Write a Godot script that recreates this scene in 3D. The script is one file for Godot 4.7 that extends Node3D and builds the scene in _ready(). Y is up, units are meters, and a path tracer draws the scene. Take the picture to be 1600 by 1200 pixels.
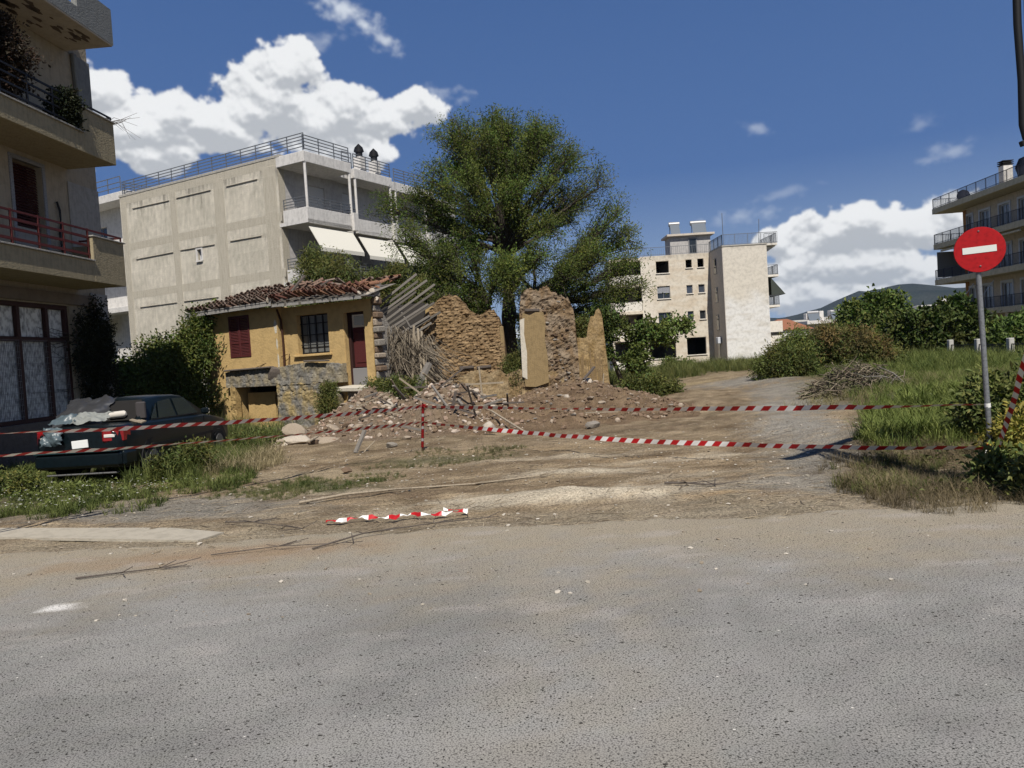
extends Node3D

const SUN_AZ := 6.0     # degrees right of straight behind the camera
const SUN_EL := 52.0
const SKY_TURN := PI

var used := {}
var rng := RandomNumberGenerator.new()
var nz := FastNoiseLite.new()
var nz2 := FastNoiseLite.new()
var mats := {}
var tex := {}
const TAPE_RED := Color(0.42, 0.012, 0.018)
const TAPE_WHITE := Color(0.74, 0.73, 0.7)


# ------------------------------------------------------------------ mesh builder
class MB:
	var v := PackedVector3Array()
	var n := PackedVector3Array()
	var c := PackedColorArray()
	var col := Color.WHITE
	var xf := Transform3D.IDENTITY

	func tri(p: Vector3, q: Vector3, r: Vector3) -> void:   # counter-clockwise seen from outside
		var a := xf * p
		var b := xf * q
		var d := xf * r
		var m := (b - a).cross(d - a).normalized()
		v.append(a); v.append(d); v.append(b)
		n.append(m); n.append(m); n.append(m)
		c.append(col); c.append(col); c.append(col)

	func quad(p: Vector3, q: Vector3, r: Vector3, s: Vector3) -> void:
		tri(p, q, r)
		tri(p, r, s)

	func stri(p: Vector3, q: Vector3, r: Vector3, np: Vector3, nq: Vector3, nr: Vector3) -> void:
		v.append(xf * p); v.append(xf * r); v.append(xf * q)
		n.append((xf.basis * np).normalized()); n.append((xf.basis * nr).normalized()); n.append((xf.basis * nq).normalized())
		c.append(col); c.append(col); c.append(col)

	func box(at: Vector3, size: Vector3, turn := Basis(), ch := 0.0) -> void:
		var h := size * 0.5
		var was := xf
		xf = xf * Transform3D(turn, at)
		if ch <= 0.0:
			quad(Vector3(-h.x, -h.y, h.z), Vector3(h.x, -h.y, h.z), Vector3(h.x, h.y, h.z), Vector3(-h.x, h.y, h.z))
			quad(Vector3(h.x, -h.y, -h.z), Vector3(-h.x, -h.y, -h.z), Vector3(-h.x, h.y, -h.z), Vector3(h.x, h.y, -h.z))
			quad(Vector3(h.x, -h.y, h.z), Vector3(h.x, -h.y, -h.z), Vector3(h.x, h.y, -h.z), Vector3(h.x, h.y, h.z))
			quad(Vector3(-h.x, -h.y, -h.z), Vector3(-h.x, -h.y, h.z), Vector3(-h.x, h.y, h.z), Vector3(-h.x, h.y, -h.z))
			quad(Vector3(-h.x, h.y, h.z), Vector3(h.x, h.y, h.z), Vector3(h.x, h.y, -h.z), Vector3(-h.x, h.y, -h.z))
			quad(Vector3(-h.x, -h.y, -h.z), Vector3(h.x, -h.y, -h.z), Vector3(h.x, -h.y, h.z), Vector3(-h.x, -h.y, h.z))
		else:
			var k := minf(ch, minf(h.x, minf(h.y, h.z)) * 0.9)
			for ax in 3:
				for s in [-1.0, 1.0]:
					var b1 := (ax + 1) % 3
					var b2 := (ax + 2) % 3
					var f := []
					for t in [[-1, -1], [1, -1], [1, 1], [-1, 1]]:
						var p := Vector3.ZERO
						p[ax] = s * h[ax]
						p[b1] = t[0] * (h[b1] - k)
						p[b2] = t[1] * (h[b2] - k)
						f.append(p)
					if s > 0:
						quad(f[0], f[1], f[2], f[3])
					else:
						quad(f[3], f[2], f[1], f[0])
			for ax in 3:
				var b1 := (ax + 1) % 3
				var b2 := (ax + 2) % 3
				for s1 in [-1.0, 1.0]:
					for s2 in [-1.0, 1.0]:
						var p := Vector3.ZERO
						p[ax] = -(h[ax] - k); p[b1] = s1 * h[b1]; p[b2] = s2 * (h[b2] - k)
						var q := p
						q[ax] = h[ax] - k
						var r := q
						r[b1] = s1 * (h[b1] - k); r[b2] = s2 * h[b2]
						var t := r
						t[ax] = -(h[ax] - k)
						if s1 * s2 > 0:
							quad(t, r, q, p)
						else:
							quad(p, q, r, t)
			for sx in [-1.0, 1.0]:
				for sy in [-1.0, 1.0]:
					for sz in [-1.0, 1.0]:
						var p := Vector3(sx * h.x, sy * (h.y - k), sz * (h.z - k))
						var q := Vector3(sx * (h.x - k), sy * h.y, sz * (h.z - k))
						var r := Vector3(sx * (h.x - k), sy * (h.y - k), sz * h.z)
						if sx * sy * sz > 0:
							tri(p, q, r)
						else:
							tri(p, r, q)
		xf = was

	func bar(a: Vector3, b: Vector3, w: float, h: float, up := Vector3.UP, ch := 0.0) -> void:   # a beam from a to b
		var d := (b - a).normalized()
		if absf(d.dot(up)) > 0.99:
			up = Vector3.RIGHT if absf(d.x) < 0.9 else Vector3.BACK
		var s := d.cross(up).normalized()
		var t := s.cross(d)
		box((a + b) * 0.5, Vector3(w, h, a.distance_to(b)), Basis(s, t, -d), ch)

	func tube(pts: PackedVector3Array, radii: PackedFloat32Array, sides := 6, caps := true) -> void:
		var rings := []
		var side := Vector3.ZERO
		for i in pts.size():
			var d := (pts[mini(i + 1, pts.size() - 1)] - pts[maxi(i - 1, 0)]).normalized()
			if side == Vector3.ZERO:
				side = d.cross(Vector3.UP if absf(d.y) < 0.9 else Vector3.RIGHT).normalized()
			side = (side - d * side.dot(d)).normalized()
			var up := side.cross(d)
			var ring := []
			for k in sides:
				var a := TAU * k / sides
				ring.append(side * cos(a) + up * sin(a))
			rings.append(ring)
		for i in pts.size() - 1:
			for k in sides:
				var k2 := (k + 1) % sides
				var n0: Vector3 = rings[i][k]
				var n1: Vector3 = rings[i][k2]
				var n2: Vector3 = rings[i + 1][k2]
				var n3: Vector3 = rings[i + 1][k]
				var p0 := pts[i] + n0 * radii[i]
				var p1 := pts[i] + n1 * radii[i]
				var p2 := pts[i + 1] + n2 * radii[i + 1]
				var p3 := pts[i + 1] + n3 * radii[i + 1]
				stri(p0, p2, p1, n0, n2, n1)
				stri(p0, p3, p2, n0, n3, n2)
		if caps:
			for k in range(1, sides - 1):
				tri(pts[0] + rings[0][0] * radii[0], pts[0] + rings[0][k] * radii[0], pts[0] + rings[0][k + 1] * radii[0])
				var e := pts.size() - 1
				tri(pts[e] + rings[e][0] * radii[e], pts[e] + rings[e][k + 1] * radii[e], pts[e] + rings[e][k] * radii[e])

	func rod(a: Vector3, b: Vector3, r: float, sides := 6) -> void:
		tube(PackedVector3Array([a, b]), PackedFloat32Array([r, r]), sides)

	func prism(poly: PackedVector2Array, z0: float, z1: float) -> void:   # polygon in x,y (counter-clockwise) swept along z
		var idx := Geometry2D.triangulate_polygon(poly)
		for i in range(0, idx.size(), 3):
			var a := poly[idx[i]]
			var b := poly[idx[i + 1]]
			var d := poly[idx[i + 2]]
			if (b - a).cross(d - a) < 0:
				var t := b
				b = d
				d = t
			tri(Vector3(a.x, a.y, z1), Vector3(b.x, b.y, z1), Vector3(d.x, d.y, z1))
			tri(Vector3(a.x, a.y, z0), Vector3(d.x, d.y, z0), Vector3(b.x, b.y, z0))
		for i in poly.size():
			var a := poly[i]
			var b := poly[(i + 1) % poly.size()]
			quad(Vector3(a.x, a.y, z0), Vector3(b.x, b.y, z0), Vector3(b.x, b.y, z1), Vector3(a.x, a.y, z1))

	func holed(x0: float, x1: float, y0: float, y1: float, holes: Array, z0: float, z1: float) -> void:
		# a wall from x0 to x1, y0 to y1, between z0 (back) and z1 (front) with rectangular openings [x0, x1, y0, y1]
		var xs := [x0, x1]
		var ys := [y0, y1]
		for h in holes:
			for k in 2:
				if h[k] > x0 and h[k] < x1 and not xs.has(h[k]): xs.append(h[k])
				if h[2 + k] > y0 and h[2 + k] < y1 and not ys.has(h[2 + k]): ys.append(h[2 + k])
		xs.sort(); ys.sort()
		var solid := func(i: int, j: int) -> bool:
			if i < 0 or j < 0 or i >= xs.size() - 1 or j >= ys.size() - 1: return false
			var cx: float = (xs[i] + xs[i + 1]) * 0.5
			var cy: float = (ys[j] + ys[j + 1]) * 0.5
			for h in holes:
				if cx > h[0] and cx < h[1] and cy > h[2] and cy < h[3]: return false
			return true
		for i in xs.size() - 1:
			for j in ys.size() - 1:
				if not solid.call(i, j): continue
				var a: float = xs[i]
				var b: float = xs[i + 1]
				var e: float = ys[j]
				var f: float = ys[j + 1]
				quad(Vector3(a, e, z1), Vector3(b, e, z1), Vector3(b, f, z1), Vector3(a, f, z1))
				quad(Vector3(b, e, z0), Vector3(a, e, z0), Vector3(a, f, z0), Vector3(b, f, z0))
				if not solid.call(i + 1, j): quad(Vector3(b, e, z1), Vector3(b, e, z0), Vector3(b, f, z0), Vector3(b, f, z1))
				if not solid.call(i - 1, j): quad(Vector3(a, e, z0), Vector3(a, e, z1), Vector3(a, f, z1), Vector3(a, f, z0))
				if not solid.call(i, j + 1): quad(Vector3(a, f, z1), Vector3(b, f, z1), Vector3(b, f, z0), Vector3(a, f, z0))
				if not solid.call(i, j - 1): quad(Vector3(a, e, z0), Vector3(b, e, z0), Vector3(b, e, z1), Vector3(a, e, z1))

	func mesh() -> ArrayMesh:
		var a := []
		a.resize(Mesh.ARRAY_MAX)
		a[Mesh.ARRAY_VERTEX] = v
		a[Mesh.ARRAY_NORMAL] = n
		a[Mesh.ARRAY_COLOR] = c
		var m := ArrayMesh.new()
		m.add_surface_from_arrays(Mesh.PRIMITIVE_TRIANGLES, a)
		return m


# smooth sheet from a grid of points, nx by ny, x fastest; colours may be empty
func sheet(p: PackedVector3Array, nx: int, ny: int, cols := PackedColorArray(), flip := false) -> ArrayMesh:
	var idx := PackedInt32Array()
	var nn := PackedVector3Array()
	nn.resize(p.size())
	for j in ny:
		for i in nx:
			var a := p[j * nx + mini(i + 1, nx - 1)] - p[j * nx + maxi(i - 1, 0)]
			var b := p[mini(j + 1, ny - 1) * nx + i] - p[maxi(j - 1, 0) * nx + i]
			var m := a.cross(b).normalized()
			nn[j * nx + i] = -m if flip else m
	for j in ny - 1:
		for i in nx - 1:
			var a := j * nx + i
			var b := a + 1
			var d := a + nx
			var e := d + 1
			if flip:
				idx.append_array(PackedInt32Array([a, b, e, a, e, d]))
			else:
				idx.append_array(PackedInt32Array([a, e, b, a, d, e]))
	var arr := []
	arr.resize(Mesh.ARRAY_MAX)
	arr[Mesh.ARRAY_VERTEX] = p
	arr[Mesh.ARRAY_NORMAL] = nn
	arr[Mesh.ARRAY_INDEX] = idx
	if cols.size() == p.size():
		arr[Mesh.ARRAY_COLOR] = cols
	var am := ArrayMesh.new()
	am.add_surface_from_arrays(Mesh.PRIMITIVE_TRIANGLES, arr)
	return am


# ------------------------------------------------------------------ scene helpers
func numbered(called: String) -> String:
	var k: int = used.get(called, -1) + 1
	used[called] = k
	return called if k == 0 else "%s_%03d" % [called, k]


func tag(o: Node, label := "", category := "", group := "", kind := "") -> Node:
	if label: o.set_meta("label", label)
	if category: o.set_meta("category", category)
	if group: o.set_meta("group", group)
	if kind: o.set_meta("kind", kind)
	return o


func thing(called: String, label: String, category: String, at := Vector3.ZERO, turn := 0.0, group := "") -> Node3D:
	var o := Node3D.new()
	o.name = numbered(called)
	add_child(o)
	o.position = at
	o.rotation_degrees.y = turn
	tag(o, label, category, group)
	return o


func part(called: String, m, mat: Material, parent: Node, at := Vector3.ZERO, turn := Basis()) -> MeshInstance3D:
	var o := MeshInstance3D.new()
	o.mesh = m.mesh() if m is MB else m
	o.material_override = mat
	o.name = called if parent != self else numbered(called)
	o.transform = Transform3D(turn, at)
	parent.add_child(o, true)
	return o


func solo(called: String, m, mat: Material, label: String, category: String, at := Vector3.ZERO, turn := Basis(), group := "") -> MeshInstance3D:
	var o := part(called, m, mat, self, at, turn)
	tag(o, label, category, group)
	return o


func scatter(called: String, m: Mesh, mat: Material, parent: Node, xs: Array, cols := PackedColorArray()) -> MultiMeshInstance3D:
	var mm := MultiMesh.new()
	mm.transform_format = MultiMesh.TRANSFORM_3D
	mm.use_colors = cols.size() > 0
	mm.mesh = m
	mm.instance_count = xs.size()
	for i in xs.size():
		mm.set_instance_transform(i, xs[i])
		if cols.size() > 0: mm.set_instance_color(i, cols[i])
	var o := MultiMeshInstance3D.new()
	o.multimesh = mm
	o.material_override = mat
	o.name = called if parent != self else numbered(called)
	o.set_meta("kind", "stuff")
	parent.add_child(o, true)
	return o


func rf(a: float, b: float) -> float:
	return rng.randf_range(a, b)


func rough_basis(s: float) -> Basis:
	return Basis.from_euler(Vector3(rf(-s, s), rf(-PI, PI), rf(-s, s)))


# ------------------------------------------------------------------ textures and materials
func noise_tex(key: String, kind: int, freq: float, oct: int, stops: Array, size := 512, extra := {}) -> NoiseTexture2D:
	if tex.has(key): return tex[key]
	var f := FastNoiseLite.new()
	f.seed = hash(key) % 10000
	f.noise_type = kind
	f.frequency = freq
	f.fractal_octaves = oct
	f.fractal_type = FastNoiseLite.FRACTAL_FBM if oct > 1 else FastNoiseLite.FRACTAL_NONE
	for k in extra:
		if k != "normal": f.set(k, extra[k])
	var t := NoiseTexture2D.new()
	t.width = size
	t.height = size
	t.seamless = true
	t.noise = f
	if extra.has("normal"):
		t.as_normal_map = true
		t.bump_strength = extra.normal
	if stops.size():
		var g := Gradient.new()
		var offs := PackedFloat32Array()
		var cc := PackedColorArray()
		for s in stops:
			offs.append(s[0])
			cc.append(s[1] if s[1] is Color else Color(s[1], s[1], s[1]))
		g.offsets = offs
		g.colors = cc
		t.color_ramp = g
	tex[key] = t
	return t


func lin(r: float, g: float, b: float) -> Color:
	return Color(r, g, b).linear_to_srgb()


func mat(key: String, col: Color, rough := 0.9, o := {}) -> StandardMaterial3D:   # col is a linear base colour
	if mats.has(key): return mats[key]
	var m := StandardMaterial3D.new()
	m.resource_name = key
	m.albedo_color = Color(col.r, col.g, col.b).linear_to_srgb()
	m.roughness = rough
	m.metallic = o.get("metal", 0.0)
	m.metallic_specular = o.get("spec", 0.35)
	m.vertex_color_use_as_albedo = o.get("vc", false)
	if o.has("tex"):
		m.albedo_texture = o.tex
		m.uv1_triplanar = true
		m.uv1_world_triplanar = o.get("world", false)
		m.uv1_scale = o.get("scale", Vector3.ONE)
	if o.has("detail"):
		m.detail_enabled = true
		m.detail_albedo = o.detail
		m.detail_blend_mode = BaseMaterial3D.BLEND_MODE_MUL
		m.detail_uv_layer = BaseMaterial3D.DETAIL_UV_2
		m.uv2_triplanar = true
		m.uv2_world_triplanar = o.get("world", false)
		m.uv2_scale = o.get("dscale", Vector3.ONE)
	if o.has("normal"):
		m.normal_enabled = true
		m.normal_texture = o.normal
		m.normal_scale = o.get("nscale", 1.0)
	if o.has("bump"):
		m.heightmap_enabled = true
		m.heightmap_texture = o.bump
		m.heightmap_scale = o.get("bscale", 1.0)
	if o.has("backlight"):
		m.backlight_enabled = true
		m.backlight = o.backlight
	if o.has("alpha"):
		m.transparency = BaseMaterial3D.TRANSPARENCY_ALPHA
		m.albedo_color.a = o.alpha
	if o.get("clearcoat", 0.0) > 0.0:
		m.clearcoat_enabled = true
		m.clearcoat = o.clearcoat
		m.clearcoat_roughness = 0.1
	mats[key] = m
	return m


# ------------------------------------------------------------------ sky: air and clouds, as directions (azimuth right of the view, elevation), in degrees
var puffs := []
var wisps := []
var billow := FastNoiseLite.new()
var fluff := FastNoiseLite.new()


func sky_setup() -> void:
	billow.seed = 11
	billow.noise_type = FastNoiseLite.TYPE_CELLULAR
	billow.cellular_return_type = FastNoiseLite.RETURN_DISTANCE
	billow.fractal_type = FastNoiseLite.FRACTAL_FBM
	billow.fractal_octaves = 6
	billow.fractal_gain = 0.55
	billow.frequency = 0.26
	fluff.seed = 5
	fluff.noise_type = FastNoiseLite.TYPE_SIMPLEX_SMOOTH
	fluff.fractal_octaves = 6
	fluff.frequency = 0.16
	puffs = [
		[-29.5, 15.6, 4.5, 3.0], [-27.0, 18.0, 2.4, 1.9], [-25.0, 16.2, 4.2, 2.4], [-22.6, 17.2, 3.0, 1.9], [-20.0, 16.6, 3.4, 2.4], [-17.4, 17.9, 3.2, 2.6],
		[-14.8, 20.2, 2.7, 2.2], [-14.6, 17.6, 4.4, 3.2], [-11.0, 17.6, 3.8, 2.6], [-8.4, 17.2, 3.4, 1.9], [-5.9, 17.8, 2.6, 1.4], [-10.4, 15.3, 3.2, 2.2], [-24.0, 14.6, 3.2, 1.6], [-33.0, 14.5, 4.0, 3.5],
		[23.0, 6.9, 2.5, 2.2], [24.9, 7.3, 2.4, 2.2], [26.8, 6.8, 2.3, 1.9], [28.8, 6.2, 2.6, 2.1], [31.0, 6.6, 2.5, 2.3], [20.6, 5.0, 2.8, 1.7], [19.0, 6.6, 1.6, 1.3], [23.4, 4.6, 4.5, 1.8],
		[26.5, 4.4, 4.0, 1.9], [29.0, 3.6, 4.5, 2.0], [22.0, 2.8, 6.0, 1.6], [27.0, 2.3, 7.0, 1.5], [18.0, 3.0, 4.0, 1.5], [33.0, 4.0, 4.0, 2.2], [12.0, 1.6, 6.0, 1.0], [0.0, 1.2, 9.0, 0.9], [-14.0, 1.4, 9.0, 1.1],
	]
	wisps = [[-10.6, 24.2, 3.2, 0.9, -0.45, 0.8], [-7.8, 22.4, 1.3, 0.8, -0.6, 0.65], [-12.5, 22.2, 1.6, 0.6, 0.2, 0.35], [-4.8, 18.4, 2.6, 0.9, 0.1, 0.5], [18.4, 14.6, 1.1, 0.5, -0.2, 0.34], [30.2, 11.2, 1.6, 0.6, 0.1, 0.34], [28.6, 13.2, 1.2, 0.5, 0.1, 0.22], [17.2, 8.8, 3.0, 0.5, 0.05, 0.32], [20.0, 10.0, 2.2, 0.4, 0.1, 0.2]]
	# the rest of the sky round about: the same kind of fair-weather clouds, strewn evenly
	var r := RandomNumberGenerator.new()
	r.seed = 77
	for k in 34:
		var az := r.randf_range(44.0, 316.0)
		var el := r.randf_range(3.0, 26.0)
		for j in r.randi_range(3, 6):
			puffs.append([az + r.randf_range(-6.0, 6.0), el + r.randf_range(-1.5, 2.0), r.randf_range(2.0, 4.5), r.randf_range(1.4, 2.6)])


func cloud_at(az: float, el: float, near: Array) -> float:
	var d := -1.0
	for p in near:
		var u: float = (az - p[0]) / p[2]
		var w: float = (el - p[1]) / p[3]
		if w < 0.0: w *= 1.35
		var k := 1.0 - sqrt(u * u + w * w)
		if k > d: d = k
	if d < -0.75: return -1.0
	return d * 0.8 + 0.05 - billow.get_noise_2d(az, el * 1.25) * 0.5 - 0.375 + fluff.get_noise_2d(az * 1.4, el * 1.8) * 0.32 + fluff.get_noise_2d(az * 5.0 + 7.0, el * 6.0) * 0.16


func sky_color(az: float, el: float, near: Array, thin: Array) -> Color:
	var t := clampf(el / 30.0, 0.0, 1.0)
	var c := Color(0.25, 0.335, 0.455).lerp(Color(0.076, 0.148, 0.325), minf(1.0, t * 2.4))
	c = c.lerp(Color(0.043, 0.096, 0.245), clampf((t - 0.25) / 0.75, 0.0, 1.0))
	c = c.lerp(Color(0.03, 0.072, 0.205), clampf((el - 30.0) / 60.0, 0.0, 1.0))
	for p in thin:
		var u: float = az - p[0]
		var w: float = el - p[1]
		var s := sin(p[4])
		var q := cos(p[4])
		var k := 1.0 - sqrt(pow((u * q + w * s) / p[2], 2.0) + pow((w * q - u * s) / p[3], 2.0))
		if k > -0.4:
			var a := smoothstep(-0.25, 1.25, k * 0.9 + fluff.get_noise_2d(az * 4.0 + 90.0, el * 6.0) * 0.9)
			c = c.lerp(Color(0.62, 0.66, 0.71), a * p[5])
	if near.size():
		var d := cloud_at(az, el, near)
		if d > -0.1:
			var a := smoothstep(-0.03, 0.10, d)
			var up := cloud_at(az - 0.35, el + 0.95, near)
			var up2 := cloud_at(az + 0.1, el + 0.3, near)
			var lit := clampf(0.60 + (d - up) * 1.0 + (d - up2) * 2.2 - maxf(0.0, d - 0.25) * 0.9 + fluff.get_noise_2d(az * 0.9 + 33.0, el * 1.5) * 0.65, 0.0, 1.0)
			var haze := clampf(el / 8.0, 0.0, 1.0)
			var body := Color(0.39, 0.41, 0.44).lerp(Color(0.32, 0.355, 0.40), 1.0 - haze).lerp(Color(0.70, 0.71, 0.72).lerp(Color(0.56, 0.58, 0.60), 1.0 - haze), smoothstep(0.05, 0.95, lit))
			c = c.lerp(body, a)
	return c


func make_sky() -> ImageTexture:
	sky_setup()
	var w := 4096
	var h := 2048
	var small := Image.create_from_data(w / 4, h / 4, false, Image.FORMAT_RGB8, sky_block(w / 4, h / 4, 0, w / 4, 0, h / 8 + 2))
	small.resize(w, h, Image.INTERPOLATE_CUBIC)
	var x0 := w / 2 - int(37.0 / 360.0 * w)
	var x1 := w / 2 + int(37.0 / 360.0 * w)
	var y0 := h / 2 - int(27.0 / 180.0 * h)
	var fine := Image.create_from_data(x1 - x0, h / 2 - y0, false, Image.FORMAT_RGB8, sky_block(w, h, x0, x1, y0, h / 2))
	small.blit_rect(fine, Rect2i(0, 0, x1 - x0, h / 2 - y0), Vector2i(x0, y0))
	return ImageTexture.create_from_image(small)


func sky_block(w: int, h: int, x0: int, x1: int, y0: int, y1: int) -> PackedByteArray:
	var out := PackedByteArray()
	var full := x1 - x0 == w
	out.resize((x1 - x0) * (h if full else y1 - y0) * 3)
	var below := Color(0.2, 0.2, 0.18).linear_to_srgb()
	if full:
		for i in range((x1 - x0) * (y1 - y0) * 3, out.size(), 3):
			out[i] = below.r8; out[i + 1] = below.g8; out[i + 2] = below.b8
	var r := RandomNumberGenerator.new()
	r.seed = 3
	for bx in range(x0, x1, 16):   # columns of sixteen share the list of clouds that reach them
		var az0 := (bx + 0.5) / w * 360.0 - 180.0
		var az1 := az0 + 16.0 * 360.0 / w
		var near := []
		var thin := []
		for p in puffs:
			for turn in [0.0, -360.0]:
				if p[0] + turn + p[2] * 2.0 > az0 and p[0] + turn - p[2] * 2.0 < az1: near.append([p[0] + turn, p[1], p[2], p[3]])
		for p in wisps:
			if p[0] + p[2] * 1.8 > az0 and p[0] - p[2] * 1.8 < az1: thin.append(p)
		for y in range(y0, y1):
			var el := 90.0 - (y + 0.5) / h * 180.0
			var here := near if el < 34.0 else []
			for x in range(bx, mini(bx + 16, x1)):
				var c := sky_color((x + 0.5) / w * 360.0 - 180.0, maxf(el, 0.0), here, thin).linear_to_srgb()
				var at := ((y - y0) * (x1 - x0) + x - x0) * 3
				var dz := r.randf() - 0.5
				out[at] = clampi(roundi(c.r * 255.0 + dz), 0, 255)
				out[at + 1] = clampi(roundi(c.g * 255.0 + dz), 0, 255)
				out[at + 2] = clampi(roundi(c.b * 255.0 + dz), 0, 255)
	return out


func air_and_eye() -> void:
	var cam := Camera3D.new()
	cam.name = "camera"
	cam.fov = 53.13
	cam.near = 0.05
	cam.far = 9000.0
	cam.position = Vector3(0, 1.7, 0)
	cam.rotation_degrees = Vector3(-2.05, 0, -3.55)
	add_child(cam)
	cam.current = true
	var env := Environment.new()
	env.background_mode = Environment.BG_SKY
	env.sky = Sky.new()
	var pano := PanoramaSkyMaterial.new()
	pano.panorama = make_sky()
	env.sky.sky_material = pano
	env.sky_rotation = Vector3(0, SKY_TURN, 0)
	env.background_energy_multiplier = 1.0
	env.tonemap_mode = Environment.TONE_MAPPER_LINEAR
	env.tonemap_exposure = 1.24
	env.fog_enabled = true
	env.fog_mode = Environment.FOG_MODE_EXPONENTIAL
	env.fog_density = 0.00006
	env.fog_light_color = Color(0.72, 0.82, 0.97)
	env.sdfgi_enabled = true
	env.ssao_enabled = true
	env.ssil_enabled = true
	var we := WorldEnvironment.new()
	we.name = "world_environment"
	we.environment = env
	add_child(we)
	var sun := DirectionalLight3D.new()
	sun.name = "sun"
	sun.light_energy = 1.5
	sun.light_color = Color(1.0, 0.975, 0.935)
	sun.light_angular_distance = 0.53
	sun.shadow_enabled = true
	add_child(sun)
	var az := deg_to_rad(SUN_AZ)
	var el := deg_to_rad(SUN_EL)
	sun.look_at_from_position(Vector3(sin(az) * cos(el), sin(el), cos(az) * cos(el)) * 50.0, Vector3.ZERO, Vector3.UP)


# ------------------------------------------------------------------ ground
var blots := []


func fbm(x: float, z: float, s: float) -> float:
	return nz.get_noise_2d(x * s, z * s)


func ground_h(x: float, z: float) -> float:
	var h := 0.0
	if z < -7.0:
		var k := smoothstep(7.0, 9.0, -z)
		h += k * (0.035 * fbm(x, z, 1.3) + 0.05 * fbm(x, z, 0.32) + 0.012 * fbm(x, z, 5.0))
		h -= 0.3 * smoothstep(17.0, 22.0, -z) * (1.0 - smoothstep(-4.0, 1.0, x))
		h += 0.09 * exp(-(pow((x - 0.6) / 1.3, 2.0) + pow((z + 9.0) / 0.4, 2.0))) + 0.05 * exp(-(pow((x - 0.8) / 1.0, 2.0) + pow((z + 10.7) / 0.35, 2.0)))
		h -= 0.95 * smoothstep(36.0, 70.0, -z)
		h += k * 0.25 * smoothstep(7.0, 10.0, x) * smoothstep(9.0, 14.0, -z)
		h += k * 0.12 * smoothstep(4.2, 5.6, x) * smoothstep(6.9, 8.0, -z)
	return h


func ground_col(x: float, z: float) -> Color:
	var n1 := fbm(x, z, 0.8)
	var n2 := fbm(x + 40.0, z, 2.6)
	var n3 := fbm(x, z + 70.0, 7.0)
	var c := Color(0.175, 0.127, 0.078).lerp(Color(0.36, 0.28, 0.18), clampf(0.5 + n1 * 0.9 + n3 * 0.35, 0.0, 1.0))
	if z > -9.8: c = c.lerp(Color(0.31, 0.262, 0.188), clampf((z + 9.3) / 1.6 + n2 * 0.6, 0.0, 0.85))
	var wx := x + n2 * 0.35 + n3 * 0.12
	var wz := z + n1 * 0.25 + n2 * 0.12
	for b in blots:
		var dx: float = wx - b[0]
		var dz: float = wz - b[1]
		if absf(dx) > b[2] * 1.6 + b[3] or absf(dz) > b[3] * 1.6 + b[2]: continue
		var u: float = (dx * cos(b[4]) + dz * sin(b[4])) / b[2]
		var w: float = (-dx * sin(b[4]) + dz * cos(b[4])) / b[3]
		var k := smoothstep(1.25, 0.35, sqrt(u * u + w * w) + n3 * 0.5)
		if k > 0.0: c = c.lerp(b[5], k * b[6])
	# what grows on takes the colour of its soil
	if x > 7.0: c = c.lerp(Color(0.095, 0.095, 0.045), smoothstep(5.2, 8.5, x - maxf(0.0, (-z - 14.0)) * 0.28 + n1) * smoothstep(9.0, 11.0, -z))
	if z < -34.0: c = c.lerp(Color(0.15, 0.135, 0.065), smoothstep(34.0, 38.0, -z))
	if x < -5.0: c = c.lerp(Color(0.11, 0.105, 0.06), smoothstep(-5.0, -7.5, x + n1) * smoothstep(9.5, 11.5, -z))
	return c * (1.0 + n3 * 0.22 + fbm(x * 0.5, z * 2.2, 2.0) * 0.3)


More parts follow.
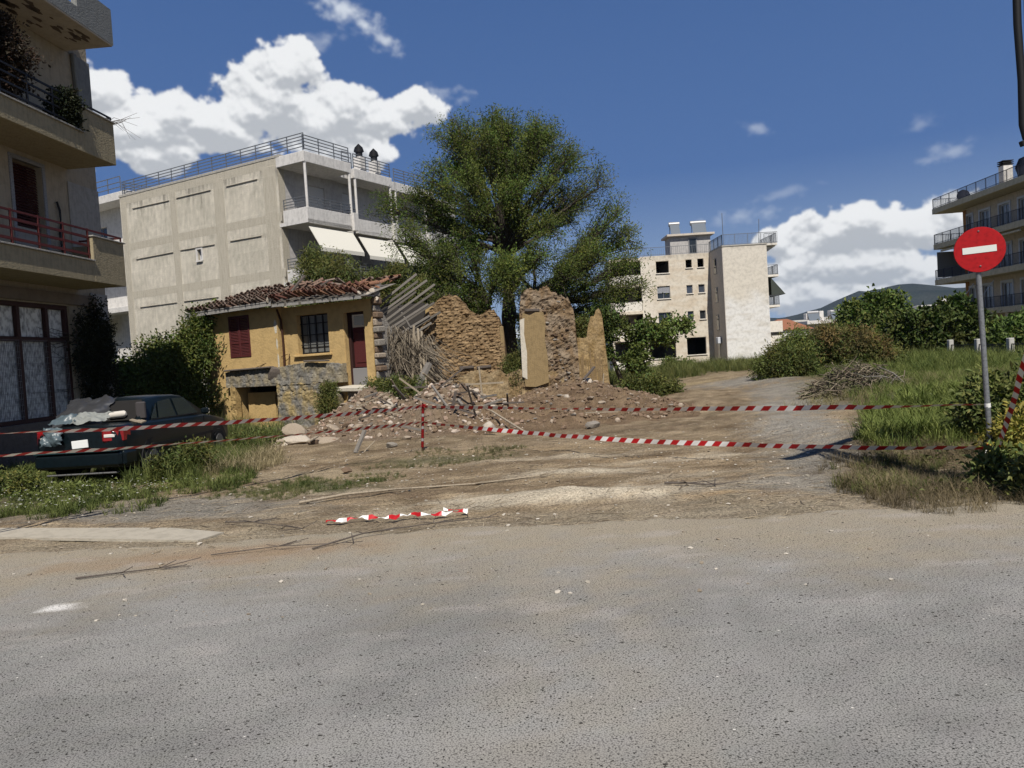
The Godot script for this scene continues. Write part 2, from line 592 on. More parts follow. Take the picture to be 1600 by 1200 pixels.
func ground_setup() -> void:
	nz.seed = 21
	nz.noise_type = FastNoiseLite.TYPE_SIMPLEX_SMOOTH
	nz.frequency = 1.0
	nz.fractal_octaves = 3
	nz2.seed = 8
	nz2.noise_type = FastNoiseLite.TYPE_CELLULAR
	nz2.frequency = 1.0
	nz2.fractal_octaves = 2
	var pale := Color(0.55, 0.475, 0.355)
	var gravel := Color(0.255, 0.238, 0.203)
	var ochre := Color(0.36, 0.25, 0.135)
	var dark := Color(0.14, 0.103, 0.066)
	var moss := Color(0.125, 0.125, 0.07)
	blots = [
		[0.6, -9.0, 1.7, 0.5, 0.05, pale, 1.0], [-0.4, -9.15, 0.9, 0.25, 0.1, pale, 0.7], [0.85, -10.75, 1.2, 0.42, 0.05, pale, 0.9], [0.6, -12.6, 1.6, 0.3, 0.0, pale, 0.55], [2.6, -11.6, 1.5, 0.3, -0.1, pale, 0.65], [2.9, -9.3, 1.6, 0.35, -0.1, pale, 0.6], [-3.6, -9.2, 1.2, 0.2, 0.15, pale, 0.45], [-1.2, -8.7, 1.3, 0.15, 0.1, pale, 0.45], [0.2, -13.9, 2.0, 0.35, 0.0, Color(0.4, 0.3, 0.18), 0.6], [-2.4, -10.4, 1.0, 0.2, 0.15, pale, 0.5], [2.2, -10.0, 1.0, 0.22, -0.25, pale, 0.45], [3.0, -9.4, 1.2, 0.3, -0.1, Color(0.34, 0.26, 0.16), 0.8],
		[1.3, -8.15, 2.6, 0.2, 0.03, Color(0.31, 0.25, 0.17), 0.8], [2.6, -8.6, 0.9, 0.2, 0.0, ochre, 0.7], [1.9, -11.9, 1.1, 0.3, 0.1, ochre, 0.55], [-0.1, -8.5, 1.4, 0.16, 0.0, Color(0.27, 0.2, 0.12), 0.7],
		[4.4, -10.9, 0.9, 2.3, 0.45, gravel, 0.9], [5.2, -14.2, 1.0, 2.4, 0.3, gravel * 1.25, 0.9], [6.6, -18.2, 1.1, 3.0, 0.35, gravel * 1.35, 0.85], [8.2, -23.0, 1.3, 3.6, 0.3, gravel * 1.2, 0.8], [9.0, -28.5, 2.4, 2.6, 0.3, gravel * 1.2, 0.85], [3.4, -9.0, 1.5, 0.7, 0.1, gravel * 1.1, 0.7],
		[-4.6, -9.9, 2.4, 0.9, 0.16, gravel * 0.95, 0.9], [-6.0, -10.6, 1.6, 0.6, 0.1, Color(0.33, 0.28, 0.21), 0.6], [-3.4, -12.4, 2.2, 0.55, 0.1, Color(0.37, 0.30, 0.20), 0.75], [-3.0, -11.0, 1.25, 0.5, 0.25, moss, 0.85], [-1.4, -13.3, 1.4, 0.5, 0.1, moss, 0.7], [-2.0, -10.0, 1.4, 0.3, 0.15, dark * 1.3, 0.6],
		[-0.2, -12.0, 1.7, 0.35, 0.05, dark * 1.35, 0.7], [2.2, -10.5, 0.9, 0.16, -0.2, dark * 1.4, 0.65], [-0.6, -9.9, 1.6, 0.22, 0.05, dark * 1.4, 0.7], [0.0, -14.5, 3.0, 0.7, 0.0, Color(0.30, 0.23, 0.15), 0.7], [3.2, -13.4, 1.6, 0.5, 0.1, dark * 1.5, 0.5], [2.8, -16.4, 2.0, 0.6, 0.0, dark * 1.4, 0.6],
		[-1.8, -8.2, 1.8, 0.35, 0.2, Color(0.245, 0.19, 0.125), 0.6], [5.0, -9.2, 1.3, 1.0, 0.2, Color(0.17, 0.13, 0.08), 0.85], [5.2, -11.2, 0.9, 0.5, 0.0, Color(0.17, 0.13, 0.08), 0.7], [6.5, -31.5, 3.5, 1.2, 0.1, Color(0.36, 0.28, 0.16), 0.8], [12.0, -33.0, 5.0, 1.0, 0.1, Color(0.34, 0.27, 0.16), 0.8],
	]


func axis(stops: Array) -> PackedFloat32Array:   # [from, to, step] runs joined
	var a := PackedFloat32Array()
	for s in stops:
		var k := ceili(absf(s[1] - s[0]) / s[2])
		for i in k: a.append(lerpf(s[0], s[1], float(i) / k))
	a.append(stops[-1][1])
	return a


func make_ground() -> void:
	ground_setup()
	var xs := axis([[-4500.0, -400.0, 900.0], [-400.0, -60.0, 60.0], [-60.0, -16.0, 3.0], [-16.0, 13.0, 0.155], [13.0, 60.0, 2.0], [60.0, 400.0, 50.0], [400.0, 4500.0, 900.0]])
	var zs := axis([[60.0, 4.0, 8.0], [4.0, -6.0, 1.0], [-6.0, -15.0, 0.09], [-15.0, -36.0, 0.26], [-36.0, -90.0, 3.0], [-90.0, -400.0, 30.0], [-400.0, -4600.0, 700.0]])
	var p := PackedVector3Array()
	var c := PackedColorArray()
	for z in zs:
		for x in xs:
			p.append(Vector3(x, ground_h(x, z), z))
			c.append(ground_col(x, z))
	var soil := noise_tex("soil", FastNoiseLite.TYPE_SIMPLEX_SMOOTH, 0.02, 7, [[0.0, 0.4], [0.32, 0.74], [0.5, 0.96], [0.65, 1.0], [1.0, 1.0]], 2048, {"fractal_gain": 0.8})
	var grit := noise_tex("grit", FastNoiseLite.TYPE_CELLULAR, 0.09, 3, [[0.0, 1.0], [0.4, 0.95], [0.7, 0.74], [1.0, 0.5]], 1024)
	var soil_bump := noise_tex("soil_bump", FastNoiseLite.TYPE_SIMPLEX_SMOOTH, 0.02, 6, [], 1024, {"fractal_gain": 0.7})
	var m := mat("soil", Color(1.16, 1.16, 1.16), 0.97, {"vc": true, "tex": soil, "scale": Vector3.ONE * 0.47, "detail": grit, "dscale": Vector3.ONE * 0.83, "world": true, "bump": soil_bump, "bscale": 3.0, "spec": 0.2})
	tag(part("ground", sheet(p, xs.size(), zs.size(), c), m, self), "", "", "", "structure")
	# the road: worn grey asphalt whose far edge is buried under dust
	xs = axis([[-60.0, -8.0, 2.0], [-8.0, 7.0, 0.1], [7.0, 60.0, 2.0]])
	zs = axis([[14.0, 1.0, 1.0], [1.0, -2.0, 0.3], [-2.0, -8.6, 0.08]])
	p = PackedVector3Array()
	c = PackedColorArray()
	for j in zs.size():
		for x in xs:
			var edge := -7.55 + 0.055 * absf(x) * (-1.0 if x < 0 else 1.0) + 0.22 * fbm(x, 3.0, 0.7) + 0.1 * fbm(x, 9.0, 3.0)
			var z := zs[j]
			var y := 0.012 + 0.006 * fbm(x, z, 0.6)
			if z < edge:
				y -= (edge - z) * 0.35
			p.append(Vector3(x, y, z))
			var n1 := fbm(x, z, 0.5)
			var n2 := fbm(x, z, 2.2)
			var n3 := fbm(x, z, 9.0)
			var k := Color(0.182, 0.178, 0.166).lerp(Color(0.258, 0.25, 0.231), clampf(0.5 + n1 + n2 * 0.5, 0.0, 1.0))
			k = k.lerp(Color(0.262, 0.243, 0.208), 0.7 * smoothstep(0.75, 0.2, absf(x - 0.35 + n1 * 0.3) - 0.1) * smoothstep(0.5, -0.2, n2))
			var dust := smoothstep(2.9, 0.1, z - edge + n1 * 0.9 + n2 * 0.6 + n3 * 0.2)
			k = k.lerp(Color(0.305, 0.262, 0.192), dust * 0.92)
			var red := smoothstep(1.2, 0.2, Vector2((x + 3.0 + (z + 7.0) * 1.2) / 1.9, (z + 7.15) / 0.45).length() + n2 * 0.5)
			k = k.lerp(Color(0.265, 0.185, 0.115), red * 0.75)
			var chalk := smoothstep(0.25, 0.55, fbm(x * 0.6, z * 1.7, 1.1) + n3 * 0.1) * smoothstep(-3.0, -5.0, z) * 0.35
			k = k.lerp(Color(0.37, 0.34, 0.31), chalk)
			var spill := smoothstep(1.1, 0.35, Vector2((x + 3.55) / 0.16, (z + 5.78) / 0.1).length() + n3 * 0.5)
			k = k.lerp(Color(0.72, 0.7, 0.66), spill * 0.9)
			c.append(k * (1.0 + n3 * 0.05))
	var stones := noise_tex("asphalt", FastNoiseLite.TYPE_CELLULAR, 0.12, 2, [[0.0, 1.0], [0.3, 0.98], [0.5, 0.86], [0.7, 0.68], [1.0, 0.45]], 2048, {"cellular_jitter": 1.0})
	var pits := noise_tex("pits", FastNoiseLite.TYPE_SIMPLEX_SMOOTH, 0.05, 4, [[0.0, 0.15], [0.19, 0.25], [0.24, 0.85], [0.36, 1.0], [1.0, 1.0]], 2048)
	var rough := mat("asphalt", Color(1.22, 1.22, 1.22), 0.93, {"vc": true, "tex": stones, "scale": Vector3.ONE * 0.46, "detail": pits, "dscale": Vector3.ONE * 0.43, "world": true, "bump": stones, "bscale": -0.35, "spec": 0.25})
	tag(part("road", sheet(p, xs.size(), zs.size(), c), rough, self), "", "", "", "structure")


# ------------------------------------------------------------------ shared building materials
func plaster(key: String, col: Color, grime := 0.5, streak := 0.0, rough_wall := false) -> StandardMaterial3D:
	var blotch := noise_tex("blotch", FastNoiseLite.TYPE_SIMPLEX_SMOOTH, 0.008, 6, [[0.0, 0.9], [0.35, 0.96], [0.55, 1.0], [1.0, 1.0]], 1024, {"fractal_gain": 0.6})
	var runs := noise_tex("runs", FastNoiseLite.TYPE_SIMPLEX_SMOOTH, 0.02, 5, [[0.0, 0.9], [0.35, 0.965], [0.55, 1.0], [1.0, 1.0]], 1024)
	var fine := noise_tex("fine_bump", FastNoiseLite.TYPE_SIMPLEX_SMOOTH, 0.06, 5, [], 512)
	var coarse := noise_tex("spatter", FastNoiseLite.TYPE_CELLULAR, 0.045, 3, [[0.0, 0.6], [0.4, 0.95], [1.0, 1.0]], 1024)
	var o := {"tex": blotch, "scale": Vector3.ONE * (0.35 if grime < 0.6 else 0.6), "world": false, "bump": fine, "bscale": 0.6, "vc": true}
	if streak > 0.0:
		o.detail = runs
		o.dscale = Vector3(streak, streak * 0.13, streak)
	if rough_wall:
		o.tex = coarse
		o.scale = Vector3.ONE * 0.55
		o.bump = coarse
		o.bscale = 9.0
	return mat(key, col, 0.93, o)


func metal(key: String, col: Color, rough := 0.55, m := 0.3) -> StandardMaterial3D:
	var rust := noise_tex("rust", FastNoiseLite.TYPE_SIMPLEX_SMOOTH, 0.03, 5, [[0.0, 0.6], [0.4, 0.92], [1.0, 1.0]], 512)
	return mat(key, col, rough, {"metal": m, "tex": rust, "scale": Vector3.ONE * 1.7})


func glass(key: String, col := Color(0.02, 0.024, 0.028)) -> StandardMaterial3D:
	return mat(key, col, 0.06, {"spec": 0.6})


# a coat of render whose colour changes from place to place: stains and damp
func coat(x0: float, x1: float, y0: float, y1: float, cell: float, holes: Array, tint: Callable) -> ArrayMesh:
	var m := MB.new()
	var nx := ceili((x1 - x0) / cell)
	var ny := ceili((y1 - y0) / cell)
	var cols := []
	for j in ny + 1:
		for i in nx + 1: cols.append(tint.call(lerpf(x0, x1, float(i) / nx), lerpf(y0, y1, float(j) / ny)))
	for j in ny:
		for i in nx:
			var a := Vector3(lerpf(x0, x1, float(i) / nx), lerpf(y0, y1, float(j) / ny), 0)
			var b := Vector3(lerpf(x0, x1, float(i + 1) / nx), lerpf(y0, y1, float(j + 1) / ny), 0)
			var cut := false
			for h in holes:
				if b.x > h[0] and a.x < h[1] and b.y > h[2] and a.y < h[3]: cut = true
			if cut: continue
			var w := nx + 1
			for q in [[a, Vector3(b.x, a.y, 0), b, j * w + i, j * w + i + 1, (j + 1) * w + i + 1], [a, b, Vector3(a.x, b.y, 0), j * w + i, (j + 1) * w + i + 1, (j + 1) * w + i]]:
				m.stri(q[0], q[1], q[2], Vector3.BACK, Vector3.BACK, Vector3.BACK)
				var e := m.c.size()
				m.c[e - 3] = cols[q[3]]
				m.c[e - 2] = cols[q[5]]
				m.c[e - 1] = cols[q[4]]
	return m.mesh()


# rails along a line: rail_count horizontal rails and posts; every rail and post a part of its own
func railing(parent: Node3D, a: Vector3, b: Vector3, h: float, rails: Array, step: float, m: Material, r := 0.02, flat := 0.0) -> void:
	for y in rails:
		var k := MB.new()
		if flat > 0.0 and y < h - 0.01:
			k.bar(a + Vector3.UP * y, b + Vector3.UP * y, 0.02, flat)
		else:
			k.bar(a + Vector3.UP * y, b + Vector3.UP * y, r * 2.2, r * 1.8, Vector3.UP, 0.006)
		part("rail", k, m, parent)
	var n := maxi(1, roundi(a.distance_to(b) / step))
	var post := MB.new()
	post.box(Vector3(0, h * 0.5, 0), Vector3(r * 1.7, h, r * 1.7))
	var pm := post.mesh()
	for i in n + 1:
		part("rail_post", pm, m, parent, a.lerp(b, float(i) / n))


func pickets(parent: Node3D, a: Vector3, b: Vector3, h: float, step: float, m: Material) -> void:
	var k := MB.new()
	k.bar(a + Vector3.UP * h, b + Vector3.UP * h, 0.04, 0.04)
	k.bar(a + Vector3.UP * 0.08, b + Vector3.UP * 0.08, 0.03, 0.03)
	var n := roundi(a.distance_to(b) / step)
	for i in n + 1:
		var p := a.lerp(b, float(i) / n)
		k.box(p + Vector3.UP * h * 0.5, Vector3(0.018, h, 0.018) if i % 10 else Vector3(0.045, h, 0.045))
	part("railing", k, m, parent)


func shutter_slats(parent: Node3D, x0: float, x1: float, y0: float, y1: float, z: float, m: Material, pitch := 0.07) -> void:
	var n := roundi((y1 - y0) / pitch)
	var k := MB.new()
	k.box(Vector3.ZERO, Vector3(x1 - x0, pitch * 0.95, 0.012), Basis(Vector3.RIGHT, -0.6))
	var km := k.mesh()
	for i in n:
		part("slat", km, m, parent, Vector3((x0 + x1) * 0.5, y0 + (i + 0.5) * (y1 - y0) / n, z))


# a framed window with panes, standing in an opening of its parent; glass set back from the wall face at z
func window(parent: Node3D, x0: float, x1: float, y0: float, y1: float, z: float, fm: Material, gm: Material, cols := 2, rows := 1, fw := 0.05, called := "window") -> MeshInstance3D:
	var f := MB.new()
	f.box(Vector3((x0 + x1) * 0.5, y1 - fw * 0.5, z), Vector3(x1 - x0, fw, 0.06))
	f.box(Vector3((x0 + x1) * 0.5, y0 + fw * 0.5, z), Vector3(x1 - x0, fw, 0.06))
	for x in [x0 + fw * 0.5, x1 - fw * 0.5]:
		f.box(Vector3(x, (y0 + y1) * 0.5, z), Vector3(fw, y1 - y0 - fw * 2.0, 0.058))
	var w := (x1 - x0 - fw * 2.0) / cols
	var h := (y1 - y0 - fw * 2.0) / rows
	for i in range(1, cols):
		f.box(Vector3(x0 + fw + w * i, (y0 + y1) * 0.5, z), Vector3(fw * 0.7, y1 - y0 - fw * 2.0, 0.05))
	for j in range(1, rows):
		f.box(Vector3((x0 + x1) * 0.5, y0 + fw + h * j, z), Vector3(x1 - x0 - fw * 2.0, fw * 0.6, 0.045))
	var o := part(called, f, fm, parent)
	var g := MB.new()
	g.box(Vector3.ZERO, Vector3(w - fw * 0.5, h - fw * 0.5, 0.008))
	var pm := g.mesh()
	for i in cols:
		for j in rows:
			part("pane", pm, gm, o, Vector3(x0 + fw + w * (i + 0.5), y0 + fw + h * (j + 0.5), z - 0.012))
	return o


# ------------------------------------------------------------------ apartment block at the left edge; x runs away from the camera, z out over the street
func left_block() -> void:
	var t := thing("apartment_block", "shaded beige apartment block at the left edge with balconies above a shopfront", "building", Vector3(-10.48, 0, -20.2), 86.2)
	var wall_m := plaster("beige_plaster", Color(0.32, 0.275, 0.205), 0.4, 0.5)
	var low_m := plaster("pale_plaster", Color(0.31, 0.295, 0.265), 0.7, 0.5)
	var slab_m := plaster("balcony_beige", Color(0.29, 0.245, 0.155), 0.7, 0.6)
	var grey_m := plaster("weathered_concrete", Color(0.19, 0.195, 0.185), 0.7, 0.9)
	var red := metal("red_oxide", Color(0.10, 0.022, 0.02), 0.6, 0.0)
	var black := metal("black_iron", Color(0.018, 0.018, 0.02), 0.5, 0.2)
	var frame_m := metal("grey_frame", Color(0.25, 0.25, 0.26), 0.5, 0.1)
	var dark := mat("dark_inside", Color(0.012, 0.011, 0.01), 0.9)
	# the street wall, with the shopfront and the upper doors cut out
	var holes := [[-9.6, -1.55, 0.88, 3.58], [-3.12, -2.16, 4.45, 6.75], [-7.4, -5.2, 7.45, 9.7], [-8.4, -6.0, 4.45, 6.75]]
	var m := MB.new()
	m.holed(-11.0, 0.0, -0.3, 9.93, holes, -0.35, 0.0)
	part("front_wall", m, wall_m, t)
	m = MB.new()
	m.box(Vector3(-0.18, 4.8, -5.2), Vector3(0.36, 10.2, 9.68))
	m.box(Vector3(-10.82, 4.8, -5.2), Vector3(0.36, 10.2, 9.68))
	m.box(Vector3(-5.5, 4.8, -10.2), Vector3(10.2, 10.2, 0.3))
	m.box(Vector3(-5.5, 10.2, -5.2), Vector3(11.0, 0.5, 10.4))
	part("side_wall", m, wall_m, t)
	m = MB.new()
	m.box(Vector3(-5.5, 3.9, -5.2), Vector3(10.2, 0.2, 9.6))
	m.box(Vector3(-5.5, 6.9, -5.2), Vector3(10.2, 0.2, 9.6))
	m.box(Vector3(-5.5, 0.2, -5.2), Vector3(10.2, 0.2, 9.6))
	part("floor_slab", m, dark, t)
	# pilaster bands on the wall: lighter panel beside the far corner, grey weathered pier higher up
	m = MB.new()
	m.box(Vector3(-0.28, 9.05, 0.03), Vector3(0.55, 1.76, 0.07), Basis(), 0.01)
	m.box(Vector3(-0.62, 9.5, 0.06), Vector3(0.16, 0.9, 0.1), Basis(Vector3.BACK, 0.06), 0.02)
	part("weathered_pier", m, grey_m, t)
	m = MB.new()
	m.box(Vector3(-0.62, 5.4, 0.012), Vector3(1.24, 2.5, 0.03))
	part("wall_panel", m, low_m, t)
	m = MB.new()
	m.box(Vector3(-0.35, 2.0, 0.02), Vector3(0.7, 3.9, 0.05))
	part("corner_pier", m, low_m, t)
	# balconies: slab, low curb, a taller solid end, coping, railing
	var levels := [[4.0, -1.13, -2.38, red, 0.034, 4.47, 5.04], [6.95, -1.15, -2.4, black, 0.0, 7.39, 7.96]]
	for lv in levels:
		var y: float = lv[0]
		m = MB.new()
		m.box(Vector3(-5.6, y + 0.08, 0.62), Vector3(8.9, 0.16, 1.22), Basis(), 0.008)
		var b := part("balcony", m, slab_m, t)
		m = MB.new()
		var cut: float = lv[2]
		m.box(Vector3((-10.05 + cut) * 0.5, (y + 0.003 + lv[5]) * 0.5, 1.18), Vector3(cut + 10.05, lv[5] - y - 0.003, 0.12), Basis(), 0.006)
		m.box(Vector3((cut + lv[1]) * 0.5, (y + 0.003 + lv[6]) * 0.5, 1.18), Vector3(lv[1] - cut, lv[6] - y - 0.003, 0.125), Basis(), 0.008)
		m.box(Vector3(lv[1] - 0.06, (y + 0.003 + lv[6]) * 0.5, 0.55), Vector3(0.12, lv[6] - y - 0.003, 1.13), Basis(), 0.006)
		part("parapet", m, slab_m, b)
		m = MB.new()
		m.box(Vector3((-10.05 + cut) * 0.5, lv[5] + 0.017, 1.19), Vector3(cut + 10.05, 0.034, 0.19), Basis(), 0.005)
		m.box(Vector3((cut + lv[1]) * 0.5, lv[6] + 0.015, 1.19), Vector3(lv[1] - cut + 0.06, 0.03, 0.19), Basis(), 0.005)
		part("coping", m, low_m, b)
		var rm: Material = lv[3]
		var top: float = 0.72
		for ry in [0.16, 0.36, 0.55, 0.72]:
			m = MB.new()
			var w: float = 0.055 if lv[4] > 0.0 and ry < 0.7 else 0.04
			m.bar(Vector3(-10.0, lv[5] + ry, 1.16), Vector3(cut if ry < 0.7 else lv[1] + 0.05, lv[5] + ry, 1.16), 0.03, w)
			part("rail", m, rm, b)
		m = MB.new()
		m.box(Vector3(0, 0.36, 0), Vector3(0.035, 0.72, 0.035))
		var pm := m.mesh()
		for x in [-9.3, -8.4, -7.5, -6.6, -5.7, -4.9, -4.1, -3.3, cut - 0.05]:
			part("rail_post", pm, rm, b, Vector3(x, lv[5] + 0.03, 1.16))
		m = MB.new()
		m.box(Vector3(lv[1] + 0.03, lv[6] + 0.07, 1.16), Vector3(0.03, 0.14, 0.03))
		m.bar(Vector3(lv[1] + 0.03, lv[5] + 0.72, 1.16), Vector3(lv[1] + 0.03, lv[5] + 0.72, 0.1), 0.03, 0.04)
		part("end_rail", m, rm, b)
	# the grey balcony overhead, its paint peeling underneath
	m = MB.new()
	m.box(Vector3(-5.5, 10.0, 0.62), Vector3(9.24, 0.16, 1.22), Basis(), 0.01)
	var top_b := part("balcony", m, plaster("soffit_paint", Color(0.42, 0.37, 0.30), 0.5), t)
	m = MB.new()
	m.holed(-10.1, -0.86, 9.96, 10.83, [[-3.4, -2.24, 10.3, 10.9], [-6.4, -4.0, 10.3, 10.9]], 1.1, 1.24)
	m.box(Vector3(-0.93, 10.4, 0.55), Vector3(0.14, 0.86, 1.1))
	part("parapet", m, grey_m, top_b)
	m = MB.new()
	for k in 46:   # flakes of paint that hang from the soffit where it has gone bare
		var cx := rf(-4.8, -1.4)
		var cz := clampf(0.55 + (cx + 3.0) * 0.08 + rf(-0.35, 0.35), 0.1, 1.1)
		var sx := rf(0.05, 0.3)
		var poly := PackedVector2Array()
		for a in 9:
			var rr := rf(0.45, 1.0)
			poly.append(Vector2(cos(TAU * a / 9.0) * sx * rr, sin(TAU * a / 9.0) * sx * 0.38 * rr))
		m.xf = Transform3D(Basis(Vector3.RIGHT, PI * 0.5), Vector3(cx, 9.917, cz))
		m.prism(poly, -0.002, 0.003)
	m.xf = Transform3D.IDENTITY
	part("bare_patch", m, mat("bare_concrete", Color(0.11, 0.085, 0.065), 0.95), top_b)
	# shutters and door frames
	shutter_slats(t, -3.08, -2.2, 5.3, 6.71, -0.12, metal("shutter_maroon", Color(0.05, 0.013, 0.012), 0.7, 0.0), 0.062)
	m = MB.new()
	m.box(Vector3(-2.64, 4.9, -0.14), Vector3(0.88, 0.8, 0.03))
	part("door_panel", m, low_m, t)
	m = MB.new()
	m.box(Vector3(-2.1, 5.6, -0.02), Vector3(0.1, 2.3, 0.1), Basis(), 0.01)
	m.box(Vector3(-3.18, 5.6, -0.02), Vector3(0.1, 2.3, 0.1), Basis(), 0.01)
	m.box(Vector3(-2.64, 6.8, -0.02), Vector3(1.18, 0.1, 0.1), Basis(), 0.01)
	part("door_frame", m, frame_m, t)
	window(t, -8.4, -6.0, 4.45, 6.75, -0.2, frame_m, glass("dark_glass"), 2)
	window(t, -7.4, -5.2, 7.45, 9.7, -0.2, frame_m, glass("dark_glass"), 2)
	m = MB.new()
	m.tube(PackedVector3Array([Vector3(-1.75, 6.05, 0.05), Vector3(-1.68, 5.85, 0.06), Vector3(-1.66, 5.6, 0.05), Vector3(-1.72, 5.3, 0.05), Vector3(-1.7, 4.9, 0.05), Vector3(-1.7, 4.5, 0.05)]), PackedFloat32Array([0.025, 0.03, 0.02, 0.03, 0.02, 0.02]), 6)
	part("cable", m, black, t)
	# shopfront: maroon frame, whitewashed panes behind wire
	var sf := MB.new()
	for x in [-9.55, -8.3, -7.25, -6.25, -5.25, -4.26, -3.25, -2.3, -1.6]:
		sf.box(Vector3(x, 2.23, -0.1), Vector3(0.1, 2.7, 0.1), Basis(), 0.008)
	for y in [0.93, 2.76, 3.53]:
		sf.box(Vector3(-5.58, y, -0.1), Vector3(8.0, 0.1, 0.094), Basis(), 0.008)
	var front := part("shopfront", sf, metal("shopfront_brown", Color(0.05, 0.022, 0.02), 0.6, 0.0), t)
	var wash := noise_tex("whitewash", FastNoiseLite.TYPE_SIMPLEX_SMOOTH, 0.012, 6, [[0.0, 0.45], [0.35, 0.75], [0.6, 0.95], [1.0, 1.0]], 512)
	var pane_m := mat("whitewashed_glass", Color(0.7, 0.71, 0.68), 0.55, {"tex": wash, "scale": Vector3(1.2, 0.7, 1.2)})
	var xs := [-9.55, -8.3, -7.25, -6.25, -5.25, -4.26, -3.25, -2.3, -1.6]
	for i in xs.size() - 1:
		for yy in [[0.98, 2.71], [2.81, 3.48]]:
			m = MB.new()
			m.box(Vector3((xs[i] + xs[i + 1]) * 0.5, (yy[0] + yy[1]) * 0.5, -0.16), Vector3(xs[i + 1] - xs[i] - 0.1, yy[1] - yy[0], 0.01))
			part("pane", m, pane_m, front)
	m = MB.new()
	for k in 150:
		var x := -9.5 + k * 0.053
		m.box(Vector3(x, 1.85, -0.06), Vector3(0.006, 1.74, 0.006))
	for k in 14:
		m.box(Vector3(-5.58, 1.04 + k * 0.13, -0.055), Vector3(7.9, 0.006, 0.006))
	tag(part("wire_mesh", m, frame_m, front), "", "", "", "stuff")
	m = MB.new()
	m.box(Vector3(-5.5, 0.3, 0.05), Vector3(10.6, 1.16, 0.1))
	part("base_course", m, plaster("dark_base", Color(0.12, 0.1, 0.085), 0.7), t)
	m = MB.new()
	m.box(Vector3(-5.5, 3.74, 0.04), Vector3(9.9, 0.26, 0.1))
	part("fascia_band", m, plaster("brown_band", Color(0.16, 0.13, 0.1), 0.5), t)


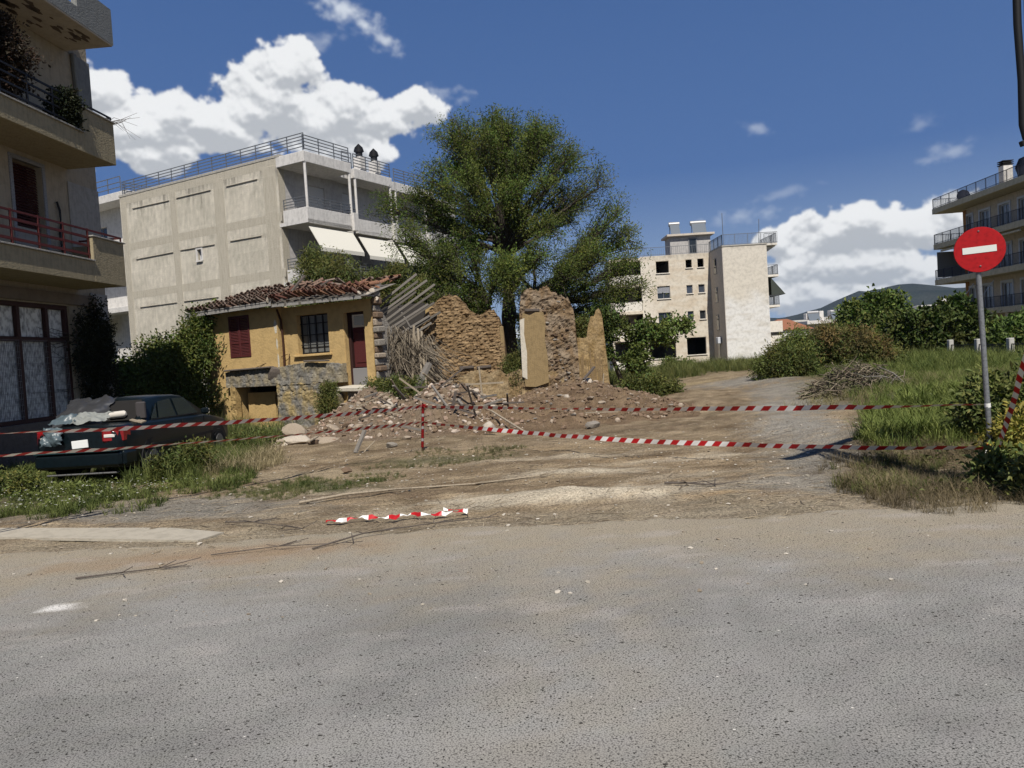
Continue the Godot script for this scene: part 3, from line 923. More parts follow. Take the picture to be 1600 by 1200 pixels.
# a big pale block with a blind gable and balconies on the side; the gable faces z, its right corner at x = 0
func tan_block() -> void:
	var t := thing("concrete_apartment_block", "pale cement-rendered apartment block with a blind gable wall and side balconies behind the yellow house", "building", Vector3(-11.14, 0, -39.5), -30)
	var gable := plaster("cement_render", Color(0.52, 0.475, 0.385), 0.5, 0.35, true)
	var white := plaster("white_render", Color(0.58, 0.56, 0.53), 0.4, 0.3)
	var inner := plaster("grey_render", Color(0.40, 0.385, 0.37), 0.4, 0.3)
	var steel := metal("steel_rail", Color(0.2, 0.21, 0.22), 0.5, 0.5)
	var m := MB.new()
	m.holed(-13.25, -0.12, -1.0, 12.55, [[-6.67, -6.33, 8.1, 8.66]], -0.4, 0.0)
	part("gable_wall", m, gable, t)
	# raised floor bands and storey panels of the render
	for row in [[11.72, 11.2], [8.79, 8.2], [5.95, 5.3]]:
		for s in [[-12.05, -8.7], [-8.07, -5.2], [-3.95, -1.58]]:
			m = MB.new()
			m.bar(Vector3(s[0], row[0] + rf(-0.02, 0.02), 0.05), Vector3(s[1], row[0] + rf(-0.03, 0.01), 0.05), 0.09, 0.045, Vector3.UP, 0.012)
			part("ledge", m, plaster("ledge_grey", Color(0.42, 0.385, 0.32), 0.7, 0.6, true), t)
	m = MB.new()
	for s in [[-12.9, 0.5], [-8.4, 0.55], [-4.6, 0.8], [-0.75, 0.9]]:
		m.box(Vector3(s[0], 5.6, 0.03), Vector3(s[1], 13.2, 0.06), Basis(), 0.015)
	for y in [12.3, 9.55, 6.7]:
		m.box(Vector3(-6.6, y, 0.018), Vector3(13.1, 0.45, 0.05), Basis(), 0.015)
	part("frame_bands", m, gable, t)
	# the weathered coat of render: black algae runs down from the roof edge, damp bands under each storey line
	var algae := func(x: float, y: float) -> Color:
		var c := Color(0.65, 0.60, 0.50).lerp(Color(0.55, 0.51, 0.42), clampf(0.5 + fbm(x, y, 0.35) * 1.2, 0.0, 1.0))
		var reach := 0.75 + 2.6 * maxf(-0.2, fbm(x, 2.0, 1.3) + 0.4 * fbm(x, 4.0, 5.0)) + 1.6 * smoothstep(-1.6, 0.0, x)
		c = c.lerp(Color(0.2, 0.185, 0.155), 0.95 * sqrt(smoothstep(reach, 0.0, 12.6 - y)) * clampf(0.6 + 1.3 * fbm(x, y * 0.12, 6.0), 0.0, 1.0))
		for s in [9.45, 8.75, 6.6, 5.9, 3.7]:
			c = c.lerp(Color(0.33, 0.29, 0.225), 0.55 * smoothstep(0.16, 0.0, absf(y - s + 0.08 * fbm(x, s, 0.8))) * clampf(0.4 + 1.5 * fbm(x, s + 20.0, 0.9), 0.0, 1.0))
		return c * (1.0 + 0.22 * fbm(x * 1.0, y * 0.18, 5.0) + 0.16 * fbm(x, y, 2.5))
	part("render_coat", coat(-13.22, -0.12, -1.0, 12.54, 0.11, [[-6.7, -6.3, 8.05, 8.7]], algae), plaster("render_coat", Color(1, 1, 1), 0.5, 0.0, true), t, Vector3(0, 0, 0.04))
	m = MB.new()
	m.box(Vector3(-6.6, 12.62, -0.2), Vector3(13.35, 0.14, 0.52), Basis(), 0.01)
	part("coping", m, plaster("coping_grey", Color(0.36, 0.34, 0.3), 0.7, 0.5), t)
	window(t, -6.67, -6.33, 8.1, 8.66, -0.15, metal("white_frame", Color(0.6, 0.62, 0.66), 0.5, 0.0), glass("blue_glass", Color(0.05, 0.06, 0.08)), 1, 2, 0.05)
	m = MB.new()
	m.box(Vector3(-6.5, 8.02, 0.06), Vector3(0.5, 0.08, 0.14))
	m.box(Vector3(-6.73, 8.38, 0.03), Vector3(0.11, 0.64, 0.07))
	m.box(Vector3(-6.27, 8.38, 0.03), Vector3(0.11, 0.64, 0.07))
	m.box(Vector3(-6.5, 8.72, 0.03), Vector3(0.57, 0.1, 0.075))
	part("window_surround", m, white, t)
	# body behind the gable: roof, back, and the recessed wall behind the balconies
	m = MB.new()
	m.box(Vector3(-6.7, 12.3, -8.4), Vector3(13.1, 0.4, 16.0))
	part("roof", m, white, t)
	m = MB.new()
	m.box(Vector3(-13.05, 5.6, -8.4), Vector3(0.3, 13.2, 15.9))
	m.box(Vector3(-6.6, 5.6, -16.3), Vector3(12.6, 13.2, 0.3))
	part("back_wall", m, white, t)
	# facade wall along -z at x = -0.1; doors to each balcony
	var holes := []
	for f in [0.0, 3.0, 6.0, 9.0]:
		for z in [1.6, 4.3, 7.6, 11.0]:
			holes.append([z, z + 1.3, f + 0.2, f + 2.5])
	m = MB.new()
	m.xf = Transform3D(Basis(Vector3.UP, PI * 0.5), Vector3(-0.14, 0, -0.42))
	m.holed(0.0, 15.6, -1.0, 12.1, holes, -0.3, 0.0)
	part("facade", m, inner, t)
	var blind := metal("roller_blind", Color(0.5, 0.5, 0.5), 0.7, 0.0)
	for h in holes:
		m = MB.new()
		m.xf = Transform3D(Basis(Vector3.UP, PI * 0.5), Vector3(-0.14, 0, -0.42))
		m.box(Vector3((h[0] + h[1]) * 0.5, (h[2] + h[3]) * 0.5 - 0.005, -0.1), Vector3(h[1] - h[0], h[3] - h[2], 0.04))
		part("blind", m, blind, t)
	m = MB.new()
	m.box(Vector3(-6.7, 3.0, -8.4), Vector3(12.6, 0.2, 15.5))
	m.box(Vector3(-6.7, 6.0, -8.4), Vector3(12.6, 0.2, 15.5))
	m.box(Vector3(-6.7, 9.0, -8.4), Vector3(12.6, 0.2, 15.5))
	part("floor_slab", m, mat("dark_inside", Color(0.012, 0.011, 0.01)), t)
	# three bays of balconies stepping along the side
	var bays := [[0.05, -3.45, 1.75], [-4.3, -7.6, 1.2], [-8.4, -11.6, 0.75]]
	for bi in bays.size():
		var bay: Array = bays[bi]
		var z0: float = bay[0]
		var z1: float = bay[1]
		var out: float = bay[2]
		var zc := (z0 + z1) * 0.5
		var len := z0 - z1
		m = MB.new()
		m.box(Vector3(out * 0.5 - 0.1, 12.3, zc), Vector3(out + 0.2, 0.54, len), Basis(), 0.02)
		m.box(Vector3(0.3, 12.305, z1 - 0.42), Vector3(0.9, 0.5, 0.9))
		part("roof_slab", m, white, t)
		for f in [9.02, 6.02, 3.02]:
			m = MB.new()
			m.box(Vector3(out * 0.5 - 0.1, f + 0.09, zc), Vector3(out + 0.2, 0.18, len))
			var b := part("balcony", m, white, t)
			m = MB.new()
			m.box(Vector3(out - 0.07, f + 0.38, zc), Vector3(0.14, 0.8, len - 0.02), Basis(), 0.012)
			m.box(Vector3(out * 0.5, f + 0.38, z0 - 0.07), Vector3(out - 0.15, 0.796, 0.13), Basis(), 0.012)
			m.box(Vector3(out * 0.5, f + 0.38, z1 + 0.07), Vector3(out - 0.15, 0.796, 0.13), Basis(), 0.012)
			part("parapet", m, white, b)
			railing(b, Vector3(out - 0.07, f + 0.78, z0 - 0.1), Vector3(out - 0.07, f + 0.78, z1 + 0.1), 0.55, [0.12, 0.26, 0.4, 0.55], 0.9, steel, 0.02)
			railing(b, Vector3(0.1, f + 0.78, z0 - 0.07), Vector3(out - 0.1, f + 0.78, z0 - 0.07), 0.55, [0.12, 0.26, 0.4, 0.55], 0.9, steel, 0.02)
		m = MB.new()
		m.rod(Vector3(0, 0, 0), Vector3(0, 2.25, 0), 0.075, 8)
		m.box(Vector3(0, 2.27, 0), Vector3(0.16, 0.05, 0.16))
		var cm := m.mesh()
		part("column", cm, white, t, Vector3(out - 0.08, 9.78, z0 - 0.12))
		part("column", cm, white, t, Vector3(out - 0.08, 9.78, z1 + 0.12))
		# parapet piers
		m = MB.new()
		m.box(Vector3(out + 0.01, 9.42, z1 + 0.05), Vector3(0.3, 0.95, 0.34), Basis(), 0.01)
		part("pier", m, white, t)
		railing(t, Vector3(out - 0.1, 12.57, z0 - 0.1), Vector3(out - 0.1, 12.57, z1 + 0.05), 0.82, [0.16, 0.33, 0.5, 0.66, 0.82], 1.15, steel, 0.022)
		# awnings let down in front of the second floor
		m = MB.new()
		var a0 := Vector3(out - 0.1, 8.86, z0 - 0.12)
		var a1 := Vector3(out - 0.1, 8.86, z1 + 0.12)
		var d0 := Vector3(out + 0.62, 7.72, z0 - 0.12)
		var d1 := Vector3(out + 0.62, 7.72, z1 + 0.12)
		m.quad(d0, d1, a1, a0)
		m.quad(d0 + Vector3(-0.012, -0.012, 0), a0 + Vector3(-0.012, -0.012, 0), a1 + Vector3(-0.012, -0.012, 0), d1 + Vector3(-0.012, -0.012, 0))
		m.quad(d0 - Vector3(0, 0.2, 0), d1 - Vector3(0, 0.2, 0), d1, d0)
		part("awning", m, mat("awning_cream", Color(0.62, 0.60, 0.53), 0.85, {"backlight": Color(0.2, 0.19, 0.15)}), t)
	railing(t, Vector3(-13.2, 12.69, -0.18), Vector3(1.6, 12.69, -0.18), 0.82, [0.16, 0.33, 0.5, 0.66, 0.82], 1.1, steel, 0.022)
	railing(t, Vector3(-13.2, 12.69, -0.3), Vector3(-13.2, 12.69, -5.0), 0.82, [0.16, 0.33, 0.5, 0.66, 0.82], 1.2, steel, 0.022)
	railing(t, Vector3(1.0, 12.57, -3.6), Vector3(1.05, 12.57, -4.3), 0.82, [0.3, 0.56, 0.82], 0.7, steel, 0.022)
	# chimney with a black cowl
	for cz in [-5.6, -6.9]:
		m = MB.new()
		m.box(Vector3(0.55, 13.0, cz), Vector3(0.5, 1.0, 0.5), Basis(), 0.02)
		var ch := part("chimney", m, white, t)
		m = MB.new()
		m.tube(PackedVector3Array([Vector3(0.55, 13.5, cz), Vector3(0.55, 13.78, cz), Vector3(0.55, 13.85, cz), Vector3(0.55, 14.05, cz), Vector3(0.55, 14.28, cz)]), PackedFloat32Array([0.2, 0.2, 0.3, 0.24, 0.02]), 10)
		part("cowl", m, metal("black_iron", Color(0.018, 0.018, 0.02)), ch)


func behind_left() -> void:
	# slice of a white building seen between the left block and the blind gable
	var t := thing("white_apartment_block", "narrow sunlit slice of a white building behind the left block, with rooftop chimney and awning", "building", Vector3(-30.6, 0, -54.0), -30)
	var white := plaster("white_render", Color(0.58, 0.56, 0.53))
	var m := MB.new()
	m.holed(-8.0, 9.0, -1.0, 13.2, [[1.0, 2.4, 10.2, 12.0], [3.6, 5.0, 10.2, 12.0], [1.0, 2.4, 3.4, 5.2], [3.4, 4.6, 3.4, 5.2], [1.2, 2.4, 6.8, 8.6]], -0.4, 0.0)
	m.box(Vector3(0.5, 6.1, -6.2), Vector3(17.0, 14.2, 11.5))
	part("wall", m, white, t)
	for h in [[1.0, 2.4, 10.2, 12.0], [3.6, 5.0, 10.2, 12.0], [1.0, 2.4, 3.4, 5.2], [3.4, 4.6, 3.4, 5.2], [1.2, 2.4, 6.8, 8.6]]:
		window(t, h[0], h[1], h[2], h[3], -0.2, metal("grey_frame", Color(0.33, 0.33, 0.34)), glass("dark_glass"), 2)
	m = MB.new()
	m.box(Vector3(0.5, 13.3, 0.4), Vector3(17.4, 0.5, 1.8), Basis(), 0.02)
	m.box(Vector3(0.5, 9.6, 0.6), Vector3(17.4, 0.35, 1.6), Basis(), 0.02)
	m.box(Vector3(0.5, 6.2, 0.6), Vector3(17.4, 0.35, 1.6), Basis(), 0.02)
	part("balcony_slab", m, white, t)
	railing(t, Vector3(-7.0, 13.55, 1.2), Vector3(8.6, 13.55, 1.2), 0.95, [0.3, 0.6, 0.95], 1.3, metal("steel_rail", Color(0.2, 0.21, 0.22)), 0.025)
	m = MB.new()
	m.box(Vector3(1.3, 14.6, 0.2), Vector3(0.8, 2.2, 0.8), Basis(), 0.03)
	var ch := part("chimney", m, white, t)
	m = MB.new()
	m.tube(PackedVector3Array([Vector3(1.3, 15.7, 0.2), Vector3(1.3, 15.85, 0.2), Vector3(1.3, 16.3, 0.2), Vector3(1.3, 16.5, 0.2)]), PackedFloat32Array([0.42, 0.5, 0.3, 0.03]), 10)
	part("cowl", m, metal("black_iron", Color(0.018, 0.018, 0.02)), ch)
	m = MB.new()
	m.quad(Vector3(0.6, 5.0, 2.3), Vector3(6.0, 5.0, 2.3), Vector3(6.0, 5.9, 0.5), Vector3(0.6, 5.9, 0.5))
	m.quad(Vector3(0.6, 4.98, 2.28), Vector3(0.6, 5.88, 0.48), Vector3(6.0, 5.88, 0.48), Vector3(6.0, 4.98, 2.28))
	part("awning", m, mat("awning_cream", Color(0.72, 0.67, 0.52)), t)
	m = MB.new()
	m.holed(-6.0, 12.0, -1.0, 2.6, [], 0.0, 0.3)
	var w := part("stone_wall", m, plaster("rubble_grey", Color(0.4, 0.38, 0.34), 0.7, 0.0, true), self, Vector3(-26.5, 0, -41.0), Basis(Vector3.UP, -0.5))
	tag(w, "low grey rendered garden wall behind the dark green bush, below the white building", "wall")


# four storeys, unfinished: frontal left part, a block stepping forward at the right; z towards the camera
func white_block() -> void:
	var t := thing("unfinished_apartment_block", "four-storey cream apartment block with black empty window openings right of the big tree", "building", Vector3(13.17, 0, -75.0), 0)
	var cream := plaster("cream_render", Color(0.60, 0.53, 0.43), 0.5, 0.0)
	var white := plaster("chalk_render", Color(0.66, 0.62, 0.55), 0.5, 0.0)
	var shade := plaster("cream_shaded", Color(0.5, 0.44, 0.37), 0.5, 0.0)  # darker copy of the cream render, shade put into the colour
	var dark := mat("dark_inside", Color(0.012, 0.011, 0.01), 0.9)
	var frame_m := metal("grey_frame", Color(0.33, 0.33, 0.34))
	var holes := [[1.5, 2.75, 8.88, 10.03], [4.4, 5.0, 9.24, 10.03], [5.55, 6.15, 9.24, 10.05], [1.5, 2.75, 6.4, 7.6], [4.36, 4.95, 6.75, 7.55], [5.52, 6.12, 6.77, 7.55], [1.5, 2.7, 3.85, 5.05], [4.34, 4.92, 4.2, 5.02], [5.52, 6.1, 4.2, 5.03], [4.12, 6.0, 0.78, 2.45], [0.5, 3.03, 0.6, 2.45], [1.4, 2.4, -1.05, -0.6], [4.6, 5.6, -1.05, -0.65]]
	var m := MB.new()
	m.holed(0.0, 6.85, -1.6, 10.58, holes, -0.3, 0.0)
	part("front_wall", m, cream, t)
	for h in holes:
		m = MB.new()
		m.box(Vector3((h[0] + h[1]) * 0.5, h[2] - 0.04, 0.03), Vector3(h[1] - h[0] + 0.14, 0.08, 0.16), Basis(), 0.01)
		part("sill", m, white, t)
	window(t, 4.36, 4.95, 6.75, 7.55, -0.14, frame_m, glass("blue_glass", Color(0.05, 0.06, 0.08)), 1)
	window(t, 5.52, 6.12, 6.77, 7.55, -0.14, frame_m, glass("blue_glass", Color(0.05, 0.06, 0.08)), 1)
	window(t, 1.5, 2.7, 3.85, 5.05, -0.16, frame_m, glass("dark_glass"), 2)
	window(t, 4.34, 4.92, 4.2, 5.02, -0.16, frame_m, glass("dark_glass"), 1)
	window(t, 5.52, 6.1, 4.2, 5.03, -0.16, frame_m, glass("dark_glass"), 1)
	shutter_slats(t, 1.52, 2.73, 6.95, 7.6, -0.1, metal("blind_grey", Color(0.36, 0.37, 0.4), 0.7, 0.0), 0.09)
	window(t, 1.5, 2.75, 6.4, 6.95, -0.16, frame_m, glass("dark_glass"), 2)
	# rooms inside, empty and unlit: floors, a back wall
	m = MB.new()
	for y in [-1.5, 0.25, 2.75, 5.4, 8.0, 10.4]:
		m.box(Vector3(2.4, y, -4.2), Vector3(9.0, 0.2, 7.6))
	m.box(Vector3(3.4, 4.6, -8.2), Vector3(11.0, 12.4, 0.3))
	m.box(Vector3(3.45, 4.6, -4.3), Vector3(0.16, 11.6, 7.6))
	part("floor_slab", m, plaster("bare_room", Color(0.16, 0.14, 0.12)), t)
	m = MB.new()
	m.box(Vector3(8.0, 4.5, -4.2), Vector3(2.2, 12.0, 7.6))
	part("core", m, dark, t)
	# open loggias at the left end
	m = MB.new()
	for y in [-0.6, 2.6, 5.2, 7.8, 10.3]:
		m.box(Vector3(-1.5, y, -1.6), Vector3(3.0, 0.3, 3.4), Basis(), 0.01)
	part("loggia_slab", m, cream, t)
	m = MB.new()
	for y in [2.75, 5.35, 7.95]:
		m.box(Vector3(-1.5, y + 0.45, 0.0), Vector3(2.9, 0.9, 0.14))
	m.box(Vector3(-1.6, 0.0, 0.05), Vector3(3.2, 1.1, 0.16))
	part("parapet", m, white, t)
	m = MB.new()
	m.holed(-3.1, -0.1, -1.6, 10.3, [[-2.4, -0.8, 8.1, 10.0], [-2.4, -0.8, 5.5, 7.4], [-2.4, -0.8, 2.9, 4.8], [-2.6, -0.6, 0.3, 2.3]], -3.4, -3.2)
	m.box(Vector3(-3.0, 4.5, -1.6), Vector3(0.2, 11.8, 3.2))
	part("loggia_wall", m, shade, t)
	# the forward block
	m = MB.new()
	m.box(Vector3(8.78, 5.45, 2.2), Vector3(4.06, 10.1, 4.6), Basis(), 0.02)
	m.box(Vector3(8.5, -0.6, 2.0), Vector3(3.2, 1.95, 4.0))
	var fwd := part("forward_block", m, white, t)
	var smear := func(x: float, y: float) -> Color:
		var c := Color(0.58, 0.535, 0.46).lerp(Color(0.64, 0.63, 0.605), smoothstep(6.6, 4.4, y + 1.6 * fbm(x, y, 0.35)))
		c = c.lerp(Color(0.47, 0.435, 0.375), clampf(fbm(x * 0.5, y * 2.2, 0.9) * 1.1, 0.0, 0.6))
		return c * (1.0 - 0.3 * smoothstep(0.35, 0.0, 10.5 - y) * clampf(0.6 + fbm(x, 3.0, 2.0), 0.0, 1.0))
	part("render_coat", coat(6.77, 10.8, -1.5, 10.48, 0.16, [], smear), plaster("smeared_coat", Color(1, 1, 1), 0.3), fwd, Vector3(0, 0, 4.512))
	var smear2 := func(x: float, y: float) -> Color:
		var c := Color(0.585, 0.535, 0.45).lerp(Color(0.52, 0.45, 0.355), clampf(0.5 + fbm(x * 0.6, y * 1.6, 0.7) * 1.3, 0.0, 1.0))
		c = c.lerp(Color(0.66, 0.61, 0.53), smoothstep(2.0, 0.0, x + fbm(x, y, 0.8)) * 0.7)
		return c * (1.0 - 0.3 * smoothstep(0.4, 0.0, 10.5 - y) * clampf(0.6 + fbm(x, 3.0, 2.0), 0.0, 1.0))
	part("render_coat", coat(0.01, 6.72, -1.5, 10.56, 0.05, holes, smear2), plaster("smeared_coat", Color(1, 1, 1)), t, Vector3(0, 0, 0.012))
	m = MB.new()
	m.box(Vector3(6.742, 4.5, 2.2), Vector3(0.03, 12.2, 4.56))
	part("shaded_side_face", m, shade, t)  # thin skin on the return, its shade painted in
	m = MB.new()
	m.box(Vector3(8.78, 10.55, 2.2), Vector3(4.16, 0.12, 4.72), Basis(), 0.015)
	part("coping", m, plaster("coping_grey", Color(0.36, 0.34, 0.3)), fwd)
	m = MB.new()
	m.box(Vector3(6.9, -0.9, 4.3), Vector3(0.26, 1.3, 0.26))
	part("pier", m, white, t)
	var wm := MB.new()
	wm.box(Vector3.ZERO, Vector3(0.05, 1.5, 0.9), Basis(), 0.01)
	var wmm := wm.mesh()
	for y in [9.0, 6.3, 3.7, 1.0]:   # narrow windows in the shaded return
		var w := part("window", wmm, frame_m, t, Vector3(6.715, y, 2.0))
		var g := MB.new()
		g.box(Vector3.ZERO, Vector3(0.02, 1.34, 0.74))
		part("pane", g, glass("dark_glass"), w, Vector3(-0.024, 0, 0))
	m = MB.new()
	m.box(Vector3(6.5, 2.0, 2.6), Vector3(0.34, 0.6, 0.8), Basis(), 0.03)
	part("air_conditioner", m, metal("white_frame", Color(0.6, 0.62, 0.66)), t)
	# balconies on the right flank
	var steel := metal("steel_rail", Color(0.2, 0.21, 0.22))
	for y in [10.55, 7.65, 4.85, 2.3]:
		m = MB.new()
		m.box(Vector3(11.35, y, 1.6), Vector3(1.3, 0.2, 4.6), Basis(), 0.01)
		if y > 10.0: m.prism(PackedVector2Array([Vector2(10.82, 9.7), Vector2(12.0, 10.42), Vector2(10.82, 10.42)]), 3.2, 3.5)
		var b := part("balcony", m, white, t)
		pickets(b, Vector3(11.95, y + 0.1, 3.85), Vector3(11.95, y + 0.1, -0.6), 0.9, 0.14, steel)
		pickets(b, Vector3(10.85, y + 0.1, 3.85), Vector3(11.95, y + 0.1, 3.85), 0.9, 0.14, steel)
	m = MB.new()
	m.quad(Vector3(11.3, 7.5, 3.8), Vector3(12.6, 5.9, 3.8), Vector3(12.6, 5.9, -0.4), Vector3(11.3, 7.5, -0.4))
	m.tri(Vector3(11.3, 7.5, 3.8), Vector3(11.3, 5.9, 3.8), Vector3(12.6, 5.9, 3.8))
	part("awning", m, metal("awning_green", Color(0.06, 0.07, 0.06), 0.8, 0.0), t)
	m = MB.new()
	m.box(Vector3(11.4, 0.9, 2.4), Vector3(1.2, 2.7, 3.6))
	m.box(Vector3(11.4, 2.95, 2.4), Vector3(1.24, 1.0, 3.7))
	part("ground_wing", m, white, t)
	m = MB.new()
	m.box(Vector3(11.4, 2.3, 4.25), Vector3(1.25, 0.1, 0.1))
	part("ledge", m, dark, t)
	# stair penthouse on the roof, roof railings, solar water heaters, aerials
	m = MB.new()
	m.box(Vector3(5.3, 11.6, -2.6), Vector3(4.0, 1.9, 2.4))
	var pent := part("stair_penthouse", m, plaster("grey_render", Color(0.40, 0.385, 0.37)), t)
	m = MB.new()
	m.box(Vector3(5.3, 12.62, -2.5), Vector3(4.7, 0.2, 3.0), Basis(), 0.01)
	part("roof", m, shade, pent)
	window(pent, 5.1, 5.95, 10.7, 12.3, -1.37, frame_m, glass("dark_glass"), 1, 1, 0.08, "door")
	pickets(t, Vector3(-2.9, 10.6, 0.0), Vector3(6.7, 10.6, 0.0), 0.8, 0.2, steel)
	pickets(t, Vector3(6.8, 10.6, 4.4), Vector3(11.9, 10.6, 4.3), 1.0, 0.12, steel)
	pickets(t, Vector3(6.8, 10.6, 4.4), Vector3(6.8, 10.6, -0.2), 1.0, 0.14, steel)
	m = MB.new()
	m.rod(Vector3(6.95, 10.6, 4.3), Vector3(6.95, 13.6, 4.3), 0.03, 5)
	m.rod(Vector3(10.3, 10.6, 4.0), Vector3(10.4, 12.9, 4.0), 0.03, 5)
	m.rod(Vector3(-1.2, 10.6, -1.0), Vector3(-1.2, 12.8, -1.0), 0.025, 5)
	m.rod(Vector3(-1.7, 12.6, -1.0), Vector3(-0.7, 12.6, -1.0), 0.02, 5)
	part("aerial", m, steel, t)
	for s in [[3.95, 0.85, "left and smaller of two solar water heaters on the cream block's rooftop penthouse"], [6.35, 1.25, "right and larger of two solar water heaters on the cream block's rooftop penthouse"]]:
		var h := thing("solar_water_heater", s[2], "solar water heater", t.position + Vector3(s[0] + 0.1, 12.72, -2.3), 0.0, "rooftop solar heaters")
		var w: float = s[1]
		m = MB.new()
		m.box(Vector3(0, 0.55, 0.1), Vector3(w * 1.1, 1.25, 0.07), Basis(Vector3.RIGHT, -0.45), 0.01)
		part("collector", m, mat("collector_glass", Color(0.10, 0.12, 0.145), 0.55, {"spec": 0.3}), h)
		m = MB.new()
		m.tube(PackedVector3Array([Vector3(-w * 0.62, 1.2, -0.35), Vector3(-w * 0.6, 1.2, -0.35), Vector3(w * 0.6, 1.2, -0.35), Vector3(w * 0.62, 1.2, -0.35)]), PackedFloat32Array([0.18, 0.24, 0.24, 0.18]), 14)
		part("tank", m, metal("tank_white", Color(0.4, 0.4, 0.4), 0.45, 0.5), h)
		m = MB.new()
		for x in [-w * 0.5, w * 0.5]:
			m.rod(Vector3(x, 0.0, -0.6), Vector3(x, 1.1, -0.4), 0.03, 5)
			m.rod(Vector3(x, 0.0, 0.4), Vector3(x, 1.1, -0.4), 0.03, 5)
		part("stand", m, steel, h)


# the block at the right edge: facade along x (towards the camera), z out over the field
func right_block() -> void:
	var t := thing("beige_apartment_block", "beige apartment block at the right edge, behind the no entry sign, with picket balconies", "building", Vector3(36.0, 0, -64.0), -93)
	var wall_m := plaster("beige_render", Color(0.50, 0.425, 0.325), 0.3, 0.3)
	var slab_m := plaster("beige_slab", Color(0.50, 0.43, 0.30), 0.5, 0.3)
	var orange := plaster("orange_render", Color(0.36, 0.17, 0.06), 0.4)
	var iron := metal("blue_black_iron", Color(0.03, 0.035, 0.055))
	var frame_m := metal("white_frame", Color(0.6, 0.62, 0.66))
	var floors := [2.65, 5.46, 8.42]
	var holes := []
	for f in floors:
		for x in [3.4, 6.0, 8.4, 11.6, 15.0]:
			holes.append([x, x + 1.3, f + 0.15, f + 2.3])
		holes.append([1.5, 2.3, f + 0.15, f + 2.3])
	var m := MB.new()
	m.xf = Transform3D(Basis(), Vector3(0, 0, -1.6))
	m.holed(1.1, 24.0, -0.5, 11.35, holes, -0.35, 0.0)
	m.box(Vector3(0.95, 5.4, -5.0), Vector3(0.3, 11.9, 9.9))
	m.box(Vector3(12.5, 5.4, -9.8), Vector3(23.0, 11.9, 0.3))
	part("facade", m, wall_m, t)
	m = MB.new()
	for f in floors:
		m.box(Vector3(12.5, f, -6.6), Vector3(22.6, 0.2, 9.2))
	part("floor_slab", m, mat("dark_inside", Color(0.012, 0.011, 0.01)), t)
	m = MB.new()
	for f in floors:
		m.box(Vector3(1.25, f + 1.5, -1.57), Vector3(0.42, 2.6, 0.08))
	part("orange_panel", m, orange, t)
	for h in holes:
		var w := window(t, h[0], h[1], h[2], h[3], -1.72, frame_m, glass("curtain_glass", Color(0.11, 0.11, 0.105)), 2, 1, 0.07)
		m = MB.new()
		m.box(Vector3(h[0] - 0.08, (h[2] + h[3]) * 0.5, -1.575), Vector3(0.14, h[3] - h[2], 0.07))
		m.box(Vector3(h[1] + 0.08, (h[2] + h[3]) * 0.5, -1.575), Vector3(0.14, h[3] - h[2], 0.07))
		m.box(Vector3((h[0] + h[1]) * 0.5, h[3] + 0.08, -1.575), Vector3(h[1] - h[0] + 0.3, 0.16, 0.075))
		part("surround", m, frame_m, w)
	var z := 0.0
	for f in floors + [11.38]:
		m = MB.new()
		var far := -0.8 + (0.05 if f < 5.0 else 0.0)
		m.box(Vector3((far + 24.0) * 0.5, f + 0.22, -0.85), Vector3(24.0 - far, 0.44, 1.7), Basis(), 0.015)
		if f > 11.0: m.box(Vector3(12.0, f + 0.25, -5.5), Vector3(23.6, 0.3, 8.0))
		m.box(Vector3(far + 1.0, f + 0.221, -3.4), Vector3(1.9, 0.43, 3.6), Basis(), 0.01)
		var b := part("balcony" if f < 11.0 else "roof", m, slab_m, t)
		pickets(b, Vector3(far + 0.1, f + 0.44, -0.06), Vector3(24.0, f + 0.44, -0.06), 0.8, 0.13, iron)
		pickets(b, Vector3(far + 0.08, f + 0.44, -0.06), Vector3(far + 0.08, f + 0.44, -5.0), 0.8, 0.13, iron)
	m = MB.new()   # partition under the second slab and a lowered blind at the far end
	m.box(Vector3(-0.66, 7.15, -2.6), Vector3(0.06, 2.1, 4.8))
	part("wind_screen", m, mat("screen_grey", Color(0.22, 0.21, 0.19), 0.9), t)
	m = MB.new()
	m.box(Vector3(2.3, -0.6 + 1.5, -0.3), Vector3(0.4, 3.6, 0.4))
	m.box(Vector3(9.0, -0.6 + 1.5, -0.3), Vector3(0.4, 3.6, 0.4))
	part("column", m, slab_m, t)
	m = MB.new()
	for x in [4.9, 7.6]:
		m.rod(Vector3(x, 7.95, -0.1), Vector3(x - 0.3, 6.9, 0.6), 0.025, 5)
		m.rod(Vector3(x, 5.1, -0.1), Vector3(x - 0.3, 4.0, 0.6), 0.025, 5)
	part("awning_arm", m, frame_m, t)
	m = MB.new()
	m.box(Vector3(8.0, 8.2, -0.08), Vector3(6.0, 0.14, 0.16), Basis(), 0.02)
	m.box(Vector3(2.5, 8.2, -0.08), Vector3(4.4, 0.14, 0.16), Basis(), 0.02)
	part("awning_roll", m, slab_m, t)
	m = MB.new()
	m.box(Vector3(4.2, 13.0, -3.2), Vector3(0.7, 2.0, 0.7), Basis(), 0.03)
	var ch := part("chimney", m, plaster("white_render", Color(0.58, 0.56, 0.53)), t)
	m = MB.new()
	for k in 3:
		m.box(Vector3(4.2, 14.05 + k * 0.14, -3.2), Vector3(0.8, 0.06, 0.8))
	part("cowl", m, mat("dark_inside", Color(0.012, 0.011, 0.01)), ch)
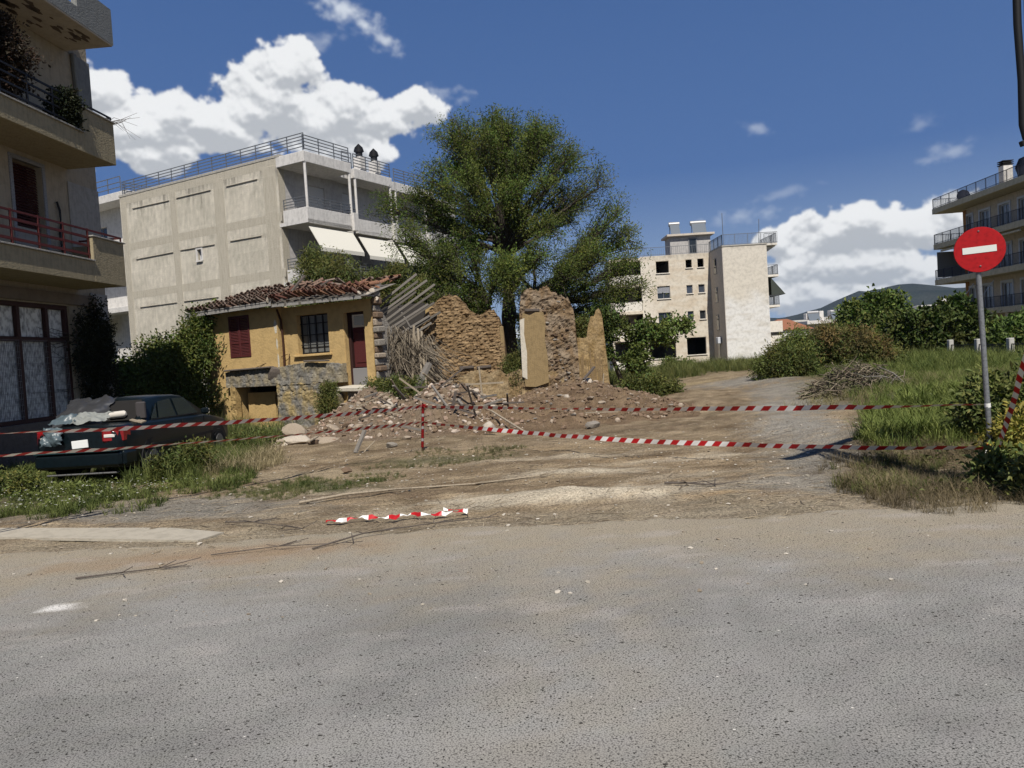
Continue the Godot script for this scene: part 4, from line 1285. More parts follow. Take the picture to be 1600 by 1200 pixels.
	for s in [[2.4, 0.9, "smaller dark covered bundle near the far corner of the beige block's roof"], [10.8, 1.5, "larger dark covered bundle on the beige block's roof, nearer the right edge"]]:
		var k := thing("covered_bundle", s[2], "bundle", t.to_global(Vector3(s[0], 11.82, -0.9)))
		m = MB.new()
		m.tube(PackedVector3Array([Vector3(0, 0, 0), Vector3(0, 0.12, 0), Vector3(0, 0.5 * s[1], 0), Vector3(0, 0.85 * s[1], 0), Vector3(0, s[1], 0)]), PackedFloat32Array([0.3 * s[1], 0.42 * s[1], 0.55 * s[1], 0.4 * s[1], 0.05]), 9)
		part("cover", m, mat("navy_cover", Color(0.012, 0.014, 0.025), 0.8), k)


func far_things() -> void:
	var white := plaster("white_render", Color(0.58, 0.56, 0.53))
	var tile := plaster("far_tiles", Color(0.24, 0.105, 0.06), 0.7, 0.0)
	# low white house with a flat roof, between the cream block and the shrubs
	var t := thing("flat_roofed_house", "low white flat-roofed house far off between the cream block and the green shrubs", "house", Vector3(46.6, 0, -110.0), 8)
	var m := MB.new()
	m.holed(-3.6, 5.0, -1.0, 3.6, [[-0.6, 0.7, 1.2, 2.9], [2.2, 3.4, 1.4, 2.9]], -5.0, 0.0)
	part("wall", m, white, t)
	window(t, -0.6, 0.7, 1.2, 2.9, -0.2, metal("grey_frame", Color(0.33, 0.33, 0.34)), glass("dark_glass"), 1)
	window(t, 2.2, 3.4, 1.4, 2.9, -0.2, metal("grey_frame", Color(0.33, 0.33, 0.34)), glass("dark_glass"), 1)
	m = MB.new()
	m.box(Vector3(0.2, 3.85, -2.0), Vector3(10.4, 0.5, 7.0), Basis(), 0.03)
	part("roof", m, white, t)
	for k in 4:
		m = MB.new()
		m.box(Vector3(-2.6 + k * 1.9, 4.8, -2.5), Vector3(rf(0.6, 1.2), rf(0.8, 1.5), 0.8), Basis(), 0.05)
		part("chimney", m, white, t)
	for x in [-2.2, 1.4]:
		var h := thing("solar_water_heater", "%s solar water heater on the far flat-roofed house" % ("left" if x < 0 else "right"), "solar water heater", t.to_global(Vector3(x, 4.1, -1.6)), 0, "far solar heaters")
		m = MB.new()
		m.box(Vector3(0, 0.6, 0), Vector3(1.6, 1.3, 0.08), Basis(Vector3.RIGHT, -0.6))
		part("collector", m, mat("collector_glass", Color(0.10, 0.12, 0.145), 0.55), h)
		m = MB.new()
		m.rod(Vector3(-0.8, 1.25, -0.5), Vector3(0.8, 1.25, -0.5), 0.26, 10)
		part("tank", m, metal("tank_white", Color(0.6, 0.6, 0.6)), h)
	# red roof beside it
	t = thing("red_roofed_house", "far house with a red tiled hip roof just right of the cream block", "house", Vector3(37.0, -0.3, -104.0), 10)
	t.scale = Vector3(0.62, 0.9, 0.62)
	m = MB.new()
	m.box(Vector3(0, 1.3, 0), Vector3(8.6, 4.6, 8.0))
	part("wall", m, white, t)
	m = MB.new()
	var a := Vector3(-4.8, 3.6, 4.5)
	var b := Vector3(4.8, 3.6, 4.5)
	var c := Vector3(4.8, 3.6, -4.5)
	var d := Vector3(-4.8, 3.6, -4.5)
	m.quad(a, b, Vector3(1.2, 5.3, 0), Vector3(-1.2, 5.3, 0))
	m.quad(c, d, Vector3(-1.2, 5.3, 0), Vector3(1.2, 5.3, 0))
	m.tri(b, c, Vector3(1.2, 5.3, 0))
	m.tri(d, a, Vector3(-1.2, 5.3, 0))
	m.quad(d, c, b, a)
	part("roof", m, tile, t)
	# a scatter of houses on the far slopes
	var spots := [[80.0, -170.0, 9.0, 5.5], [92.0, -185.0, 12.0, 6.5], [102.0, -182.0, 9.0, 7.5], [112.0, -190.0, 10.0, 6.0], [58.0, -150.0, 9.0, 5.0], [70.0, -160.0, 8.0, 5.6]]
	var says := ["first from the left", "second from the left", "third from the left", "fourth from the left", "fifth from the left", "last on the right"]
	spots.sort_custom(func(p, q): return p[0] / -p[1] < q[0] / -q[1])
	for i in spots.size():
		var s: Array = spots[i]
		t = thing("distant_house", "distant pale flat-roofed house below the hills, %s of the row" % says[i], "house", Vector3(s[0], -1.0, s[1]), rf(-20, 20), "distant houses below the hills")
		m = MB.new()
		m.holed(-s[2] * 0.5, s[2] * 0.5, 0.0, s[3] + 1.0, [[-s[2] * 0.35, -s[2] * 0.2, s[3] - 1.8, s[3] - 0.3], [s[2] * 0.1, s[2] * 0.25, s[3] - 1.8, s[3] - 0.3]], -7.0, 0.0)
		part("wall", m, white, t)
		m = MB.new()
		m.box(Vector3(0, s[3] + 1.15, -3.5), Vector3(s[2] + 0.6, 0.3, 7.6))
		m.box(Vector3(s[2] * 0.2, s[3] + 1.9, -3.0), Vector3(1.0, 1.4, 1.0))
		part("roof", m, white, t)


func hills() -> void:
	var nx := 150
	var ny := 26
	var p := PackedVector3Array()
	var c := PackedColorArray()
	var f := FastNoiseLite.new()
	f.seed = 9
	f.frequency = 0.0012
	f.fractal_octaves = 5
	for j in ny:
		for i in nx:
			var az := deg_to_rad(-60.0 + 120.0 * i / (nx - 1))
			var d := lerpf(1500.0, 3600.0, j / float(ny - 1))
			var x := sin(az) * d
			var z := -cos(az) * d
			var deg := rad_to_deg(az)
			var ridge := 134.0 * exp(-pow((deg - 26.2) / 4.2, 2.0)) + 140.0 * exp(-pow((deg - 33.5) / 4.5, 2.0)) + 60.0 * exp(-pow((deg - 17.0) / 7.0, 2.0)) + 40.0 + 40.0 * sin(deg * 0.13 + 1.0)
			var rise := sin(PI * clampf((d - 1500.0) / 2100.0, 0.0, 1.0))
			p.append(Vector3(x, -12.0 + rise * (ridge * (0.86 + 0.3 * f.get_noise_2d(x, z)) + 16.0 * f.get_noise_2d(x * 4.0, z * 4.0)), z))
			var g := 0.5 + f.get_noise_2d(x * 6.0, z * 6.0)
			c.append(Color(0.034, 0.044, 0.036).lerp(Color(0.06, 0.068, 0.055), clampf(g, 0.0, 1.0)))
	var leafy := noise_tex("hill_scrub", FastNoiseLite.TYPE_CELLULAR, 0.05, 3, [[0.0, 1.0], [0.6, 0.7], [1.0, 0.4]], 512)
	tag(part("hills", sheet(p, nx, ny, c), mat("hill_scrub", Color(1.0, 1.0, 1.0), 1.0, {"vc": true, "tex": leafy, "scale": Vector3.ONE * 0.006, "world": true, "spec": 0.0}), self), "", "", "", "structure")


# ------------------------------------------------------------------ stones, planks, tiles: shared shapes
var stone_meshes := []
var brick_meshes := []
var leaf_meshes := {}


func stone_mesh(seed_n: int, flat := 0.7) -> ArrayMesh:
	var r := RandomNumberGenerator.new()
	r.seed = seed_n
	var g := (1.0 + sqrt(5.0)) / 2.0
	var pts := []
	for a in [[-1, g, 0], [1, g, 0], [-1, -g, 0], [1, -g, 0], [0, -1, g], [0, 1, g], [0, -1, -g], [0, 1, -g], [g, 0, -1], [g, 0, 1], [-g, 0, -1], [-g, 0, 1]]:
		pts.append(Vector3(a[0], a[1], a[2]).normalized())
	var faces := [[0, 11, 5], [0, 5, 1], [0, 1, 7], [0, 7, 10], [0, 10, 11], [1, 5, 9], [5, 11, 4], [11, 10, 2], [10, 7, 6], [7, 1, 8], [3, 9, 4], [3, 4, 2], [3, 2, 6], [3, 6, 8], [3, 8, 9], [4, 9, 5], [2, 4, 11], [6, 2, 10], [8, 6, 7], [9, 8, 1]]
	var planes := []
	for k in 9:   # cut the ball with a few flat breaks
		planes.append([Vector3(r.randfn(), r.randfn(), r.randfn()).normalized(), r.randf_range(0.5, 0.85)])
	var shape := func(p: Vector3) -> Vector3:
		var q := p
		for pl in planes:
			var d: float = q.dot(pl[0]) - pl[1]
			if d > 0.0: q -= pl[0] * d
		return q * Vector3(1.0, flat, 0.8)
	var m := MB.new()
	for f in faces:
		var a: Vector3 = pts[f[0]]
		var b: Vector3 = pts[f[1]]
		var c: Vector3 = pts[f[2]]
		var ab := (a + b).normalized()
		var bc := (b + c).normalized()
		var ca := (c + a).normalized()
		for tr in [[a, ab, ca], [ab, b, bc], [ca, bc, c], [ab, bc, ca]]:
			m.tri(shape.call(tr[0]), shape.call(tr[1]), shape.call(tr[2]))
	return m.mesh()


func rubble_shapes() -> void:
	for k in 7: stone_meshes.append(stone_mesh(100 + k, [0.75, 0.5, 0.9, 0.6, 0.4, 0.8, 0.65][k]))
	for k in 4:
		var m := MB.new()
		var w := 0.5 + 0.14 * k
		m.prism(PackedVector2Array([Vector2(-w, -0.5), Vector2(w * 0.8, -0.5), Vector2(w, -0.1), Vector2(w * 0.75, 0.5), Vector2(-w * 0.9, 0.5)]), -0.25, 0.25)
		brick_meshes.append(m.mesh())


func stone_mats() -> Array:
	var blotch := noise_tex("stone_face", FastNoiseLite.TYPE_SIMPLEX_SMOOTH, 0.02, 5, [[0.0, 0.66], [0.5, 0.95], [1.0, 1.0]], 512)
	var o := {"tex": blotch, "scale": Vector3.ONE * 1.4, "bump": blotch, "bscale": 1.0}
	return [mat("stone_beige", Color(0.33, 0.27, 0.205), 0.95, o), mat("stone_grey", Color(0.25, 0.225, 0.19), 0.95, o), mat("stone_brown", Color(0.175, 0.122, 0.082), 0.95, o), mat("stone_pale", Color(0.47, 0.41, 0.335), 0.95, o), mat("stone_pink", Color(0.30, 0.215, 0.16), 0.95, o)]


func wood_mat(key := "weathered_wood", col := Color(0.22, 0.2, 0.175)) -> StandardMaterial3D:
	var grain := noise_tex("wood_grain", FastNoiseLite.TYPE_SIMPLEX_SMOOTH, 0.03, 4, [[0.0, 0.6], [0.45, 0.9], [1.0, 1.0]], 512)
	return mat(key, col, 0.9, {"tex": grain, "scale": Vector3(2.2, 2.2, 0.4), "bump": grain, "bscale": 0.8})


# ------------------------------------------------------------------ the yellow house; its front faces local z, its right corner at x = 0
func yellow_house() -> void:
	var t := thing("yellow_house", "derelict ochre yellow house with sagging tile roof, maroon shutter and door above a broken basement", "house", Vector3(-4.22, 0, -24.0), -27)
	var ochre := plaster("ochre_plaster", Color(0.45, 0.315, 0.14), 0.5, 0.0)
	var grey := plaster("bare_masonry", Color(0.30, 0.275, 0.24), 0.7, 0.4, true)
	var maroon := metal("maroon_paint", Color(0.09, 0.021, 0.021), 0.6, 0.0)
	var iron := metal("black_iron", Color(0.018, 0.018, 0.02))
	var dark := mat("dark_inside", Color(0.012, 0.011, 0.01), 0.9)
	var wood := wood_mat()
	var m := MB.new()
	# left wing wall, and the right part set back a hand
	m.holed(-7.42, -3.93, -0.6, 3.86, [[-6.16, -5.2, 2.25, 3.68], [-5.96, -3.95, -0.59, 1.2]], -0.55, 0.0)
	m.holed(-3.93, -0.2, -0.6, 3.8, [[-3.28, -1.96, 2.2, 3.5], [-1.3, -0.5, 1.02, 3.44]], -0.62, -0.22)
	var w := part("front_wall", m, ochre, t)
	m = MB.new()
	m.box(Vector3(-7.22, 1.6, -3.1), Vector3(0.4, 4.5, 5.1))
	m.box(Vector3(-3.7, 1.6, -5.6), Vector3(7.4, 4.4, 0.4))
	part("side_wall", m, ochre, t)
	m = MB.new()   # the right gable, standing stub only
	m.xf = Transform3D(Basis(Vector3.UP, PI * 0.5), Vector3(-0.41, 0, -0.4))
	m.prism(PackedVector2Array([Vector2(0.22, -0.6), Vector2(4.9, -0.6), Vector2(4.9, 1.0), Vector2(3.0, 1.5), Vector2(1.5, 2.2), Vector2(0.75, 3.0), Vector2(0.22, 3.7)]), -0.19, 0.19)
	part("gable_wall", m, grey, t)
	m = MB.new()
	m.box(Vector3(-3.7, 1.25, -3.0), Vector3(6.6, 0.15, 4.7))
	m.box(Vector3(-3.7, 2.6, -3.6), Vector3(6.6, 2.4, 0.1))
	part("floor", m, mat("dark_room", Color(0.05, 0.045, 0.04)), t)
	# stone quoins of the torn right corner
	var sm := stone_mats()
	var y := 1.25
	var k := 0
	while y < 3.9:
		var h := rf(0.17, 0.26)
		var q := MB.new()
		var len := rf(0.17, 0.24) if k % 2 else rf(0.09, 0.15)
		q.box(Vector3.ZERO, Vector3(len, h * 0.94, rf(0.34, 0.42)), Basis(), 0.035)
		part("quoin", q, sm[[1, 2, 1, 0, 2][k % 5]], w, Vector3(len * 0.5 - 0.195, y + h * 0.5, -0.42), Basis.from_euler(Vector3(rf(-0.04, 0.04), rf(-0.1, 0.1), rf(-0.05, 0.05))))
		y += h
		k += 1
	# scars where the plaster has fallen
	m = MB.new()
	for s in [[-7.36, 1.7, 0.1, 2.0], [-4.02, 3.2, 0.07, 0.55], [-4.0, 2.6, 0.05, 0.4], [-3.98, 2.0, 0.04, 0.7]]:
		var poly := PackedVector2Array()
		for a in 12:
			var rr := rf(0.6, 1.0)
			poly.append(Vector2(s[0] + cos(TAU * a / 12.0) * s[2] * rr, s[1] + sin(TAU * a / 12.0) * s[3] * 0.5 * rr))
		m.prism(poly, -0.01, 0.006)
	part("bare_patch", m, plaster("lime_scar", Color(0.5, 0.46, 0.38), 0.7), w)
	# closed shutter
	m = MB.new()
	for x in [-6.13, -5.68, -5.23]:
		m.box(Vector3(x, 2.965, 0.0), Vector3(0.065 if x != -5.68 else 0.1, 1.42, 0.05), Basis(), 0.008)
	for yy in [2.29, 2.75, 3.64]:
		m.box(Vector3(-5.68, yy, 0.0), Vector3(0.94, 0.08, 0.046), Basis(), 0.008)
	var sh := part("shutter", m, maroon, t)
	shutter_slats(sh, -6.09, -5.72, 2.34, 3.6, -0.005, maroon, 0.052)
	shutter_slats(sh, -5.64, -5.27, 2.34, 3.6, -0.005, maroon, 0.052)
	# barred window
	var wi := window(t, -3.26, -1.98, 2.2, 3.49, -0.42, iron, mat("dusty_glass", Color(0.13, 0.135, 0.13), 0.35, {"spec": 0.5}), 4, 1, 0.04)
	m = MB.new()
	for yy in [2.5, 2.83, 3.2]:
		m.box(Vector3(-2.62, yy, -0.36), Vector3(1.28, 0.03, 0.02))
	for x in [-2.95, -2.62, -2.3]:
		m.box(Vector3(x, 2.84, -0.355), Vector3(0.014, 1.28, 0.012))
	part("bars", m, iron, wi)
	m = MB.new()
	m.quad(Vector3(-3.2, 2.24, -0.5), Vector3(-2.8, 2.24, -0.48), Vector3(-2.9, 2.7, -0.5), Vector3(-3.2, 2.9, -0.5))
	m.quad(Vector3(-2.35, 2.24, -0.5), Vector3(-2.02, 2.24, -0.5), Vector3(-2.05, 3.0, -0.5), Vector3(-2.28, 3.1, -0.5))
	part("curtain", m, mat("rag", Color(0.3, 0.3, 0.28)), wi)
	m = MB.new()
	m.box(Vector3(-2.65, 2.15, -0.2), Vector3(1.6, 0.07, 0.16), Basis(), 0.012)
	part("sill", m, ochre, wi)
	# door
	m = MB.new()
	m.box(Vector3(-1.24, 2.23, -0.45), Vector3(0.1, 2.42, 0.14), Basis(), 0.01)
	m.box(Vector3(-0.54, 2.23, -0.45), Vector3(0.07, 2.42, 0.14), Basis(), 0.01)
	m.box(Vector3(-0.9, 3.4, -0.45), Vector3(0.76, 0.08, 0.13), Basis(), 0.01)
	var door := part("door", m, mat("black_brown", Color(0.03, 0.012, 0.01), 0.7), t)
	m = MB.new()
	m.box(Vector3(-0.86, 2.3, -0.5), Vector3(0.62, 1.3, 0.05), Basis(), 0.01)
	m.box(Vector3(-0.86, 2.3, -0.47), Vector3(0.44, 1.0, 0.03), Basis(), 0.01)
	part("door_leaf", m, maroon, door)
	m = MB.new()
	m.box(Vector3(-0.84, 3.16, -0.47), Vector3(0.5, 0.3, 0.03), Basis(), 0.005)
	part("fanlight", m, mat("milky_glass", Color(0.42, 0.42, 0.38), 0.4), door)
	m = MB.new()
	m.box(Vector3(-0.86, 1.34, -0.4), Vector3(0.68, 0.58, 0.05), Basis(), 0.01)
	part("kick_plate", m, mat("grey_board", Color(0.2, 0.195, 0.195), 0.8), door)
	m = MB.new()
	m.box(Vector3(-1.4, 2.4, -0.215), Vector3(0.16, 2.0, 0.04), Basis(), 0.01)
	part("door_jamb", m, ochre, t)
	# doorstep slab, cracked
	m = MB.new()
	m.box(Vector3(-0.55, 1.0, 0.1), Vector3(1.3, 0.14, 0.8), Basis.from_euler(Vector3(0.04, 0.0, -0.03)), 0.02)
	part("doorstep", m, plaster("lime_scar", Color(0.5, 0.46, 0.38)), t)
	m = MB.new()
	m.box(Vector3(-0.5, 0.2, 0.0), Vector3(1.0, 1.5, 0.5), Basis(), 0.05)
	part("step_base", m, grey, t)
	# drain pipe and its stay
	m = MB.new()
	m.tube(PackedVector3Array([Vector3(-3.86, 3.75, 0.05), Vector3(-3.87, 3.4, -0.12), Vector3(-3.84, 2.6, -0.12), Vector3(-3.85, 1.75, -0.11)]), PackedFloat32Array([0.035, 0.035, 0.035, 0.035]), 8)
	var pipe := part("drain_pipe", m, metal("rust_brown", Color(0.07, 0.032, 0.02), 0.8), t)
	m = MB.new()
	m.rod(Vector3(-3.66, 1.78, -0.1), Vector3(-3.64, 2.25, -0.16), 0.014, 5)
	m.rod(Vector3(-3.66, 2.25, -0.12), Vector3(-5.0, 1.86, 0.05), 0.009, 5)
	part("stay", m, metal("rust_brown", Color(0.07, 0.032, 0.02)), pipe)
	# broken terrace front: a thick beam of bare concrete, a niche and a black doorway under it, masonry at the right
	var beam := part("terrace_beam", ragged([[-6.3, 1.74], [-5.9, 1.82], [-5.1, 1.8], [-4.6, 1.86], [-4.2, 1.78], [-3.4, 1.86], [-2.6, 1.92], [-1.9, 1.86], [-1.15, 1.8]], 1.22, 0.2, 0.045, Color(0.19, 0.18, 0.16), 0.04, 0.0, Color(0.25, 0.215, 0.15)), vcol_mat(), t, Vector3(0, 0, 0.08))
	m = MB.new()
	m.box(Vector3(-5.2, 1.83, 0.1), Vector3(2.1, 0.06, 0.26), Basis(Vector3.BACK, 0.015), 0.015)
	m.box(Vector3(-2.2, 1.95, 0.1), Vector3(0.9, 0.05, 0.26), Basis(Vector3.BACK, -0.03), 0.015)
	part("slab_edge", m, plaster("dark_base", Color(0.12, 0.1, 0.085)), beam)
	part("broken_lump", stone_meshes[2], plaster("dark_base", Color(0.12, 0.1, 0.085)), beam, Vector3(-4.1, 1.6, 0.06), Basis.from_euler(Vector3(0.3, 0, 0.15)).scaled(Vector3(0.42, 0.3, 0.14)))
	part("pillar", ragged([[-6.14, 1.3], [-6.0, 1.25], [-5.9, 1.3]], -0.6, 0.24, 0.05, Color(0.36, 0.255, 0.115), 0.05, 0.0), vcol_mat(), t, Vector3(0, 0, 0.06))
	part("masonry", ragged([[-3.95, 1.26], [-3.0, 1.25], [-1.95, 1.27], [-1.7, 1.0], [-1.5, 0.8]], -0.6, 0.4, 0.04, Color(0.19, 0.18, 0.16), 0.04, 0.2, Color(0.29, 0.225, 0.115), 0.9), vcol_mat(), t, Vector3(0, 0, 0.02))
	m = MB.new()
	m.box(Vector3(-5.14, 0.15, -0.3), Vector3(1.26, 1.7, 0.1), Basis(), 0.01)
	part("inner_wall", m, ochre, t)
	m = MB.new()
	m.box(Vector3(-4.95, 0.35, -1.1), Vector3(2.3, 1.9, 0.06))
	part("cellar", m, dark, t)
	# eaves: board, rafters, then the tiles one by one
	m = MB.new()
	m.bar(Vector3(-7.75, 3.84, 0.42), Vector3(-3.75, 3.93, 0.42), 0.03, 0.16)
	m.bar(Vector3(-7.7, 3.9, 0.2), Vector3(-3.8, 3.98, 0.2), 0.5, 0.03)
	m.bar(Vector3(-7.75, 3.84, 0.4), Vector3(-7.75, 4.2, -1.5), 0.03, 0.14)
	part("fascia", m, plaster("grey_fascia", Color(0.26, 0.25, 0.235), 0.7), t)
	m = MB.new()
	m.bar(Vector3(-3.75, 3.86, 0.36), Vector3(-0.1, 3.82, 0.36), 0.03, 0.11)
	m.bar(Vector3(-3.75, 3.9, 0.1), Vector3(0.0, 3.86, 0.1), 0.55, 0.03)
	part("fascia", m, plaster("grey_fascia", Color(0.26, 0.25, 0.235)), t)
	m = MB.new()
	for j in 11:
		var x := -7.5 + j * 0.62
		m.bar(Vector3(x, 3.84, 0.4), Vector3(x, 4.5, -2.3), 0.08, 0.1)
	part("rafter", m, wood, t)
	m = MB.new()
	m.quad(Vector3(-7.6, 3.89, 0.3), Vector3(-4.7, 3.93, 0.3), Vector3(-5.0, 4.6, -2.4), Vector3(-6.2, 4.55, -2.4))
	m.quad(Vector3(-3.2, 3.88, 0.3), Vector3(0.1, 3.86, 0.3), Vector3(-0.2, 4.36, -1.7), Vector3(-3.0, 4.42, -1.9))
	part("roof_boards", m, wood, t)
	var tiles := []
	for i in 3:
		var tm := MB.new()
		var n := 6
		for a in n:   # a half-round tile: arched strip, wider at its lower end
			var a0 := PI * a / n
			var a1 := PI * (a + 1) / n
			var r0 := 0.092
			var r1 := 0.076
			var p0 := Vector3(cos(a0) * r0, sin(a0) * r0 * 0.85, 0.21)
			var p1 := Vector3(cos(a1) * r0, sin(a1) * r0 * 0.85, 0.21)
			var p2 := Vector3(cos(a1) * r1, sin(a1) * r1 * 0.85, -0.21)
			var p3 := Vector3(cos(a0) * r1, sin(a0) * r1 * 0.85, -0.21)
			tm.quad(p0, p3, p2, p1)
			tm.quad(p0 * 0.86, p1 * Vector3(0.86, 0.86, 1.0), p2 * Vector3(0.86, 0.86, 1.0), p3 * Vector3(0.86, 0.86, 1.0))
			tm.quad(p0, p1, p1 * Vector3(0.86, 0.86, 1.0), p0 * Vector3(0.86, 0.86, 1.0))
		tiles.append(tm.mesh())
	var lichen := noise_tex("tile_lichen", FastNoiseLite.TYPE_SIMPLEX_SMOOTH, 0.035, 4, [[0.0, 0.45], [0.5, 0.9], [1.0, 1.0]], 256)
	var o := {"tex": lichen, "scale": Vector3.ONE * 2.3}
	var tm2 := [mat("tile_grey", Color(0.24, 0.185, 0.15), 0.95, o), mat("tile_brown", Color(0.215, 0.14, 0.105), 0.95, o), mat("tile_red", Color(0.15, 0.068, 0.05), 0.95, o), mat("tile_orange", Color(0.27, 0.14, 0.085), 0.95, o)]
	var roof := Node3D.new()
	roof.name = "tile_roof"
	t.add_child(roof)
	for row in 8:
		for i in 38:
			var x := -7.72 + i * 0.205
			var right := x > -3.75
			var z := 0.36 - row * 0.31
			if row > 4 and right: continue
			var hole := Vector2((x + 3.9) / 0.95, (z + 1.35) / 1.0).length() < 0.85 + 0.35 * rf(0, 1)
			if hole or x < -7.6 + row * 0.16 or (right and x > -0.2 - row * 0.05) or rf(0, 1) < (0.09 if not right else 0.06): continue
			var yy := 4.0 - (z - 0.36) * (0.34 if not right else 0.2) + (0.035 if right else 0.0) + 0.09 * sin((x + 7.7) * 0.9) * (-1.0 if right else -0.5) + rf(-0.012, 0.02)
			if not right: yy -= 0.04 - (x + 7.7) * 0.024
			else: yy -= (x + 3.75) * 0.012
			var tilt := Basis.from_euler(Vector3(-0.3 + rf(-0.09, 0.09), rf(-0.13, 0.13), rf(-0.16, 0.16)))
			if rf(0, 1) < (0.2 if row > 2 else 0.07): tilt = tilt * Basis.from_euler(Vector3(rf(-0.2, 0.2), rf(-0.8, 0.8), rf(-0.2, 0.2)))
			var pick := (0 if rf(0, 1) < 0.6 else 1) if not right else (2 if rf(0, 1) < 0.55 else (1 if rf(0, 1) < 0.6 else 3))
			if right and x > -1.4 and row > 2: pick = 3
			part("tile", tiles[i % 3], tm2[pick], roof, Vector3(x, yy, z), tilt)
	# heaped broken tiles and snapped timbers round the hole in the roof
	for j in 60:
		var x := rf(-5.4, -0.3)
		var z := rf(-2.4, -0.7)
		part("tile", tiles[j % 3], tm2[[0, 1, 0, 2, 1][j % 5] if x < -1.5 else [3, 3, 2, 1][j % 4]], roof, Vector3(x, 4.12 - z * 0.2 + rf(0.0, 0.1) + 0.2 * exp(-pow((x + 3.6) / 0.9, 2.0)), z), Basis.from_euler(Vector3(rf(-0.6, 0.6), rf(-PI, PI), rf(-0.6, 0.6))))
	for s in [[Vector3(-4.6, 4.2, -1.0), Vector3(-3.4, 4.75, -1.3), 0.1], [Vector3(-3.9, 4.1, -0.4), Vector3(-3.75, 4.95, -1.3), 0.09], [Vector3(-3.2, 4.15, -0.5), Vector3(-2.5, 4.65, -1.1), 0.07], [Vector3(-4.4, 4.55, -1.6), Vector3(-2.8, 4.42, -1.3), 0.08], [Vector3(-5.6, 4.5, -2.1), Vector3(-3.6, 4.8, -2.3), 0.08]]:
		m = MB.new()
		m.bar(s[0], s[1], s[2], s[2] * 0.8, Vector3.UP, 0.01)
		part("broken_timber", m, wood_mat("dark_timber", Color(0.12, 0.1, 0.085)), roof)
	for s in [[-3.82, 4.06, 0.4, 0.15], [-0.25, 3.94, 0.25, 0.1], [-0.1, 3.9, 0.0, 0.11], [-0.15, 4.02, -0.3, 0.12], [-0.05, 3.76, -0.35, 0.11]]:
		part("stone", stone_meshes[2], sm[3], roof, Vector3(s[0], s[1], s[2]), rough_basis(0.5).scaled(Vector3.ONE * s[3]))


func vcol_mat(key := "rough_earth", rough := 0.97) -> StandardMaterial3D:
	var grain := noise_tex("stone_face", FastNoiseLite.TYPE_SIMPLEX_SMOOTH, 0.02, 5, [[0.0, 0.66], [0.5, 0.95], [1.0, 1.0]], 512)
	return mat(key, Color(1.1, 1.1, 1.1), rough, {"vc": true, "tex": grain, "scale": Vector3.ONE * 1.3, "bump": grain, "bscale": 1.5, "spec": 0.15})


